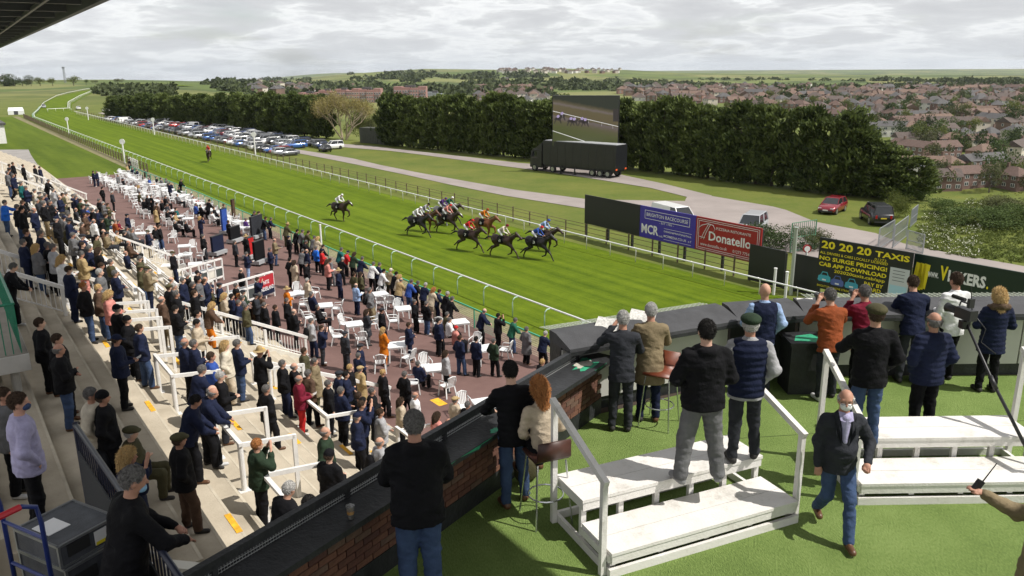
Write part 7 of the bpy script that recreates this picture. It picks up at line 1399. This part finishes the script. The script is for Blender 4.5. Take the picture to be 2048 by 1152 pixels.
furnpx(560, 560, .3125, 'c', '110 65 200;150 150 100;215 75 250;365 175 90;180 235 -60;260 250 30;420 275 -120;370 355 -90;520 370 20;590 270 120;650 75 180;640 140 10;705 135 10;755 175 190;725 255 -80;900 260 90;800 400 110;820 490 60;640 520 10;930 540 200;850 650 -80;1070 670 40;1250 400 160;1440 440 70;1180 800 200;1010 275 10')
furnpx(560, 560, .3125, 't', '110 90 20;285 165 15;475 285 20;640 90 25;790 185 20;745 420 15;990 565 15;1150 270 20;1310 440 25;1310 790 20')
furnpx(0, 480, .3125, 'c', '1020 110 170;1000 200 -40;1160 190 40;1200 110 10;1285 95 80;1330 155 110;1235 40 200;1090 90 -70;960 60 10;990 40 190;1145 120 -60')
furnpx(0, 480, .3125, 't', '1080 165 10;1180 40 20;1250 155 20;1185 95 15')
furnpx(200, 300, .15625, 'c', '385 970 170;500 1010 90;640 1050 190;930 1110 180;560 800 -30;600 810 10;500 750 -60;450 680 -60;780 850 -50;850 900 -30;930 950 -20;1020 1010 10;1140 1030 20;1150 870 110;1080 840 80;1210 780 -40;1040 650 -20;960 600 -50;650 440 -30;1430 870 30;1500 800 100;1060 560 110;740 590 190;560 540 190;620 560 100;1130 590 100;1270 640 110;1660 880 120;400 600 -60;340 560 -60;1600 820 30')
furnpx(200, 300, .15625, 't', '520 1070 15;400 470 15;480 570 15;700 660 15;880 780 15;1000 850 15;1130 880 15;800 440 15;900 510 15;1090 580 15;1250 680 15;1420 760 15;1000 540 15;1850 920 20')
for c0, s0, s1 in ((17.3, 84, 119), (20.6, 66, 120)):       # the two far rows of tables, four chairs to each
    s = s0
    while s < s1:
        p = cs(c0+random.uniform(-.3, .3), s); furn('t', p, TANG+.1, False)
        for a in (0, 90, 180, 270):
            if random.random() < .85:
                r_ = math.radians(a+random.uniform(-20, 20))+TANG; furn('c', p+np.array([math.sin(r_), -math.cos(r_), 0])*.85, r_, False)
        s += 2.9*random.uniform(.9, 1.1)
# ------------------------------------------------------------------ bookmakers' pitches and betting counters
def stand_px(x, y): return hit(x, y, lambda a, b: apron_z(a, b)+.03)
def pitch(x, y, w_, h_, colr, label, name='bookmaker_stand', cart=True, txt=None, rz=None):
    p = stand_px(x, y); e = empty(name, p, (TANG-math.pi/2+math.pi/2-.9) if rz is None else rz); m = cloth(colr) if colr in CLOTH else MATS[colr]
    mb = MB(); mb.bb((-w_/2, -.05, .42), (w_/2, .12, h_)); b = mb.build('board', m, e); mb = MB(); mb.bb((-w_/2-.03, -.06, h_), (w_/2+.03, .13, h_+.05)); mb.build('board_frame', M_trim, b)
    if txt: text(txt, b, -w_*.4, h_*.65, M_w, .14, w_*.8, y=-.058, bold=.02); text('BOOKMAKER', b, -w_*.4, h_*.5, M_w, .1, w_*.8, y=-.058) if False else None
    mb = MB(); mb.bb((-w_/2, -.3, .16), (w_/2, .4, .40)); mb.build('trolley_base', mat('grey_alloy', (.32, .33, .34)), e)
    for sx_ in (-1, 1):
        for sy in (-.22, .32): mb = MB(); n = 12; mb.loft([[(sx_*w_*.4+dx, sy+.09*math.cos(6.283*i/n), .09+.09*math.sin(6.283*i/n)) for i in range(n)] for dx in (-.03, .03)]); mb.build('wheel', M_tyre, e)
    e['label'] = label; e['category'] = 'stand'; e['group'] = 'bookmakers stands on the apron'
pitch(438, 512, 1.3, 1.5, 'navy', 'navy blue bookmaker trolley board on the apron'); pitch(452, 470, .7, 2.2, 'blue', 'tall blue bookmaker box behind the navy trolley'); pitch(472, 487, 1.3, 1.35, 'black', 'low black bookmaker bin beside the navy trolley')
pitch(502, 520, .9, 1.6, 'red', 'red bookmaker board on the apron'); pitch(521, 530, 1.2, 1.7, 'black', 'black bookmaker board with red top beside the red board'); pitch(516, 478, 1.6, 1.9, 'dark grey', 'large dark bookmaker umbrella box near the crowd rail'); pitch(470, 448, .35, 2.2, 'brown', 'narrow dark upright bookmaker panel near the rail')
def counter(A, B, h_, label, sign=None):
    a, b = stand_px(*A), stand_px(*B); d = (b-a)[:2]; L = np.linalg.norm(d); e = empty('betting_counter', a, math.atan2(d[1], d[0])); dz = (b-a)[2]
    for z in (.25, h_*.62, h_): mb = MB(); mb.beam((0, 0, z), (L, 0, z+dz), .09, .1); mb.build('rail', white(), e)
    n = 6
    for i in range(n+1): mb = MB(); mb.beam((L*i/n, 0, dz*i/n), (L*i/n, 0, h_+dz*i/n), .09, .09, up=(0, 1, 0)); mb.build('upright', white(), e)
    for i in range(n): mb = MB(); x0, x1 = L*i/n+.06, L*(i+1)/n-.06; mb.bb((x0, -.015, .32+dz*i/n), (x1, .015, h_*.60+dz*i/n)); mb.build('infill_panel', (M_grn if i % 3 == 1 else mat('dark_panel', (.05, .06, .06), .6)) if i % 2 else mat('off_white_render', (1, 1, 1)), e)
    mb = MB(); mb.beam((0, .35, h_*.6), (L, .35, h_*.6+dz), .5, .04); mb.build('counter_shelf', mat('grey_alloy', (1, 1, 1)), e)
    if sign:
        x0 = L*.67; mb = MB(); mb.bb((x0, -.09, .30+dz), (L-.05, -.05, h_-.06+dz)); s_ = mb.build('sign_panel', mat('sunderland_red', (.38, .02, .03), .5), e); mb = MB(); mb.bb((x0, -.096, .30+dz), (L-.05, -.0905, .72+dz)); mb.build('sign_band', cloth('navy'), s_); W_ = L-.05-x0
        text('WHITE', s_, x0+W_*.2, .95+dz, M_w, .22, W_*.5, y=-.1, bold=.02); text('SUNDERLAND', s_, x0+W_*.04, .56+dz, M_w, .24, W_*.92, y=-.1, bold=.02)
    e['label'] = label; e['category'] = 'counter'; e['group'] = 'betting counters'
counter((440, 628), (549, 592), 1.5, 'white framed betting counter with red and navy sign on its end', True); counter((352, 590), (447, 560), 1.4, 'white framed betting counter behind the signed one'); counter((345, 625), (430, 606), 1.3, 'low white betting counter nearest the terrace')
# litter bin, boards, painted marks
p = stand_px(222, 462); e = empty('litter_bin', p); mb = MB(); n = 14; mb.loft([[(r_*math.cos(6.283*i/n), r_*math.sin(6.283*i/n), z) for i in range(n)] for r_, z in ((.2, 0), (.28, .9))]); mb.build('bin', mat('bin_cream', (.4, .37, .3), .7), e); mb = MB(); mb.tube([(.29*math.cos(a), .29*math.sin(a), .92) for a in np.linspace(0, 6.283, 17)], .03, 6); mb.build('rim', M_trim, e); e['label'] = 'cream litter bin with dark rim at the foot of the terrace'; e['category'] = 'bin'
for x, y in ((875, 805),): p = hit(x, y, lambda a, b: apron_z(a, b)+.03); mb = MB(); mb.box((0, 0, .008), (.75, .5, .006)); mb.build('painted_mark', M_yel, None, loc=p, rz=TANG, label='yellow painted rectangle on the maroon apron', cat='marking')

# ------------------------------------------------------------------ air
hb_ = MB(); hb_.bb((-9000, -60, -170), (9000, 12500, 60)); ho = hb_.build('haze', [], kind='stuff')
hmat = bpy.data.materials.new('thin_haze'); hmat.use_nodes = True; hmat.node_tree.nodes.clear(); hv = hmat.node_tree.nodes.new('ShaderNodeVolumePrincipled'); hv.inputs['Color'].default_value = (.80, .87, .95, 1); hv.inputs['Density'].default_value = .000045; hv.inputs['Anisotropy'].default_value = .2
hout = hmat.node_tree.nodes.new('ShaderNodeOutputMaterial'); hmat.node_tree.links.new(hv.outputs[0], hout.inputs['Volume']); ho.data.materials.append(hmat)
finish_labels()
